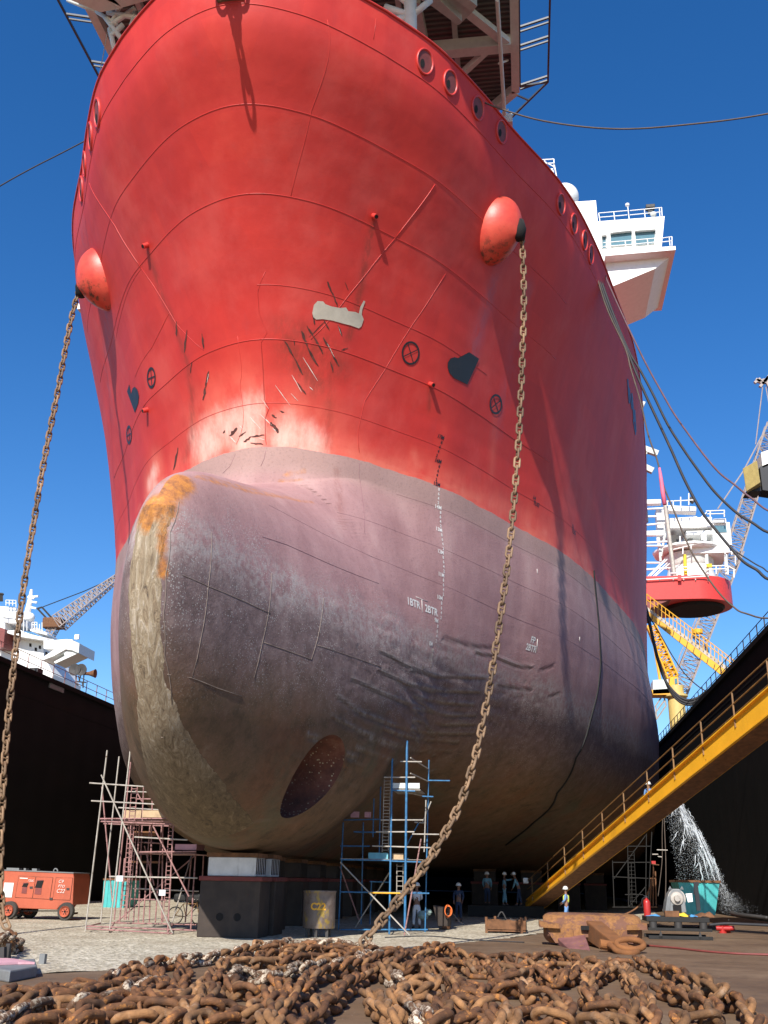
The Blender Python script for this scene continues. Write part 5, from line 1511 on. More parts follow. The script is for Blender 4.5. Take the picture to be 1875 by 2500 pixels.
hose([z2(*q) for q in ((1075, 140), (1068, 300), (1068, 450), (1055, 580), (1045, 660))], 56, .02, M['rope'], 'thin rope hanging down left of the water jet, the left one of two', 'rope', 'rope', 'two ropes hanging beside the water jet')
hose([z2(*q) for q in ((1076, 140), (1082, 300), (1088, 450), (1088, 600), (1082, 700), (1070, 740))], 55, .022, M['rope'], 'rope hanging straight down to the motor skid, the right one of two', 'rope', 'rope', 'two ropes hanging beside the water jet')

# ------------------------------------------------------------------ props on the floor
def text_on(txt, origin, ux, uz, h, mat, parent, name='lettering', th=.006, skew=0, bold=.03):
    cu = bpy.data.curves.new('t', 'FONT'); cu.body = txt; cu.size = h / .72; cu.resolution_u = 3; cu.offset = h * bold; cu.shear = skew
    o = bpy.data.objects.new('t', cu); COL.objects.link(o); dg = bpy.context.evaluated_depsgraph_get(); dg.update()
    m_ = bpy.data.meshes.new_from_object(o.evaluated_get(dg)); bpy.data.objects.remove(o)
    ux = Vector(ux).normalized(); uz = Vector(uz).normalized(); O = Vector([float(v) for v in origin])
    mb = MB(); mb.add([O + ux * v.co.x + uz * v.co.y for v in m_.vertices], [tuple(p.vertices) for p in m_.polygons]); return mb.build(name, mat, parent)
# orange compressor on wheels
gC = onZ(95, 2246); sC = (onZ(96, 2246)[0] - gC[0])
zc = lambda x, y: (x * .1447, 2080 + y * .1447)
CP = empty('compressor_trailer', (gC[0], gC[1], 0), 'orange towable compressor on wheels standing by the dark wall at the left', 'compressor')
YC = gC[1]
pxp = lambda L, Y: [onY(*zc(*q), Y) for q in L]
mb = MB(); mb.prism(pxp([(20, 330), (45, 300), (1235, 352), (1245, 440), (1225, 895), (1010, 905), (960, 975), (310, 950), (265, 860), (55, 845), (20, 780)], YC), (0, 1.7, 0)); body = mb.build('body', M['orange'], CP, bevel=.03)
mb = MB(); mb.prism(pxp([(45, 296), (1240, 348), (1240, 362), (45, 312)], YC - .03), (0, 1.76, 0)); mb.build('roof_panel', M['grey'], CP)
def pframe(L, name, par, dr=True):
    mb = MB(); P = pxp(L, YC - .012); mb.tube(P, .014, 4, closed=True); return mb.build(name, M['darkmetal'], par)
def pplate(L, mat, name, par, off=.02, th=.03):
    mb = MB(); mb.prism(pxp(L, YC - off), (0, th, 0)); return mb.build(name, mat, par)
for L, wl_ in (([(320, 405), (605, 420), (545, 778), (258, 765)], [(390, 520), (470, 515), (445, 705), (360, 695)]), ([(610, 420), (893, 435), (838, 798), (550, 778)], [(620, 475), (728, 470), (690, 720), (578, 712)]), ([(945, 435), (1228, 440), (1180, 812), (890, 800)], None)):
    dr = pplate(L, M['orange'], 'side_door', CP, .018, .02); pframe(L, 'door_seal', dr)
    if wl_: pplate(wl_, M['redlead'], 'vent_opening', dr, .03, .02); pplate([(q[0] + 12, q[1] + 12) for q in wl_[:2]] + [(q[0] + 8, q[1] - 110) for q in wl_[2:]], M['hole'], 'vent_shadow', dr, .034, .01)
    hx = {320: (525, 600), 610: (858, 790), 945: (1145, 625)}[L[0][0]]
    pplate([(hx[0] - 25, hx[1] - 18), (hx[0] + 25, hx[1] - 18), (hx[0] + 25, hx[1] + 18), (hx[0] - 25, hx[1] + 18)], M['darkmetal'], 'door_latch', dr, .04, .02)
pplate([(75, 515), (235, 522), (195, 768), (35, 760)], M['offwhite'], 'pale_patch', CP, .022, .01)
for t, x, y, h in (('C9', 980, 520, .17), ('PTO', 975, 595, .14), ('C22', 945, 685, .20), ('750S', 465, 500, .12)):
    p = pxp([(x, y)], YC - .045)[0]; text_on(t, p, (1, 0, -.04), (.06, 0, 1), h * .8, M['whitemark'], CP, skew=.2, bold=-.01)
pplate([(335, 432), (470, 440), (466, 455), (332, 447)], M['whitemark'], 'name_strip', CP, .03, .01)
mb = MB(); P = [onY(*zc(905 + 34 + 34 * cos(a), 330 - 48 * sin(a)), YC + .8) for a in np.linspace(0, pi, 9)]; mb.tube(P, .03, 6); mb.build('lifting_eye', M['grey'], CP)
mb = MB()
for (x0, x1) in ((110, 320), (540, 620), (400, 435)):
    mb.prism(pxp([(x0, 262 + x0 * .03), (x1, 262 + x1 * .03), (x1, 300 + x1 * .045), (x0, 300 + x0 * .045)], YC + .6), (0, .3, 0))
mb.build('roof_fitting', M['grey'], CP)
for (x, y, Yw) in ((160, 1010, YC - .06), (1110, 1050, YC - .06), (300, 1000, YC + 1.5), (500, 1020, YC + 1.2)):
    c = onY(*zc(x, y), Yw); R = .36
    c = Vector((float(c[0]), Yw, R))
    mb = MB(); mb.lathe(c, [(R * .60, -.10), (R * .92, -.11), (R, -.06), (R, .06), (R * .92, .11), (R * .60, .10)], 32, ax='Y'); wv_ = mb.build('wheel', M['rubber'], CP, auto=40)
    mb = MB(); mb.lathe(c, [(.02, -.035), (.07, -.05), (.09, -.03), (R * .42, -.03), (R * .55, -.09), (R * .60, -.105), (R * .60, .09), (.02, .09)], 28, ax='Y'); mb.v = [(x_, y_ - .085, z_) for x_, y_, z_ in mb.v]; mb.build('rim', M['orange'], wv_, auto=40)
    mb = MB()
    for k in range(6):
        a = k * pi / 3; mb.cyl(c + Vector((.11 * cos(a), -.05, .11 * sin(a))), c + Vector((.11 * cos(a), -.028, .11 * sin(a))), .02, 8)
    mb.lathe(c + Vector((0, -.055, 0)), [(.01, -.01), (.045, -.01), (.045, .02), (.01, .02)], 10, ax='Y'); mb.v = [(x_, y_ - .085, z_) for x_, y_, z_ in mb.v]; mb.build('wheel_nut', M['hole'], wv_)
mb = MB(); mb.hexa([tuple(onY(*zc(x, y), Y)) for Y in (YC + .3, YC + 1.3) for x, y in ((300, 985), (1000, 985), (1000, 1005), (300, 1005))]); mb.build('chassis', M['darkmetal'], CP)
mb = MB(); mb.bar(onY(*zc(1240, 1040), YC + .5), onY(*zc(1310, 1030), YC + .5), .08, .08); mb.build('tow_bar', M['rusty'], CP)
# turquoise bin behind the pink scaffold
def pxbox(x0, y0, x1, y1, Y, dep, cv, mat, name, label, cat, top_extra=0.0, parent=None, **k):
    a = onY(*cv(x0, y0), Y); b = onY(*cv(x1, y1), Y); bz = 0 if b[2] < .3 else b[2]
    mb = MB(); mb.hexa([(a[0], Y, bz), (b[0], Y, bz), (b[0], Y + dep, bz), (a[0], Y + dep, bz), (a[0] - top_extra, Y - top_extra, a[2]), (b[0] + top_extra, Y - top_extra, a[2]), (b[0] + top_extra, Y + dep + top_extra, a[2]), (a[0] - top_extra, Y + dep + top_extra, a[2])])
    return mb, (a, b, bz)
def bin_(x0, y0, x1, y1, Y, dep, cv, mat, label, te=.2, name='skip_bin', rim=True, group=None):
    mb, (a, b, bz) = pxbox(x0, y0, x1, y1, Y, dep, cv, mat, name, label, 'bin', te)
    r = empty(name, ((a[0] + b[0]) / 2, Y + dep / 2, bz), label, 'bin', group)
    mb.build('shell', mat, r, bevel=.01)
    if rim:
        mb = MB(); z = a[2]; P = [(a[0] - te, Y - te, z), (b[0] + te, Y - te, z), (b[0] + te, Y + dep + te, z), (a[0] - te, Y + dep + te, z)]
        for i in range(4): mb.bar(P[i], P[(i + 1) % 4], .09, .10)
        mb.build('rim', M['rusty'], r)
    mb = MB()
    for i in range(1, 5):
        x = a[0] + (b[0] - a[0]) * i / 5; mb.bar((x, Y - .01, bz + .02), (x, Y - te * .95 - .01, a[2] - .06), .06, .05)
    mb.build('side_rib', mat, r)
    return r
bin_(850, 1150, 1000, 1370, onZ(*z4(900, 1380))[1], 2.2, z4, M['turq'], 'turquoise steel bin behind the pink scaffold, near the left wall', te=.05)
YT = onZ(*z2(1270, 770))[1]
YT = 50.0
tk = bin_(1185, 575, 1365, 765, YT, 2.0, z2, M['turq'], 'turquoise tank with a flared rusty rim under the falling water', te=.28, name='water_tank')
# drum
p = onZ(777, 2288)
DR = empty('steel_drum', (p[0], p[1], 0), 'rusty steel drum marked C22 on short legs beside the keel blocks', 'drum')
rD = .54
g = G('drum_paint'); X_, Y_, Z_ = g.sep()
c = g.ramp(g.noise(3, 7, .7), [(.3, (.10, .065, .05)), (.5, (.17, .13, .11)), (.7, (.22, .17, .14))])
c = g.mix(g.step(g.noise(2.4, 6, .7, sc3=(1, 1, .5)), .55, .62), c, (.30, .20, .04)); g.col(c); g.rough(.6); g.metal(.2); g.bump(g.noise(20, 4), .3, .01)
mb = MB(); mb.lathe((p[0], p[1], .28), [(rD * .98, 0), (rD, .02), (rD, .50), (rD, .98), (rD, 1.10), (rD * 1.03, 1.12), (rD * 1.03, 1.17), (rD * .93, 1.17), (rD * .93, 1.13), (.02, 1.13)], 40); dm = mb.build('drum_shell', g.m, DR, auto=40)
for k in range(3):
    a = -pi / 2 + (k - 1) * .9; mb = MB(); mb.box((p[0] + cos(a) * rD * .8, p[1] + sin(a) * rD * .8, .14), (.09, .09, .28)); mb.build('leg', M['darkmetal'], DR)
for k in range(2):
    a = pi / 2 + (k - .5) * 1.6; mb = MB(); mb.box((p[0] + cos(a) * rD * .8, p[1] + sin(a) * rD * .8, .14), (.09, .09, .28)); mb.build('leg', M['darkmetal'], DR)
txt = 'C22'
cu = bpy.data.curves.new('t', 'FONT'); cu.body = txt; cu.size = .30; cu.resolution_u = 3; cu.offset = .012; cu.align_x = 'CENTER'
o = bpy.data.objects.new('t', cu); COL.objects.link(o); dg = bpy.context.evaluated_depsgraph_get(); dg.update()
m_ = bpy.data.meshes.new_from_object(o.evaluated_get(dg)); bpy.data.objects.remove(o)
mb = MB(); mb.add([(p[0] + (rD + .006) * sin(.12 + v.co.x / rD), p[1] - (rD + .006) * cos(.12 + v.co.x / rD), .28 + .58 + v.co.y) for v in m_.vertices], [tuple(q.vertices) for q in m_.polygons]); mb.build('lettering', M['yellow'], DR)
# crate
p = onZ(1236, 2279); YK = p[1]
CR = empty('crate', (p[0], YK + .6, 0), 'small rusty open crate full of scrap on the floor left of the anchor', 'crate')
cq = lambda x, y, Y: onY(*z2(x, y), Y)
mb = MB(); a = cq(85, 795, YK); b = cq(305, 862, YK); zt = a[2]
x0, x1 = a[0], b[0]
for (c0, c1) in (((x0, YK), (x1, YK)), ((x0, YK + 1.1), (x1, YK + 1.1)), ((x0, YK), (x0, YK + 1.1)), ((x1, YK), (x1, YK + 1.1))):
    mb.bar((*c0, (zt + .1) / 2 + .03), (*c1, (zt + .1) / 2 + .03), .04, zt - .12)
mb.build('side_panel', M['rusty'], CR)
mb = MB(); mb.box(((x0 + x1) / 2, YK + .55, .09), (x1 - x0, 1.1, .05)); mb.build('floor_panel', M['rusty'], CR)
for (cx, cy) in ((x0, YK), (x1 - .15, YK - .02), (x0 + .3, YK + 1.1), (x1, YK + 1.1)):
    mb = MB(); mb.bar((cx, cy, 0), (cx, cy, zt + .13), .09, .09); mb.build('corner_post', M['rusty'], CR)
mb = MB()
for k in range(14):
    a_ = Vector((RND.uniform(x0 + .1, x1 - .1), YK + RND.uniform(.15, .95), zt - .15 + RND.uniform(0, .12))); mb.bar(a_, a_ + Vector((RND.uniform(-.5, .5), RND.uniform(-.3, .3), RND.uniform(-.05, .14))), .05, .05)
mb.build('scrap_metal', M['darkmetal'], CR, kind=None)
mb = MB(); P = [cq(150 + 40 * t, 780 - 28 * sin(pi * t) - 5, YK + .6) for t in np.linspace(0, 1.2, 9)]; mb.tube(P, .03, 6); mb.build('bent_rod', M['darkmetal'], CR)
mb = MB(); mb.prism([cq(280, 868, YK - .1), cq(318, 850, YK + .2), cq(312, 872, YK)], (0, .1, .02)); mb.build('fork_pocket', M['darkmetal'], CR)
# leaning dark bin with orange hose coil
p = onZ(1080, 2270)
Yb = p[1]
BN = empty('dark_tipping_bin', (p[0], Yb, 0), 'dark tapered steel bin right of the worker in white trousers', 'bin')
q1_ = lambda x, y, Y: onY(*z1(x, y), Y)
mb = MB(); mb.prism([q1_(1125, 1412, Yb), q1_(1228, 1428, Yb), q1_(1235, 1552, Yb), q1_(1160, 1560, Yb)], (0, 1.0, 0)); mb.build('shell', M['block'], BN, bevel=.02)
mb = MB(); mb.box(q1_(1215, 1562, Yb + .4) + np.array([0, 0, .02]), (.3, .8, .1)); mb.build('foot', M['rusty'], BN)
mb = MB()
for k in range(5):
    P = [q1_(1225 + (20 + k) * cos(a) + k * 1.2, 1450 + (42 - k * 2) * sin(a), Yb - .12 - .03 * k) for a in np.linspace(0, 2 * pi, 17)[:-1]]; mb.tube(P, .022, 6, closed=True)
mb.build('hose_coil', M['hoseor'], label='coil of orange hose hanging on the side of the dark tapered bin', cat='hose', loc=q1_(1225, 1450, Yb - .15), smooth=True)
hose([z1(1250, 1455), z1(1280, 1490), z1(1305, 1520), z1(1330, 1537)], [Yb, Yb, Yb, Yb], .012, M['darkrope'], 'thin dark cable trailing from the orange hose coil to the floor', 'cable', 'cable')
mb = MB(); c = q1_(1095, 1475, Yb + .3)
for k in range(5):
    mb.lathe(c + np.array([RND.uniform(-.25, .25), RND.uniform(-.2, .2), RND.uniform(-.12, .12)]), [(.02, -.14), (.14, -.1), (.20, 0), (.12, .11), (.02, .13)], 9)
mb.build('plastic_sack', mk('pale_sack', (.30, .40, .36), rough=.5, var=.3), label='pale green plastic sack right of the worker in white trousers', cat='sack', loc=c)
# motor skid
p = onZ(1655, 2294); YS = p[1]
sq = lambda x, y, Y: onY(*z2(x, y), Y)
SK = empty('steel_skid', (p[0], YS + .7, 0), 'black steel skid frame at the right carrying a grey motor', 'skid')
a = sq(980, 772, YS); b = sq(1335, 808, YS)
mb = MB(); mb.hexa([(a[0], YS, b[2]), (b[0], YS, b[2]), (b[0], YS + 1.6, b[2]), (a[0], YS + 1.6, b[2]), (a[0], YS, a[2]), (b[0], YS, a[2]), (b[0], YS + 1.6, a[2]), (a[0], YS + 1.6, a[2])]); mb.build('deck', M['blacksteel'], SK, bevel=.015)
for zz_, hh in ((.33, .10), (.06, .12)):
    for dy in (0, 1.5):
        mb = MB(); mb.bar((a[0] + .03, YS + dy, zz_), (b[0] + .05, YS + dy, zz_), .12, hh); mb.build('runner', M['blacksteel'], SK, bevel=.01)
for x in (1018, 1158, 1298):
    for dy in (.1, 1.4):
        c = sq(x, 830, YS + dy); mb = MB(); mb.cyl((c[0], YS + dy, .34), (c[0], YS + dy, b[2]), .14, 16); mb.build('pillar', M['darkmetal'], SK, auto=40)
for x in (1060, 1280):
    c = sq(x, 880, YS); mb = MB(); mb.prism([(c[0] - .08, YS - .06, .02), (c[0] + .08, YS - .06, .02), (c[0], YS - .06, .3)], (0, .08, 0)); mb.build('gusset', M['darkmetal'], SK)
ztop = float(a[2])
# motor
c = sq(1150, 690, YS + .5)
MT = empty('electric_motor', (c[0], YS + .5, ztop), 'big grey electric motor standing on the black skid', 'motor')
mb = MB(); mb.prism([sq(1085, 752, YS + .45), sq(1092, 690, YS + .45), sq(1105, 645, YS + .45), sq(1125, 618, YS + .45), sq(1165, 618, YS + .45), sq(1190, 650, YS + .45), sq(1205, 752, YS + .45)], (0, .8, 0)); mb.build('housing', M['grey'], MT, bevel=.03)
cc = sq(1150, 672, YS + .43); mb = MB(); mb.lathe(cc, [(.02, -.16), (.10, -.16), (.12, -.05), (.22, -.04), (.24, .02), (.32, .03)], 24, ax='Y'); mb.build('bearing_cover', M['galv'], MT, auto=35)
mb = MB(); q = sq(1152, 732, YS + .44); mb.box(q, (.30, .05, .28)); mb.build('lower_recess', M['hole'], MT)
for k in range(5):
    mb = MB(); x = 1088 + k * 4; mb.bar(sq(x + 3, 745, YS + .43 - .01 * k), sq(x + 10, 660, YS + .43 - .01 * k), .02, .03); mb.build('cooling_fin', M['grey'], MT)
mb = MB()
for x in (1112, 1178): mb.tube([sq(x - 6, 622, YS + .8), sq(x, 606, YS + .8), sq(x + 6, 622, YS + .8)], .03, 6)
mb.build('lifting_eye', M['grey'], MT)
mb = MB(); mb.hexa([tuple(sq(x, y, Y)) for Y in (YS + .4, YS + .55) for x, y in ((1198, 645), (1235, 643), (1240, 690), (1212, 694))]); mb.build('control_box', M['white'], label='small white control box beside the grey motor on the skid', cat='box', loc=sq(1220, 668, YS + .4), bevel=.01)
mb = MB(); mb.bar(sq(1243, 590, YS + .4), sq(1272, 590, YS + .4), .08, .12); mb.bar(sq(1255, 590, YS + .4), sq(1272, 740, YS + .4), .14, .10); mb.bar(sq(1246, 600, YS + .4), sq(1246, 650, YS + .4), .03, .03)
mb.build('black_lever_post', M['blackmark'], label='black upright post with a bent top on the skid', cat='post', loc=sq(1265, 740, YS + .4))
# fire extinguisher
q = sq(985, 750, YS + .35); EXT = empty('fire_extinguisher', (q[0], YS + .35, ztop), 'red fire extinguisher at the left end of the black skid', 'extinguisher')
mb = MB(); mb.lathe((q[0], YS + .35, ztop), [(.12, 0), (.125, .02), (.125, .46), (.10, .54), (.04, .58), (.04, .62)], 20); mb.build('cylinder', M['redtin'], EXT, auto=40)
mb = MB(); mb.box((q[0], YS + .35, ztop + .65), (.07, .07, .06)); mb.bar((q[0] - .1, YS + .35, ztop + .70), (q[0] + .04, YS + .35, ztop + .68), .03, .02); mb.build('valve', M['blackmark'], EXT)
mb = MB(); mb.tube(catmull([(q[0] - .04, YS + .33, ztop + .66), (q[0] - .17, YS + .3, ztop + .55), (q[0] - .16, YS + .3, ztop + .3)], 5), .015, 6); mb.build('hose', M['blackmark'], EXT)
def rag(cx, cy, w_, h_, mat, label, cat='cloth', name='cloth_rag', n=14, Yo=.25):
    q = sq(cx, cy, YS + Yo); mb = MB()
    V = []; F = []; N_ = 9
    for i in range(N_):
        for j in range(N_):
            u, v = i / (N_ - 1) - .5, j / (N_ - 1) - .5
            rr = 1 - .25 * (abs(u) + abs(v)); V.append((q[0] + u * w_ * rr * 1.1, q[1] + v * .4, ztop + .012 + h_ * max(0, (.6 + .5 * sin(7 * u + cx) * cos(6 * v + cy)) * (1 - 3.2 * (u * u + v * v)))))
    for i in range(N_ - 1):
        for j in range(N_ - 1): F.append((i * N_ + j, i * N_ + j + 1, (i + 1) * N_ + j + 1, (i + 1) * N_ + j))
    mb.add(V, F); o = mb.build(name, mat, smooth=True, label=label, cat=cat, loc=(q[0], q[1], ztop)); return o
rag(1165, 750, .62, .18, M['cloth_y'], 'crumpled yellow gloves on the black skid in front of the motor', 'gloves', 'work_gloves')
rag(1015, 752, .55, .08, M['bluetarp'], 'flat blue cloth on the skid beside the fire extinguisher', 'cloth')
rag(1245, 745, .35, .12, M['bluetarp'], 'small blue cloth on the skid right of the motor', 'cloth')
rag(1300, 742, .75, .24, M['rusty'], 'heap of brown rags on the right end of the skid', 'rags', 'rag_heap')
mb = MB(); q = sq(1120, 745, YS + .2); mb.box((q[0], q[1], ztop + .1), (.5, .3, .2)); mb.build('tool_box', M['rusty'], label='rusty tool box on the skid in front of the motor', cat='tool box', loc=(q[0], q[1], ztop), bevel=.01)
# red valves and pipes on the floor at the right
q0 = onZ(*z2(1410, 765)); Yv = q0[1] if q0[1] < 60 else 60
Yv = 46
for k, (x, y) in enumerate(((1395, 742), (1415, 748), (1435, 752))):
    c = sq(x, y, Yv); mb = MB(); mb.lathe((c[0], Yv + k * .3, .0), [(.16, 0), (.16, .05), (.09, .08), (.09, .28), (.15, .32), (.15, .37), (.02, .40)], 14)
    mb.tube([(c[0] - .25, Yv + k * .3, .18), (c[0] + .3, Yv + k * .3, .18)], .09, 10)
    mb.build('red_valve', M['redtin'], label=['red pipe valve nearest to the turquoise tank, on the wet floor', 'middle one of three red pipe valves right of the turquoise tank', 'red pipe valve farthest from the turquoise tank'][k], cat='valve', group='red valves on the wet floor', loc=(c[0], Yv + k * .3, 0), auto=40)
hose([z2(1450, 750), z2(1500, 762), z2(1560, 768), z2(1659, 780)], [46, 45.5, 45, 44.5], .07, M['darkmetal'], 'dark pipe lying across the wet floor at the right edge', 'pipe', 'floor_pipe')
hose([z2(1330, 820), z2(1420, 812), z2(1520, 815), z2(1680, 822)], [41, 41, 41, 41], .05, M['darkrope'], 'dark hose on the floor behind the skid, reaching the right edge', 'hose')
hose([(1560, 2309), (1640, 2316), (1720, 2325), (1800, 2331), (1890, 2334)], [onZ(1560, 2309)[1], onZ(1640, 2316)[1], onZ(1720, 2325)[1], onZ(1800, 2331)[1], onZ(1890, 2334)[1]], .03, M['redlead'], 'thin red cable across the brown floor right of the anchor', 'cable', 'cable')
hose([(940, 2290), (1050, 2287), (1150, 2296), (1280, 2302)], [onZ(940, 2290)[1], onZ(1050, 2287)[1], onZ(1150, 2296)[1], onZ(1280, 2302)[1]], .018, M['darkrope'], 'thin dark cable on the gravel in front of the crate', 'cable', 'cable')
# wet floor
g = G('wet_floor'); c = g.ramp(g.noise(.8, 6), [(.3, (.035, .02, .016)), (.7, (.09, .045, .035))]); g.col(c); g.rough(.08)
mb = MB(); ring_ = [onZ(*z2(x, y)) for x, y in ((1290, 800), (1420, 818), (1600, 822), (1700, 815), (1700, 790), (1560, 780), (1400, 778), (1300, 785))]
mb.add([(p_[0], p_[1], .010) for p_ in ring_], [tuple(range(len(ring_)))]); mb.build('wet_floor_water', g.m, kind='structure')
# water jet: thin falling strands and fine droplets
WJ = MB()
r = random.Random(5)
g = G('white_water'); g.col((.85, .9, .95)); g.rough(.25); g.b.inputs['Alpha'].default_value = .45; WAT = g.m
a0 = onY(*z2(1120, 95), 52); a1 = onY(*z2(1440, 650), 52)
g0 = onY(*z2(1470, 745), 52)
def wpt(t):
    return a0[0] + (a1[0] - a0[0]) * t, a0[2] + (a1[2] - a0[2]) * (.45 * t + .55 * t**2)
def drop(p, s, el):
    q = [p + Vector((r.uniform(-1, 1) * s, r.uniform(-1, 1) * s, r.uniform(-1, 1) * s * el)) for _ in range(4)]
    WJ.add(q, [(0, 1, 2), (0, 2, 3), (0, 3, 1), (1, 3, 2)])
for k in range(110):
    t0 = r.random()**1.3 * .8; L_ = r.uniform(.05, .22); off = -abs(r.gauss(0, .16)) * (1 + 2.2 * t0); oy = r.gauss(0, .2); oz = r.gauss(0, .10)
    P_ = []
    for j in range(7):
        t = t0 + L_ * j / 6; x, z = wpt(t); P_.append((x + off * (1 + .5 * j / 6) + r.gauss(0, .02), 52 + oy + r.gauss(0, .02), max(.05, z + oz + r.gauss(0, .02))))
    WJ.tube(P_, [.004, .016, .022, .02, .018, .012, .004], 4, cap=False)
for k in range(15000):
    t = r.random()**.75; x, z = wpt(t); e = r.random()
    if e < .5: dx = -abs(r.gauss(0, .16)) * (1 + 1.6 * t) + .03; dz = r.gauss(0, .10)
    else:
        dx = -r.random()**1.8 * (.5 + 1.7 * t); dz = -abs(r.gauss(0, .45))
    drop(Vector((x + dx, 52 + r.gauss(0, .3), max(.03, z + dz))), r.uniform(.003, .011), 2.6)
for k in range(2500):
    t = r.random(); drop(Vector((a1[0] + (g0[0] - a1[0]) * t + r.gauss(0, .12) * (1 + 3 * t), 52 + r.gauss(0, .4), max(.02, a1[2] + (g0[2] - a1[2]) * t + r.gauss(0, .12)))), r.uniform(.003, .008), 2)
wj = WJ.build('water_jet', WAT, label='white jet of water spraying down in front of the dark right wall', cat='water jet', loc=(float(a0[0]), 52, 0), kind='stuff')
# bicycle behind the scaffold
p = onZ(455, 2258); YV = p[1]
BK = empty('bicycle', (p[0], YV, 0), 'dark bicycle parked between the pink scaffold and the keel blocks', 'bicycle')
xb = float(p[0])
for dx in (-.5, .5):
    c = Vector((xb + dx, YV, .34)); mb = MB(); P = [c + Vector((.32 * cos(a), 0, .32 * sin(a))) for a in np.linspace(0, 2 * pi, 25)[:-1]]; mb.tube(P, .022, 6, closed=True); wv_ = mb.build('wheel', M['rubber'], BK)
    mb = MB()
    for k in range(10): a = k * pi / 5; mb.tube([c, c + Vector((.31 * cos(a), 0, .31 * sin(a)))], .004, 4)
    mb.build('spoke', M['galv'], wv_)
mb = MB()
A1, A2, A3, A4, A5 = [Vector((xb + x, YV, z)) for x, z in ((-.5, .34), (-.05, .30), (-.2, .78), (.35, .80), (.5, .34))]
for a_, b_ in ((A1, A2), (A1, A3), (A2, A3), (A3, A4), (A2, A4), (A4 + Vector((.0, 0, .08)), A5)): mb.tube([a_, b_], .017, 6)
mb.build('frame', M['yelrail'], BK)
mb = MB(); mb.tube([A4 + Vector((-.02, -.25, .16)), A4 + Vector((0, 0, .12)), A4 + Vector((-.02, .25, .16))], .014, 6); mb.build('handlebar', M['galv'], BK)
mb = MB(); mb.box(A3 + Vector((-.02, 0, .08)), (.26, .14, .06)); mb.build('saddle', M['blackmark'], BK, bevel=.02)
mb = MB(); mb.box(A3 + Vector((-.15, 0, .16)) + Vector((.3, .3, .06)), (1.3, .3, .34)); mb.build('black_cover', M['blacksteel'], label='black tarpaulin bundle lying over the bicycle', cat='tarpaulin', loc=(xb, YV + .3, .7), bevel=.1)
# painted plates at the left bottom edge
p = onZ(40, 2365)
PLT = empty('pontoon_plate', (p[0], p[1], 0), 'pink and grey painted steel float at the left bottom edge, below the chain heap', 'float')
zl = lambda x, y, z=0: onZ(x * .1447, 2080 + y * .1447, z)
mb = MB(); P = [zl(-300, 1880, .24), zl(180, 1960, .24), zl(640, 1880, .24), zl(600, 1760, .24), zl(250, 1690, .34), zl(-200, 1660, .34)]
mb.prism([(q[0], q[1], 0) for q in P], (0, 0, .20)); mb.build('hull_block', M['grey'], PLT, bevel=.03)
mb = MB(); P = [zl(-300, 1770, .36), zl(320, 1745, .36), zl(600, 1745, .36), zl(250, 1690, .36), zl(-200, 1660, .36)]
mb.prism([(q[0], q[1], .205) for q in P], (0, 0, .04)); mb.build('pink_top', M['pinkboard'], PLT)
mb = MB(); q = zl(715, 1890); mb.bar((q[0], q[1], 0), (q[0], q[1], .2), .12, .12); mb.build('end_post', M['grey'], PLT)
mb = MB(); q = zl(90, 2010); mb.bar((q[0], q[1], 0), (q[0], q[1], .5), .08, .08); mb.bar((q[0] - .4, q[1], .25), (q[0], q[1], .3), .3, .3); mb.build('front_bracket', M['darkmetal'], PLT)
# small lit signs in the dark
q = sq(540, 572, 58)
mb = MB(); mb.box(q, (.62, .05, .42)); sg = mb.build('hanging_sign', M['cyancloth'], label='small pale sign with red lower edge hanging in the dark under the stairway', cat='sign', loc=q)
mb = MB(); mb.box(q + np.array([0, -.035, -.16]), (.5, .02, .12)); mb.build('red_band', M['redtin'], sg)
q = sq(305, 572, 60)
mb = MB(); mb.box(q, (.30, .3, .30)); sg = mb.build('site_lamp_box', M['white'], label='small white box lamp at the foot of the yellow stairway', cat='lamp', loc=q, bevel=.04)
# ------------------------------------------------------------------ big yellow stairway
NE = onX(1875, 1715, 12.2); s0 = onZ(1268, 2218)
FA = np.array([0.2, 62.0, .3]); FA = onY(1290, 2205, 60.0); FA[2] = max(FA[2], .15)
NEv = onY(1875, 1718, 36.5)
dir_ = NEv - FA
EXT2 = NEv + dir_ * .12
ST = empty('yellow_stairway', FA, 'long yellow gangway stairway climbing from the floor to the top of the right wall', 'stairway')
def stq(t, up=0.0, side=0.0):
    h_ = np.array([dir_[1], -dir_[0], 0]); h_ = h_ / np.linalg.norm(h_)
    return FA + dir_ * t + np.array([0, 0, up]) + h_ * side
mb = MB(); mb2 = MB()
hh = lambda t: .32 + .52 * t
for sd_, nm in ((0.0, 'side_girder'), (-1.0, 'side_girder')):
    V = []
    ts = [-.02, .12, .3, .5, .75, 1.0, 1.18]
    for t in ts:
        for o_ in (0, -.10):
            V += [stq(t, hh(t) / 2, sd_ + o_), stq(t, -hh(t) / 2, sd_ + o_)]
    F = []
    for i in range(len(ts) - 1):
        a = i * 4; b = a + 4
        F += [(a, b, b + 1, a + 1), (a + 2, a + 3, b + 3, b + 2), (a, a + 2, b + 2, b), (a + 1, b + 1, b + 3, a + 3)]
    F += [(0, 1, 3, 2), (len(V) - 4, len(V) - 2, len(V) - 1, len(V) - 3)]
    m_ = MB(); m_.add(V, F); m_.build(nm, M['yellow'], ST)
for sgn in (1, -1):
    m_ = MB(); m_.bar(stq(0, sgn * .17, .06), stq(1.15, sgn * (hh(1.15) / 2 + .01), .06), .16, .045); m_.build('flange', M['yellow'], ST)
m_ = MB(); m_.bar(stq(0, -.17, -.5), stq(1.15, -.5, -.5), 1.02, .03); m_.build('soffit_plate', M['rusty'], ST)
m_ = MB()
N_ = 95
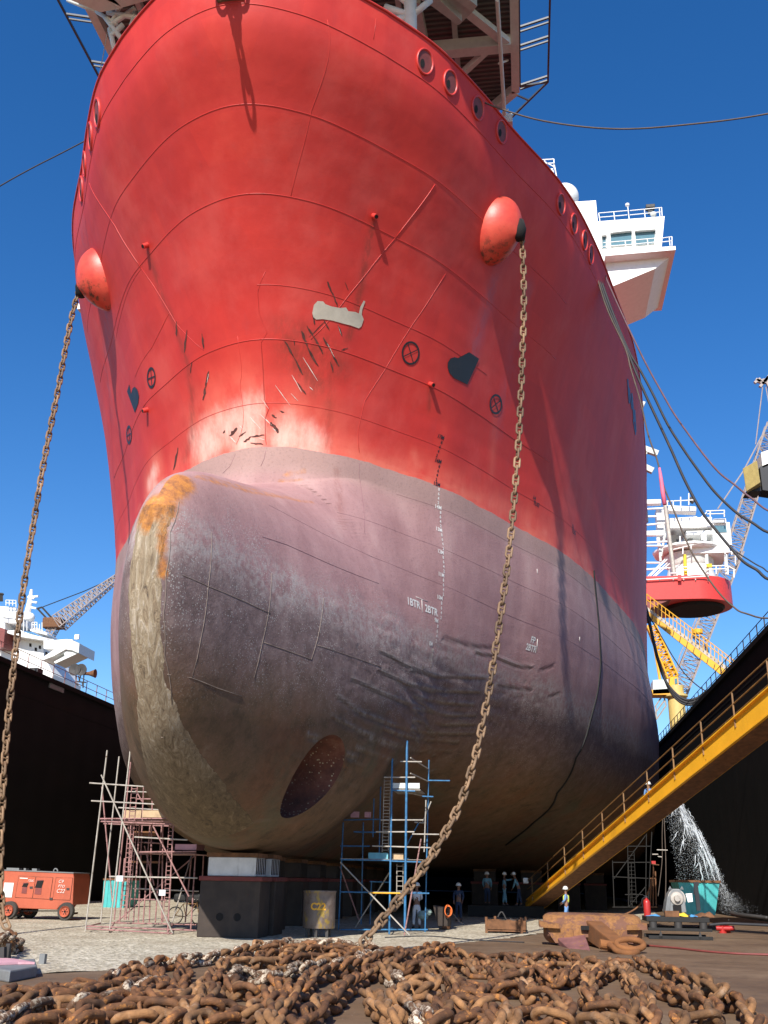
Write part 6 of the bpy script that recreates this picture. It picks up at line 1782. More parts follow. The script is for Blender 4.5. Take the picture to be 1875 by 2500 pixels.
for i in range(N_):
    t = i / N_ * 1.12; c = stq(t, .05, -.52); m_.box(c, (.9, .28, .04), rz=atan(dir_[0] / dir_[1]) * -1)
m_.build('treads', M['darkmetal'], ST, kind='stuff')
for sd_ in (.02, -1.08):
    m_ = MB()
    for t in np.arange(0.03, 1.15, .098):
        m_.bar(stq(t, hh(t) / 2 - .30, sd_), stq(t, hh(t) / 2 + 1.0, sd_), .055, .055)
    for h_ in (1.0, .55):
        m_.tube([stq(0, .17 + h_, sd_), stq(1.15, hh(1.15) / 2 + h_, sd_)], .032, 6)
    m_.build('railing', M['yelrail'], ST)
# lower landing stage
q = stq(-.03)
m_ = MB(); m_.box((q[0] - 1.0, q[1] + .3, .3), (4.2, 2.6, .6)); m_.build('landing_stage', M['blacksteel'], label='dark low platform at the foot of the yellow stairway', cat='platform', loc=(q[0] - 1.2, q[1] + .6, 0))

# ------------------------------------------------------------------ upper gangway from ship to dock top
z3 = lambda x, y: (1550 + x * .339, 1150 + y * .339)
YG = 100.0
UG = empty('upper_gangway', onY(*z3(650, 1490), YG), 'yellow gangway bridge sloping from the ship down to the top of the right dock wall', 'gangway')
def gq(x, y, Y): return onY(*z3(x, y), Y)
for Yo in (0, 2.2):
    m_ = MB(); m_.prism([gq(40, 985, YG + Yo), gq(75, 1030, YG + Yo), gq(650, 1492, YG + Yo), gq(668, 1455, YG + Yo), gq(100, 1010 - 20, YG + Yo)][::-1] if False else [gq(30, 960, YG + Yo), gq(30, 1002, YG + Yo), gq(660, 1500, YG + Yo), gq(672, 1450, YG + Yo)], (0, .15, 0)); m_.build('girder', M['yellow'], UG)
m_ = MB(); m_.prism([gq(30, 935, YG + .2), gq(30, 958, YG + .2), gq(690, 1462, YG + .2), gq(700, 1435, YG + .2)], (0, 1.9, 0)); m_.build('walkway', M['galv'], UG)
m_ = MB()
for (a, b) in (((30, 845), (715, 1365)), ((30, 885), (710, 1395))):
    for Yo in (.05, 2.2): m_.tube([gq(*a, YG + Yo), gq(*b, YG + Yo)], .05, 5)
for i in range(26):
    t = i / 25; x = 30 + 680 * t; y = 845 + 520 * t
    for Yo in (.05, 2.2): m_.tube([gq(x, y, YG + Yo), gq(x, y + 95, YG + Yo)], .04, 5)
m_.build('railing', M['yellow'], UG)
m_ = MB()
for i in range(12):
    t = (i + .5) / 12; x = 60 + 590 * t; y = 985 + 478 * t; m_ = MB(); m_.bar(gq(x, y - 15, YG - .08), gq(x - 10, y + 25, YG - .08), .06, .04); m_.build('girder_stiffener', M['darkmetal'], UG)

# ------------------------------------------------------------------ hoses and ropes
E1 = FL[6][0] if FL.get(6) else Vector((3, 50, 31))
def rope(L, Ya, Yb, r, mat, label, group='mooring ropes and hoses at the right', name='mooring_rope'):
    n_ = len(L); P = [onY(x, y, Ya + (Yb - Ya) * i / (n_ - 1)) for i, (x, y) in enumerate(L)]
    if L[-1][0] == 1900 and L[-1][1] > 1000: P.append(np.array([16.0, 38.0, HW + .3]) * .45 + P[-1] * .55); P.append(np.array([16.0, 38.0, HW + .3]))
    mb = MB(); mb.tube(catmull(P, 5), r, 7); return mb.build(name, mat, smooth=True, label=label, cat='rope', loc=P[0], group=group)
rope([(1099, 212), (1165, 243), (1240, 272), (1330, 296), (1450, 312), (1560, 314), (1700, 302), (1800, 290), (1900, 273), (2150, 225), (2600, 110)], 33.6, 34, .035, M['rope'], 'single rope from a fairlead near the bow top across the sky to the right edge', name='mooring_rope')
rope([(221, 337), (150, 374), (70, 415), (-30, 472), (-350, 665), (-800, 960)], 34.5, 34, .03, M['darkrope'], 'single dark rope from the ship to the left edge of the sky')
rope([(264, 70), (250, 145), (233, 225)], 34, 35, .02, M['galv'], 'thin pale line hanging over the ship side at the upper left')
rope([(1440, 585), (1480, 680), (1520, 770), (1558, 850), (1586, 905), (1614, 955), (1645, 1009), (1681, 1060), (1719, 1111), (1757, 1155), (1793, 1183), (1834, 1216), (1900, 1255)], 47.5, 42, .045, M['purplerope'], 'outermost purple rope of the bundle running to the right edge, the highest one')
rope([(1436, 578), (1480, 720), (1532, 850), (1563, 904), (1593, 960), (1629, 1034), (1668, 1096), (1706, 1150), (1745, 1201), (1796, 1250), (1835, 1275), (1900, 1305)], 47, 42, .06, M['darkrope'], 'second dark hose from the top in the bundle running to the right edge')
rope([(1434, 575), (1478, 730), (1529, 850), (1552, 909), (1578, 968), (1609, 1034), (1640, 1101), (1673, 1175), (1714, 1250), (1756, 1304), (1788, 1342), (1815, 1371), (1846, 1390), (1900, 1416)], 46.5, 42, .065, M['darkrope'], 'thick black hose, third from the top in the bundle running to the right edge')
rope([(1714, 1250), (1756, 1304), (1788, 1340), (1825, 1365), (1860, 1385), (1900, 1396)], 44.1, 42, .03, M['darkrope'], 'thin black cable just above the thick black hose at the right edge')
rope([(1432, 572), (1475, 735), (1526, 850), (1540, 901), (1563, 978), (1583, 1063), (1604, 1122), (1619, 1183), (1647, 1251), (1669, 1305), (1692, 1354), (1723, 1403), (1756, 1448), (1788, 1479), (1819, 1497), (1900, 1504)], 46, 43, .04, M['rope'], 'lowest brown rope of the bundle, sagging past the red turret to the right edge')
mb = MB(); P = [onY(x, y, 44.5) for x, y in ((1610, 1142), (1614, 1170), (1618, 1200), (1623, 1232))]; mb.tube(P, [.05, .09, .10, .10], 8); mb.build('pink_cloth_strip', M['pinkcloth'], label='pink cloth strip hanging by the ropes above the white turret', cat='cloth', loc=P[0], smooth=True)
hz = [[(22, 870), (70, 960), (120, 1170), (165, 1360), (220, 1510), (300, 1610), (380, 1650), (450, 1635), (500, 1600), (535, 1580)],
      [(22, 880), (80, 980), (130, 1200), (180, 1400), (240, 1550), (310, 1635), (385, 1670), (455, 1650), (505, 1615), (540, 1590)],
      [(22, 900), (85, 1000), (140, 1240), (190, 1430), (250, 1580), (320, 1660), (390, 1685), (460, 1665), (510, 1630), (545, 1600)],
      [(22, 860), (90, 1020), (190, 1190), (270, 1330), (360, 1460), (450, 1545), (520, 1590)]]
for k, L in enumerate(hz):
    rope([z3(*q) for q in L], 88, 86, [.12, .12, .10, .05][k], M['darkrope'], ['innermost of three thick black hoses sagging from the ship to the right wall', 'middle one of three thick black hoses sagging from the ship to the right wall', 'lowest of three thick black hoses sagging from the ship to the right wall', 'thin black cable above the three thick sagging hoses'][k])

# ------------------------------------------------------------------ neighbouring vessel with red turret porch
YT_ = 160.0
zz2 = lambda x, y: (1575 + x * .1808, 1150 + y * .1808)
tq = lambda x, y, Y=YT_: onY(*zz2(x, y), Y)
a = tq(0, 1430); b = tq(1268, 1600)
R_ = 6.2; xc_ = b[0] - R_; zt_ = tq(700, 1408)[2]; zb2 = tq(700, 1722)[2]
TS = empty('turret_vessel', (xc_, YT_ + R_, zb2), 'red overhanging turret porch with white pipework of another vessel, beyond the right dock wall', 'ship')
mb = MB()
plan = [(-6, YT_)] + [(xc_ + R_ * cos(t), YT_ + R_ + R_ * sin(t)) for t in np.linspace(-pi / 2, pi / 2, 20)] + [(-6, YT_ + 2 * R_)]
mb.prism([(x, y, zb2) for x, y in plan], (0, 0, zt_ - zb2)); mb.build('porch_hull', M['red'], TS, auto=40)
mb = MB(); mb.prism([(x, y, zb2 - .02) for x, y in plan], (0, 0, .01)); 
mb = MB(); mb.prism([(-6, YT_ + .3, zb2 - .0), (xc_ - 4.5, YT_ + .3, zb2), (xc_ - 8.5, YT_ + .3, zb2 - 1.6), (-6, YT_ + .3, zb2 - 3.2)], (0, 2 * R_ - .6, 0)); mb.build('hull_bracket', M['redlead'], TS)
mb = MB(); mb.lathe((xc_, YT_ + R_, zb2 - .5), [(.1, 0), (4.6, 0), (4.9, .3), (4.9, .55), (.1, .56)], 40); mb.build('turret_bottom', M['hole'], TS, auto=40)
mb = MB(); mb.tube([tq(0, 1470, YT_ - .4), tq(860, 1420, YT_ - .4)], .12, 6)
for x in (20, 195, 380, 520, 680, 850): mb.tube([tq(x, 1460, YT_ - .4), tq(x, 1490, YT_ + .1)], .1, 5)
mb.build('rub_rail', M['offwhite'], TS)
mb = MB(); mb.hexa([tuple(tq(x, y, Y)) for Y in (YT_ - .7, YT_) for x, y in ((440, 1480), (488, 1480), (488, 1400), (440, 1400))]); mb.build('porch_box', M['red'], TS)
WHT = M['white']
def tbox(x0, y0, x1, y1, Y, d, name, mat=None, bev=0):
    p = tq(x0, y1, Y); q = tq(x1, y0, Y); mb = MB(); mb.hexa([(p[0], Y, p[2]), (q[0], Y, p[2]), (q[0], Y + d, p[2]), (p[0], Y + d, p[2]), (p[0], Y, q[2]), (q[0], Y, q[2]), (q[0], Y + d, q[2]), (p[0], Y + d, q[2])]); return mb.build(name, mat or WHT, TS, bevel=bev)
def tbar(segs, Y, r, name, mat=None):
    mb = MB()
    for a_, b_ in segs: mb.tube([tq(*a_, Y), tq(*b_, Y)], r, 6)
    return mb.build(name, mat or WHT, TS)
zc2 = lambda y: tq(800, y, YT_ + R_)[2]
mb = MB(); mb.lathe((xc_, YT_ + R_, 0), [(4.4, zt_), (3.6, zc2(1320)), (3.9, zc2(1290)), (3.9, zc2(1190)), (4.1, zc2(1160)), (.1, zc2(1155))], 36); mb.build('turret_drum', M['offwhite'], TS, auto=40)
mb = MB(); mb.lathe((xc_, YT_ + R_, 0), [(.1, zc2(1150)), (5.7, zc2(1130)), (6.0, zc2(1110)), (6.0, zc2(1085)), (.1, zc2(1085))], 12); mb.build('round_deck', WHT, TS)
tbox(640, 990, 1130, 1110, YT_ + 2, 8, 'turret_deckhouse'); tbox(930, 690, 1140, 1000, YT_ + 2.5, 7, 'turret_cabin')
tbox(345, 620, 900, 770, YT_ + 3, 7, 'upper_deck'); tbox(930, 640, 1090, 700, YT_ + 2, 6, 'cabin_roof'); tbox(560, 800, 920, 860, YT_ + 3, 6, 'upper_deck_beam')
tbox(585, 870, 635, 960, YT_ + 5, 2, 'tank_pod', M['grey']); tbox(640, 875, 740, 955, YT_ + 6, 2, 'tank_pod', M['offwhite']); tbox(950, 735, 1095, 830, YT_ + 2.4, .1, 'cabin_window', M['glass'])
tbox(180, 520, 260, 900, YT_ + 4, 2, 'pipe_header', M['offwhite']); tbox(345, 860, 450, 980, YT_ + 4, 4, 'equipment', M['darkmetal'])
tbar([((270, 460), (395, 1420))], YT_ + 1, .35, 'riser_post', M['galv']); tbar([((310, 520), (680, 540))], YT_ + 3, .8, 'header_pipe'); tbar([((0, 430), (210, 425))], YT_ + 3, .6, 'header_pipe')
tbar([((0, 515), (280, 500)), ((0, 615), (240, 610)), ((0, 730), (300, 700)), ((0, 970), (320, 950)), ((0, 1010), (220, 1010)), ((0, 1240), (200, 1240)), ((0, 1330), (340, 1310))], YT_ + 2, .18, 'pipe_rack')
tbar([((0, 830), (230, 825)), ((0, 860), (230, 860))], YT_ + 3, .35, 'pipe_rack_beam'); tbar([((185, 900), (210, 1220)), ((270, 850), (215, 1150)), ((165, 900), (185, 1030))], YT_ + 3, .2, 'rack_leg', M['offwhite'])
tbar([((40, 1420), (270, 1190)), ((70, 1420), (300, 1190)), ((140, 1420), (330, 1250)), ((110, 1420), (300, 1240))], YT_ + 1, .09, 'stair_stringer')
for x in (535, 830, 1090): tbar([((x, 1130), (x + 12, 1400))], YT_ + 1.2, .28, 'support_column', M['cloth_y'] if x == 535 else M['offwhite'])
rl = []
for x0, y0, x1, y1 in ((440, 1300, 1120, 1275), (440, 1340, 1120, 1320), (270, 410, 680, 390), (400, 640, 700, 620), (820, 540, 1075, 530), (840, 580, 1075, 575), (380, 1060, 800, 960), (1060, 1050, 1200, 1110), (700, 680, 830, 560), (340, 1380, 440, 1380), (1120, 1280, 1220, 1340)):
    rl.append(((x0, y0), (x1, y1)))
for x, y0, y1 in ((480, 1300, 1400), (700, 1290, 1390), (960, 1285, 1390), (1120, 1275, 1400), (1200, 1320, 1440), (300, 400, 470), (380, 400, 470), (480, 350, 470), (420, 640, 720), (530, 640, 720), (640, 620, 720), (880, 540, 620), (1070, 530, 620), (510, 1030, 1120), (620, 1000, 1080), (590, 300, 460), (0, 1330, 1420), (1220, 1110, 1260), (1170, 1060, 1130), (1080, 1050, 1120)):
    rl.append(((x, y0), (x, y1)))
tbar(rl, YT_ + .6, .10, 'railing')
tbox(835, 1250, 900, 1295, YT_ + .4, .4, 'yellow_box', M['cloth_y']); tbar([((760, 830), (770, 930)), ((790, 830), (800, 940)), ((815, 830), (820, 940)), ((470, 880), (475, 960))], YT_ + 2.5, .12, 'vertical_pipe')
tbar([((600, 370), (660, 420))], YT_ + 3, .5, 'winch', M['darkmetal'])

# ------------------------------------------------------------------ cranes at right
def lattice(p, q, w0, w1, n, mat, name, parent, r=.10, up=(0, 1, 0)):
    p = Vector([float(v) for v in p]); q = Vector([float(v) for v in q]); d = (q - p); t = d.normalized(); s = t.cross(Vector(up)).normalized(); u = s.cross(t)
    mb = MB(); C = []
    for i in range(n + 1):
        f = i / n; w_ = w0 + (w1 - w0) * f
        C.append([p + d * f + s * (sx * w_ / 2) + u * (ux * w_ / 2) for sx, ux in ((-1, -1), (1, -1), (1, 1), (-1, 1))])
    for k in range(4): mb.tube([c[k] for c in C], r, 5)
    for i in range(n):
        for k in range(4):
            a_, b_ = (C[i][k], C[i + 1][(k + 1) % 4]) if i % 2 else (C[i][(k + 1) % 4], C[i + 1][k])
            mb.tube([a_, b_], r * .6, 4, cap=False); mb.tube([C[i][k], C[i][(k + 1) % 4]], r * .6, 4, cap=False)
    return mb.build(name, mat, parent)
YR = 200.0
RC = empty('lattice_crane', (onY(1655, 1700, YR)[0], YR, 20), 'tall grey lattice crane boom passing behind the red turret porch', 'crane')
lattice(onY(1652, 1700, YR), onY(1795, 1345, YR), 3.2, 3.0, 22, M['crane'], 'lower_boom', RC, r=.16)
lattice(onY(1781, 1375, YR), onY(1885, 1040, YR), 3.0, 2.4, 20, M['crane'], 'upper_boom', RC, r=.16)
mb = MB(); mb.tube([onY(1752, 1243, YR), onY(1815, 1150, YR), onY(1878, 1030, YR)], .14, 5); mb.build('pendant_line', M['crane'], RC); mb = MB(); mb.tube([onY(1700, 1510, YR), onY(1660, 1600, YR), onY(1640, 1680, YR)], .12, 5); mb.build('pendant_line', M['crane'], RC)
mb = MB(); mb.lathe(onY(1703, 1542, YR - 3), [(.1, -.5), (1.0, -.4), (1.0, .4), (.1, .5)], 10); mb.build('yellow_sheave', M['yellow'], RC)
# yellow pedestal crane on its column
YP = 150.0
PC = empty('pedestal_crane', (onY(1645, 1780, YP)[0], YP, 0), 'yellow pedestal crane on a thick beige column seen between the hull and the right wall', 'crane')
pc = onY(1645, 1700, YP); mb = MB(); mb.lathe((pc[0] + .3, YP, 0), [(1.25, 0), (1.2, onY(1645, 1705, YP)[2]), (1.7, onY(1645, 1702, YP)[2]), (1.7, onY(1645, 1697, YP)[2]), (1.2, onY(1645, 1695, YP)[2]), (1.2, onY(1645, 1675, YP)[2])], 28); mb.build('column', mk('beige_column', (.60, .44, .15), rough=.5, var=.1), PC, auto=40)
for L, nm in (([z3(130, 1505), z3(240, 1500), z3(250, 1600), z3(130, 1605)], 'counterweight'), ([z3(255, 1485), z3(310, 1480), z3(318, 1580), z3(240, 1590)], 'cab'), ([z3(120, 1575), z3(340, 1560), z3(330, 1610), z3(130, 1610)], 'slew_platform')):
    P = [onY(*q, YP - 1) for q in L]; mb = MB(); mb.prism(P, (0, 3, 0)); mb.build(nm, M['yellow'] if nm != 'counterweight' else M['offwhite'], PC)
mb = MB(); P = [onY(*z3(x, y), YP - 1.1) for x, y in ((285, 1495), (305, 1492), (308, 1530), (288, 1535))]; mb.prism(P, (0, .08, 0)); mb.build('cab_window', M['glass'], PC)
lattice(onY(*z3(270, 1490), YP), onY(*z3(115, 1110), YP), 1.5, 1.2, 14, M['yellow'], 'boom', PC, r=.13)
mb = MB(); mb.tube([onY(*z3(190, 1600), YP), onY(*z3(180, 1500), YP), onY(*z3(130, 1200), YP)], .2, 6); mb.tube([onY(*z3(310, 1570), YP), onY(*z3(250, 1440), YP), onY(*z3(210, 1380), YP)], .25, 6); mb.build('boom_stay', M['yellow'], PC)
mb = MB(); P = [(150, 1690), (200, 1620), (155, 1780), (215, 1690)]
for a_, b_ in (((145, 1700), (205, 1610)), ((155, 1790), (225, 1690)), ((150, 1700), (155, 1790)), ((205, 1610), (225, 1690)), ((150, 1740), (215, 1650))): mb.tube([onY(*z3(*a_), YP), onY(*z3(*b_), YP)], .12, 5)
mb.build('access_ladder', M['galv'], PC)
# crane head and machinery at the right edge
YH = 60.0
CH = empty('dock_crane', (onY(1850, 1160, YH)[0], YH, onY(1850, 1160, YH)[2]), 'crane block with yellowish steel box and black frame at the right edge', 'crane')
mb = MB(); mb.hexa([tuple(v) for v in (onY(1822, 1200, YH - .9), onY(1856, 1178, YH - 1.6), onY(1858, 1195, YH + .4), onY(1826, 1212, YH + .9), onY(1813, 1144, YH - .9), onY(1848, 1124, YH - 1.6), onY(1850, 1135, YH + .4), onY(1816, 1150, YH + .9))]); mb.build('counterweight_box', mk('dusty_yellow', (.42, .33, .12), rough=.7, var=.2), CH, bevel=.03)
for L, m in (([(1822, 1200), (1856, 1170), (1858, 1198), (1834, 1200)], 'blackmark'), ([(1855, 1140), (1890, 1125), (1890, 1200), (1862, 1196)], 'blackmark'), ([(1858, 1105), (1895, 1092), (1895, 1128), (1862, 1142)], 'white')):
    P = [onY(*q, YH - .5) for q in L]; mb = MB(); mb.prism(P, (0, 1.2, 0)); mb.build('frame_plate', M[m], CH)
mb = MB()
for a_, b_ in (((1866, 935), (1875, 920)), ((1855, 945), (1880, 915)), ((1850, 932), (1866, 928)), ((1842, 935), (1856, 925)), ((1845, 926), (1865, 938)), ((1868, 925), (1880, 950))): mb.bar(onY(*a_, YH + 30), onY(*b_, YH + 30), .3, .25)
mb.tube([onY(1862, 945, YH + 30), onY(1845, 1085, YH + 30)], .05, 4); mb.tube([onY(1870, 945, YH + 30), onY(1880, 1000, YH + 30)], .05, 4)
mb.build('hook_sheave', M['crane'], label='distant crane tip with sheaves and hoist lines at the upper right edge', cat='crane', loc=onY(1862, 935, YH + 30))

# ------------------------------------------------------------------ left: white ship and lattice crane beyond the wall
YW = 200.0
zw = lambda x, y: (x * .205, 1380 + y * .205)
wq = lambda x, y, Y=YW: onY(*zw(x, y), Y)
WS = empty('white_ship', (wq(300, 1100)[0], YW, 30), 'white ship superstructure with bridge wing behind the left dock wall', 'ship')
def wpoly(L, Y, d, name, mat=None):
    mb = MB(); mb.prism([wq(x, y, Y) for x, y in L], (0, d, 0)); return mb.build(name, mat or WHT, WS)
SHD = M['offwhite']
wpoly([(-200, 1040), (-200, 780), (80, 800), (240, 780), (520, 900), (520, 1080), (640, 1300), (600, 1500), (100, 1500), (-200, 1400)], YW, 14, 'superstructure')
wpoly([(60, 780), (240, 770), (360, 820), (560, 870), (560, 900), (240, 850), (60, 800)], YW - 3, 6, 'bridge_deck_edge')
wpoly([(520, 900), (790, 880), (865, 885), (855, 1010), (780, 1000), (640, 1080), (510, 1130), (520, 1090), (650, 1000), (520, 990)], YW - 6, 5, 'bridge_wing')
wpoly([(862, 895), (945, 930), (935, 1045), (855, 1010)], YW - 6, 8, 'wing_end', SHD)
wpoly([(855, 1005), (935, 1045), (660, 1170), (640, 1150), (770, 1080), (760, 1045), (640, 1075), (700, 1030)], YW - 5.5, 5, 'wing_bracket', SHD)
wpoly([(-100, 480), (180, 500), (210, 560), (210, 640), (40, 620), (-100, 640)], YW - 2, 8, 'upper_house'); wpoly([(-100, 620), (240, 640), (250, 700), (60, 680), (60, 760), (-100, 700)], YW - 2, 8, 'upper_house')
wpoly([(360, 760), (440, 740), (560, 810), (560, 830), (360, 780)], YW - 3, 5, 'monkey_deck')
wpoly([(-100, 720), (60, 760), (40, 980), (-100, 960)], YW - 4, 6, 'funnel', M['redlead'])
mb = MB(); mb.tube([wq(375, 290), wq(360, 400), wq(330, 560), wq(310, 650)], [.3, .5, .7, .8], 8)
for a_, b_ in (((330, 380), (455, 370)), ((370, 435), (440, 445)), ((355, 500), (430, 515)), ((340, 370), (410, 395))): mb.tube([wq(*a_), wq(*b_)], .25, 5)
mb.tube([wq(280, 650), wq(340, 540)], .2, 5); mb.build('mast', WHT, WS)
mb = MB(); rl = []
for x0, y0, x1, y1 in ((70, 415, 190, 420), (70, 450, 190, 455), (0, 545, 150, 560), (0, 600, 150, 610), (380, 680, 440, 680), (380, 710, 440, 710), (540, 880, 640, 885), (540, 905, 620, 910), (100, 690, 180, 690), (0, 700, 60, 710)): rl.append(((x0, y0), (x1, y1)))
for x, y0, y1 in ((70, 415, 480), (110, 415, 480), (150, 418, 480), (190, 420, 500), (60, 550, 620), (380, 680, 750), (410, 680, 750), (440, 680, 740), (500, 680, 780), (470, 700, 760), (600, 880, 920), (280, 640, 780), (320, 660, 780)): rl.append(((x, y0), (x, y1)))
for a_, b_ in rl: mb.tube([wq(*a_, YW - 3.5), wq(*b_, YW - 3.5)], .10, 4)
mb.build('railing', WHT, WS)
for (x, y) in ((360, 950), (425, 1000), (475, 975), (550, 1050)):
    wpoly([(x - 12, y - 20), (x + 12, y - 18), (x + 12, y + 22), (x - 12, y + 18)], YW - .1, .2, 'window', M['hole'])
for x in (345, 375, 405, 460, 490, 515):
    y = 815 + (x - 345) * .42; wpoly([(x - 10, y - 25), (x + 10, y - 17), (x + 10, y + 28), (x - 10, y + 20)], YW - .1, .2, 'bridge_window', M['glass'])
mb = MB(); mb.lathe(wq(360, 620), [(.1, -1)] + [(1.0 * cos(a), 1.0 * sin(a)) for a in np.linspace(-.6, 1.5, 8)], 12); mb.build('radar_dome', WHT, WS, smooth=True)
mb = MB(); mb.box(wq(918, 855), (1.0, .5, 1.0)); mb.tube([wq(910, 860), wq(905, 890)], .15, 5); mb.build('wing_lamp', WHT, WS)
LC = empty('boom_crane', (wq(640, 690, 215)[0], 215, 40), 'thin lattice crane boom rising to the right behind the white ship', 'crane')
lattice(wq(700, 690, 215), wq(1425, 125, 215), 3.4, 1.2, 24, M['crane'], 'boom', LC, r=.14)
mb = MB(); mb.tube([wq(500, 500, 215), wq(1000, 310, 215), wq(1425, 120, 215)], .12, 4)
for a_, b_ in (((445, 515), (585, 665)), ((500, 500), (630, 645)), ((445, 515), (500, 500))): mb.tube([wq(*a_, 215), wq(*b_, 215)], .22, 5)
mb.build('back_stay', M['darkmetal'], LC)
mb = MB(); mb.box(wq(640, 695, 215), (4.4, 3, 2.4)); mb.build('machinery_house', M['rusty'], LC, bevel=.2)
lattice(wq(660, 720, 215), wq(555, 900, 215), 1.8, 1.8, 7, M['crane'], 'tower', LC, r=.12)
mb = MB(); mb.box(wq(1428, 112, 215), (1.2, 1.2, 2)); mb.build('boom_head', M['darkmetal'], LC)
wpoly2 = MB(); wpoly2.tube([wq(0, 340, 215), wq(40, 350, 215)], .3, 4)
for k in range(5): wpoly2.tube([wq(-20 + k * 12, 330, 215), wq(-10 + k * 10, 430, 215)], .15, 4)
wpoly2.build('tower_fragment', M['darkmetal'], label='fragment of a dark lattice mast at the very left edge above the white ship', cat='mast', loc=wq(10, 380, 215))
# flood lamps and horn on the left wall top
q = onX(*zw(950, 1400), -32.9); LP = empty('floodlight_stand', (q[0], q[1], HW), 'pair of round floodlights and a horn on the left wall railing', 'floodlight')
lq = lambda x, y: onY(*zw(x, y), q[1])
mb = MB()
for a_, b_ in (((905, 1390), (905, 1260)), ((940, 1390), (975, 1260)), ((990, 1440), (1000, 1300)), ((905, 1385), (1025, 1395)), ((935, 1320), (950, 1380)), ((1000, 1300), (1070, 1290)), ((980, 1400), (990, 1460)), ((890, 1390), (930, 1430))): mb.tube([lq(*a_), lq(*b_)], .05, 6)
mb.build('stand_frame', M['darkmetal'], LP)
for (x, y) in ((900, 1250), (975, 1250)):
    mb = MB(); mb.lathe(lq(x, y), [(.05, .25), (.2, .2), (.42, -.05), (.46, -.2), (.40, -.2), (.05, -.1)], 18, ax='Y'); mb.build('floodlight_head', M['darkmetal'], LP, auto=40)
mb = MB(); mb.lathe(lq(1075, 1290), [(.1, -.5), (.14, -.1), (.30, .35), (.34, .4), (.05, .3)], 14, ax='X'); mb.build('horn', M['rusty'], LP, auto=40)
for (x, y, w_) in ((440, 1200, .7),):
    q = onX(*zw(x, y), -32.9); mb = MB(); mb.box((q[0], q[1], HW + .2), (.6, .8, .4)); mb.build('wall_top_box', M['darkmetal'], label='small dark box on the left wall top below the white ship', cat='box', loc=(q[0], q[1], HW))
q = onX(*zw(665, 1455), -32.6); mb = MB(); mb.box((-32.55, q[1], q[2]), (.12, 2.2, .4)); mb.build('wall_lamp', M['grey'], label='dull wall lamp on the black left dock wall', cat='lamp', loc=(-32.55, q[1], q[2]))
# ------------------------------------------------------------------ people
def skinmesh(chains_, name, mat, parent, sub=1):
    """chains_: list of lists of (pos, radius); the first starts at the root, others start from an existing joint index"""
    verts = []; radii = []; edges = []
    for start, pts in chains_:
        prev = start
        for (p, r) in pts:
            verts.append(Vector([float(v) for v in p])); radii.append(r); i = len(verts) - 1
            if prev is not None: edges.append((prev, i))
            prev = i
    off = parent.location
    me = bpy.data.meshes.new(name); me.from_pydata([v - off for v in verts], edges, [])
    o = bpy.data.objects.new(name, me); COL.objects.link(o)
    md = o.modifiers.new('s', 'SKIN')
    for i, r in enumerate(radii):
        sv = me.skin_vertices[0].data[i]; sv.radius = (r, r) if not hasattr(r, '__len__') else r; sv.use_root = (i == 0)
    md.branch_smoothing = .3
    ss = o.modifiers.new('u', 'SUBSURF'); ss.levels = sub; ss.render_levels = sub
    dg = bpy.context.evaluated_depsgraph_get(); dg.update()
    mn = bpy.data.meshes.new_from_object(o.evaluated_get(dg)); bpy.data.objects.remove(o)
    mn.name = name; mn.materials.clear(); mn.materials.append(mat)
    for p in mn.polygons: p.use_smooth = True
    o = bpy.data.objects.new(name, mn); COL.objects.link(o); o.parent = parent; return o
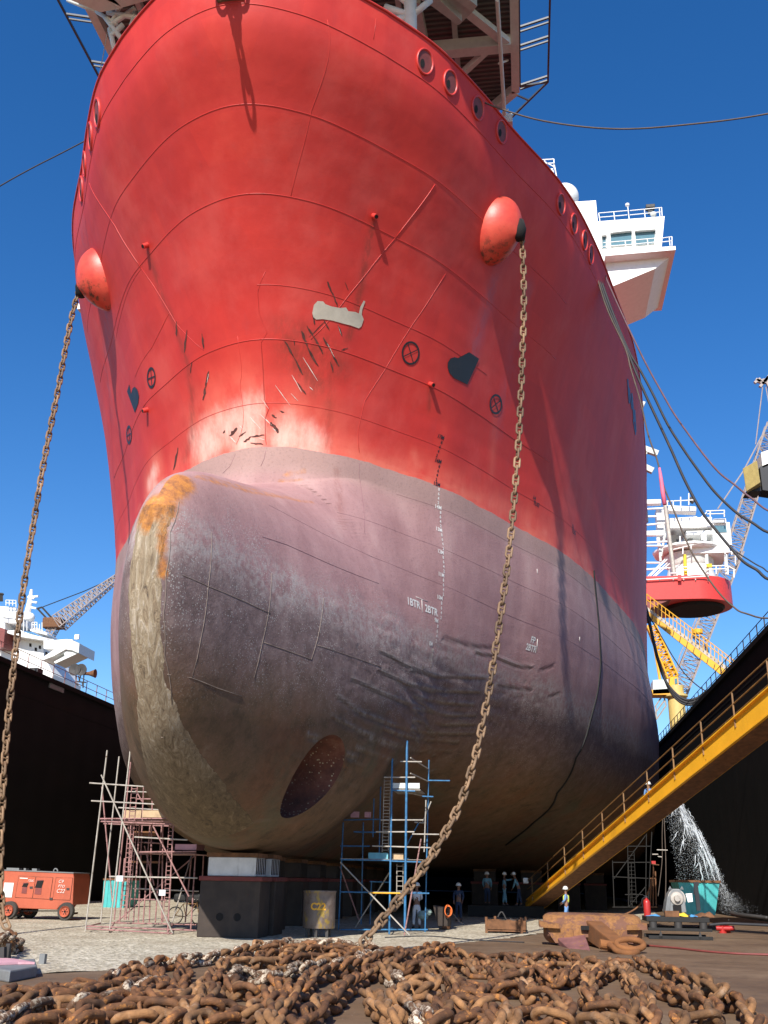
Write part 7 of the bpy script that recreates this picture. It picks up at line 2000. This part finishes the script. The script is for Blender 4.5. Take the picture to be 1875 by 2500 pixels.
def person(loc, yaw, label, shirt, trousers, vest=None, helmet=True, H=1.75, arms=None, lean=0.0, stride=.12, gloves=None):
    """yaw: direction the person faces (0 = +X)"""
    root = empty('person', loc, label, 'person', None)
    k = H / 1.75; cy, sy_ = cos(yaw), sin(yaw); L0 = Vector([float(v) for v in loc])
    def T(f, l, u):   # forward, left, up
        f = f + lean * max(0, u - .9)
        return L0 + Vector((cy * f - sy_ * l, sy_ * f + cy * l, u)) * k
    arms = arms or [((.05, .24, 1.15), (.18, .20, .95)), ((.02, -.24, 1.15), (.12, -.22, .93))]
    # body: one continuous skin under the clothes
    ch = []
    V = [(T(0, 0, .95), .11 * k), (T(0, 0, 1.12), .11 * k), (T(0, 0, 1.33), .12 * k), (T(0, 0, 1.45), .07 * k), (T(.01, 0, 1.52), .055 * k), (T(.02, 0, 1.62), (.085 * k, .10 * k)), (T(.01, 0, 1.71), .07 * k)]
    ch.append((None, V))
    n = 7; ends = []
    for i, (el, ha) in enumerate(arms):
        s = 1 if i == 0 else -1
        ha_v = Vector(ha); el_v = Vector(el); dd = (ha_v - el_v).normalized()
        ch.append((2, [(T(0, s * .18, 1.40), .05 * k), (T(*el), .040 * k), (T(*ha), .028 * k), (T(*(ha_v + dd * .06)), (.034 * k, .018 * k))])); n += 4
        palm = n - 1; sd = Vector((0, 1, 0)) if abs(dd.y) < .8 else Vector((1, 0, 0))
        for j in range(4):
            o_ = sd * ((j - 1.5) * .018); ln = (.055, .065, .062, .05)[j]
            ch.append((palm, [(T(*(ha_v + dd * .09 + o_)), .009 * k), (T(*(ha_v + dd * (.09 + ln) + o_ + Vector((.01, 0, -.012)))), .007 * k)])); n += 2
        ch.append((palm - 1, [(T(*(ha_v + dd * .05 + sd * .04 * s + Vector((.02, 0, 0)))), .010 * k), (T(*(ha_v + dd * .08 + sd * .05 * s + Vector((.035, 0, 0)))), .008 * k)])); n += 2
    for s in (1, -1):
        f = stride * s
        ch.append((0, [(T(0, s * .09, .88), .085 * k), (T(f * .5 + .02, s * .10, .50), .055 * k), (T(f, s * .11, .09), .04 * k), (T(f + .12, s * .12, .04), (.045 * k, .03 * k))])); n += 4
    skinmesh(ch, 'body', M['skin'], root)
    # face: nose, ears
    mb = MB(); c = T(.115, 0, 1.61); mb.lathe(c, [(.004, -.02), (.016, -.015), (.012, .02), (.003, .03)], 6)
    for s in (1, -1): mb.lathe(T(.01, s * .095, 1.61), [(.004, -.03), (.02, -.01), (.02, .02), (.004, .03)], 6)
    mb.build('facial_features', M['skin'], root)
    # clothes
    sh = [(None, [(T(0, 0, .93), (.15 * k, .11 * k)), (T(0, 0, 1.15), (.145 * k, .105 * k)), (T(0, 0, 1.36), (.17 * k, .11 * k)), (T(0, 0, 1.44), .08 * k)])]
    for i, (el, ha) in enumerate(arms):
        s = 1 if i == 0 else -1
        sh.append((2, [(T(0, s * .19, 1.40), .065 * k), (T(*el), .056 * k), (T(*(Vector(el) * .12 + Vector(ha) * .88)), .040 * k)]))
    skinmesh(sh, 'shirt', shirt, root)
    tr = [(None, [(T(0, 0, .98), (.14 * k, .11 * k)), (T(0, 0, .90), (.145 * k, .11 * k))])]
    for s in (1, -1):
        f = stride * s
        tr.append((1, [(T(0, s * .09, .80), .10 * k), (T(f * .5 + .02, s * .10, .50), .076 * k), (T(f * .9, s * .11, .14), .062 * k)]))
    skinmesh(tr, 'trousers', trousers, root)
    for s in (1, -1):
        f = stride * s
        skinmesh([(None, [(T(f - .03, s * .11, .12), .052 * k), (T(f - .02, s * .11, .05), .05 * k), (T(f + .10, s * .12, .04), (.05 * k, .036 * k)), (T(f + .17, s * .12, .035), (.04 * k, .028 * k))])], 'boot', M['blackmark'], root)
    if helmet:
        mb = MB(); c = T(.015, 0, 1.655); V = [(.135, 0), (.132, .04), (.115, .085), (.08, .125), (.03, .145), (.005, .148)]
        mb.lathe(c, [(r_ * k, z_ * k) for r_, z_ in V], 20); mb.lathe(T(.03, 0, 1.655), [(.10 * k, -.008), (.158 * k, -.008), (.158 * k, .004), (.10 * k, .012)], 20)
        mb.build('helmet', M['helmet'], root, smooth=True)
    else:
        mb = MB(); mb.lathe(T(0, 0, 1.66), [(.10 * k, -.02), (.105 * k, .04), (.07 * k, .09), (.01, .105)], 16); mb.build('hair', M['blackmark'], root, smooth=True)
    if vest:
        v = [(None, [(T(0, 0, 1.0), (.17 * k, .125 * k)), (T(0, 0, 1.18), (.165 * k, .122 * k)), (T(0, 0, 1.35), (.175 * k, .125 * k)), (T(0, 0, 1.42), (.11 * k, .09 * k))])]
        skinmesh(v, 'safety_vest', vest, root)
    return root
pw = onZ(1385, 2262)
person((pw[0], pw[1], 0), pi * .98, 'worker in blue coverall, yellow vest and white helmet standing behind the anchor', M['blueshirt'], M['blueshirt'], M['vest'], H=1.66, arms=[((.06, .22, 1.15), (.22, .12, 1.05)), ((.02, -.24, 1.15), (.20, -.16, 1.00))], stride=.1)
pw = onZ(1017, 2268)
person((pw[0], pw[1], 0), pi / 2 + .3, 'worker in white trousers and white shirt standing at the foot of the blue scaffold', M['whitecloth'], M['whitecloth'], None, helmet=True, H=1.72, arms=[((.10, .22, 1.15), (.30, .10, 1.20)), ((.08, -.22, 1.15), (.28, -.12, 1.10))], stride=.08)
for (x, yb_, Y, yaw, lab, sh, tr, arms) in (
    (1232, 2197, 60, 0.2, 'worker in pale blue with one arm raised, in the dark under the hull', M['cyancloth'], M['cyancloth'], [((.20, .20, 1.35), (.48, .15, 1.42)), ((.18, -.22, 1.35), (.45, -.18, 1.40))]),
    (1190, 2200, 60.5, pi / 2, 'dimly seen worker left of the worker with the raised arm, in the dark', M['cyancloth'], M['navy'], None),
    (1268, 2205, 59.6, pi, 'dim stooping worker at the foot of the yellow stairway', M['cyancloth'], M['navy'], [((.2, .2, 1.1), (.35, .1, .9)), ((.2, -.2, 1.1), (.35, -.1, .9))]),
    (1120, 2235, 50, -pi / 2, 'worker in dark clothes in the shadow behind the orange hose coil', M['navy'], M['navy'], None)):
    q = onY(x, yb_, Y); z_ = .61 if x > 1150 else 0.0
    if x < 1150: q = onZ(x, 2250)
    person((q[0], q[1], z_), yaw, lab, sh, tr, None, H=1.72, arms=arms, lean=.35 if x == 1268 else 0.0)
# someone climbing the stairway, and one on the upper gangway
best = min(np.arange(.2, .8, .005), key=lambda t: abs(proj(stq(t, .1, -.5))[0] - 1588))
q = stq(best, .0, -.5)
person((q[0], q[1], q[2] - .25), atan(dir_[1] / dir_[0]) + pi, 'worker with a white helmet half hidden on the yellow stairway', M['blueshirt'], M['navy'], None, H=1.45)
q = onY(1726, 1592, YG + 1.0)
person((q[0], q[1], q[2] - .4), 2.2, 'tiny worker in blue walking on the upper yellow gangway', M['blueshirt'], M['navy'], None, H=1.75)
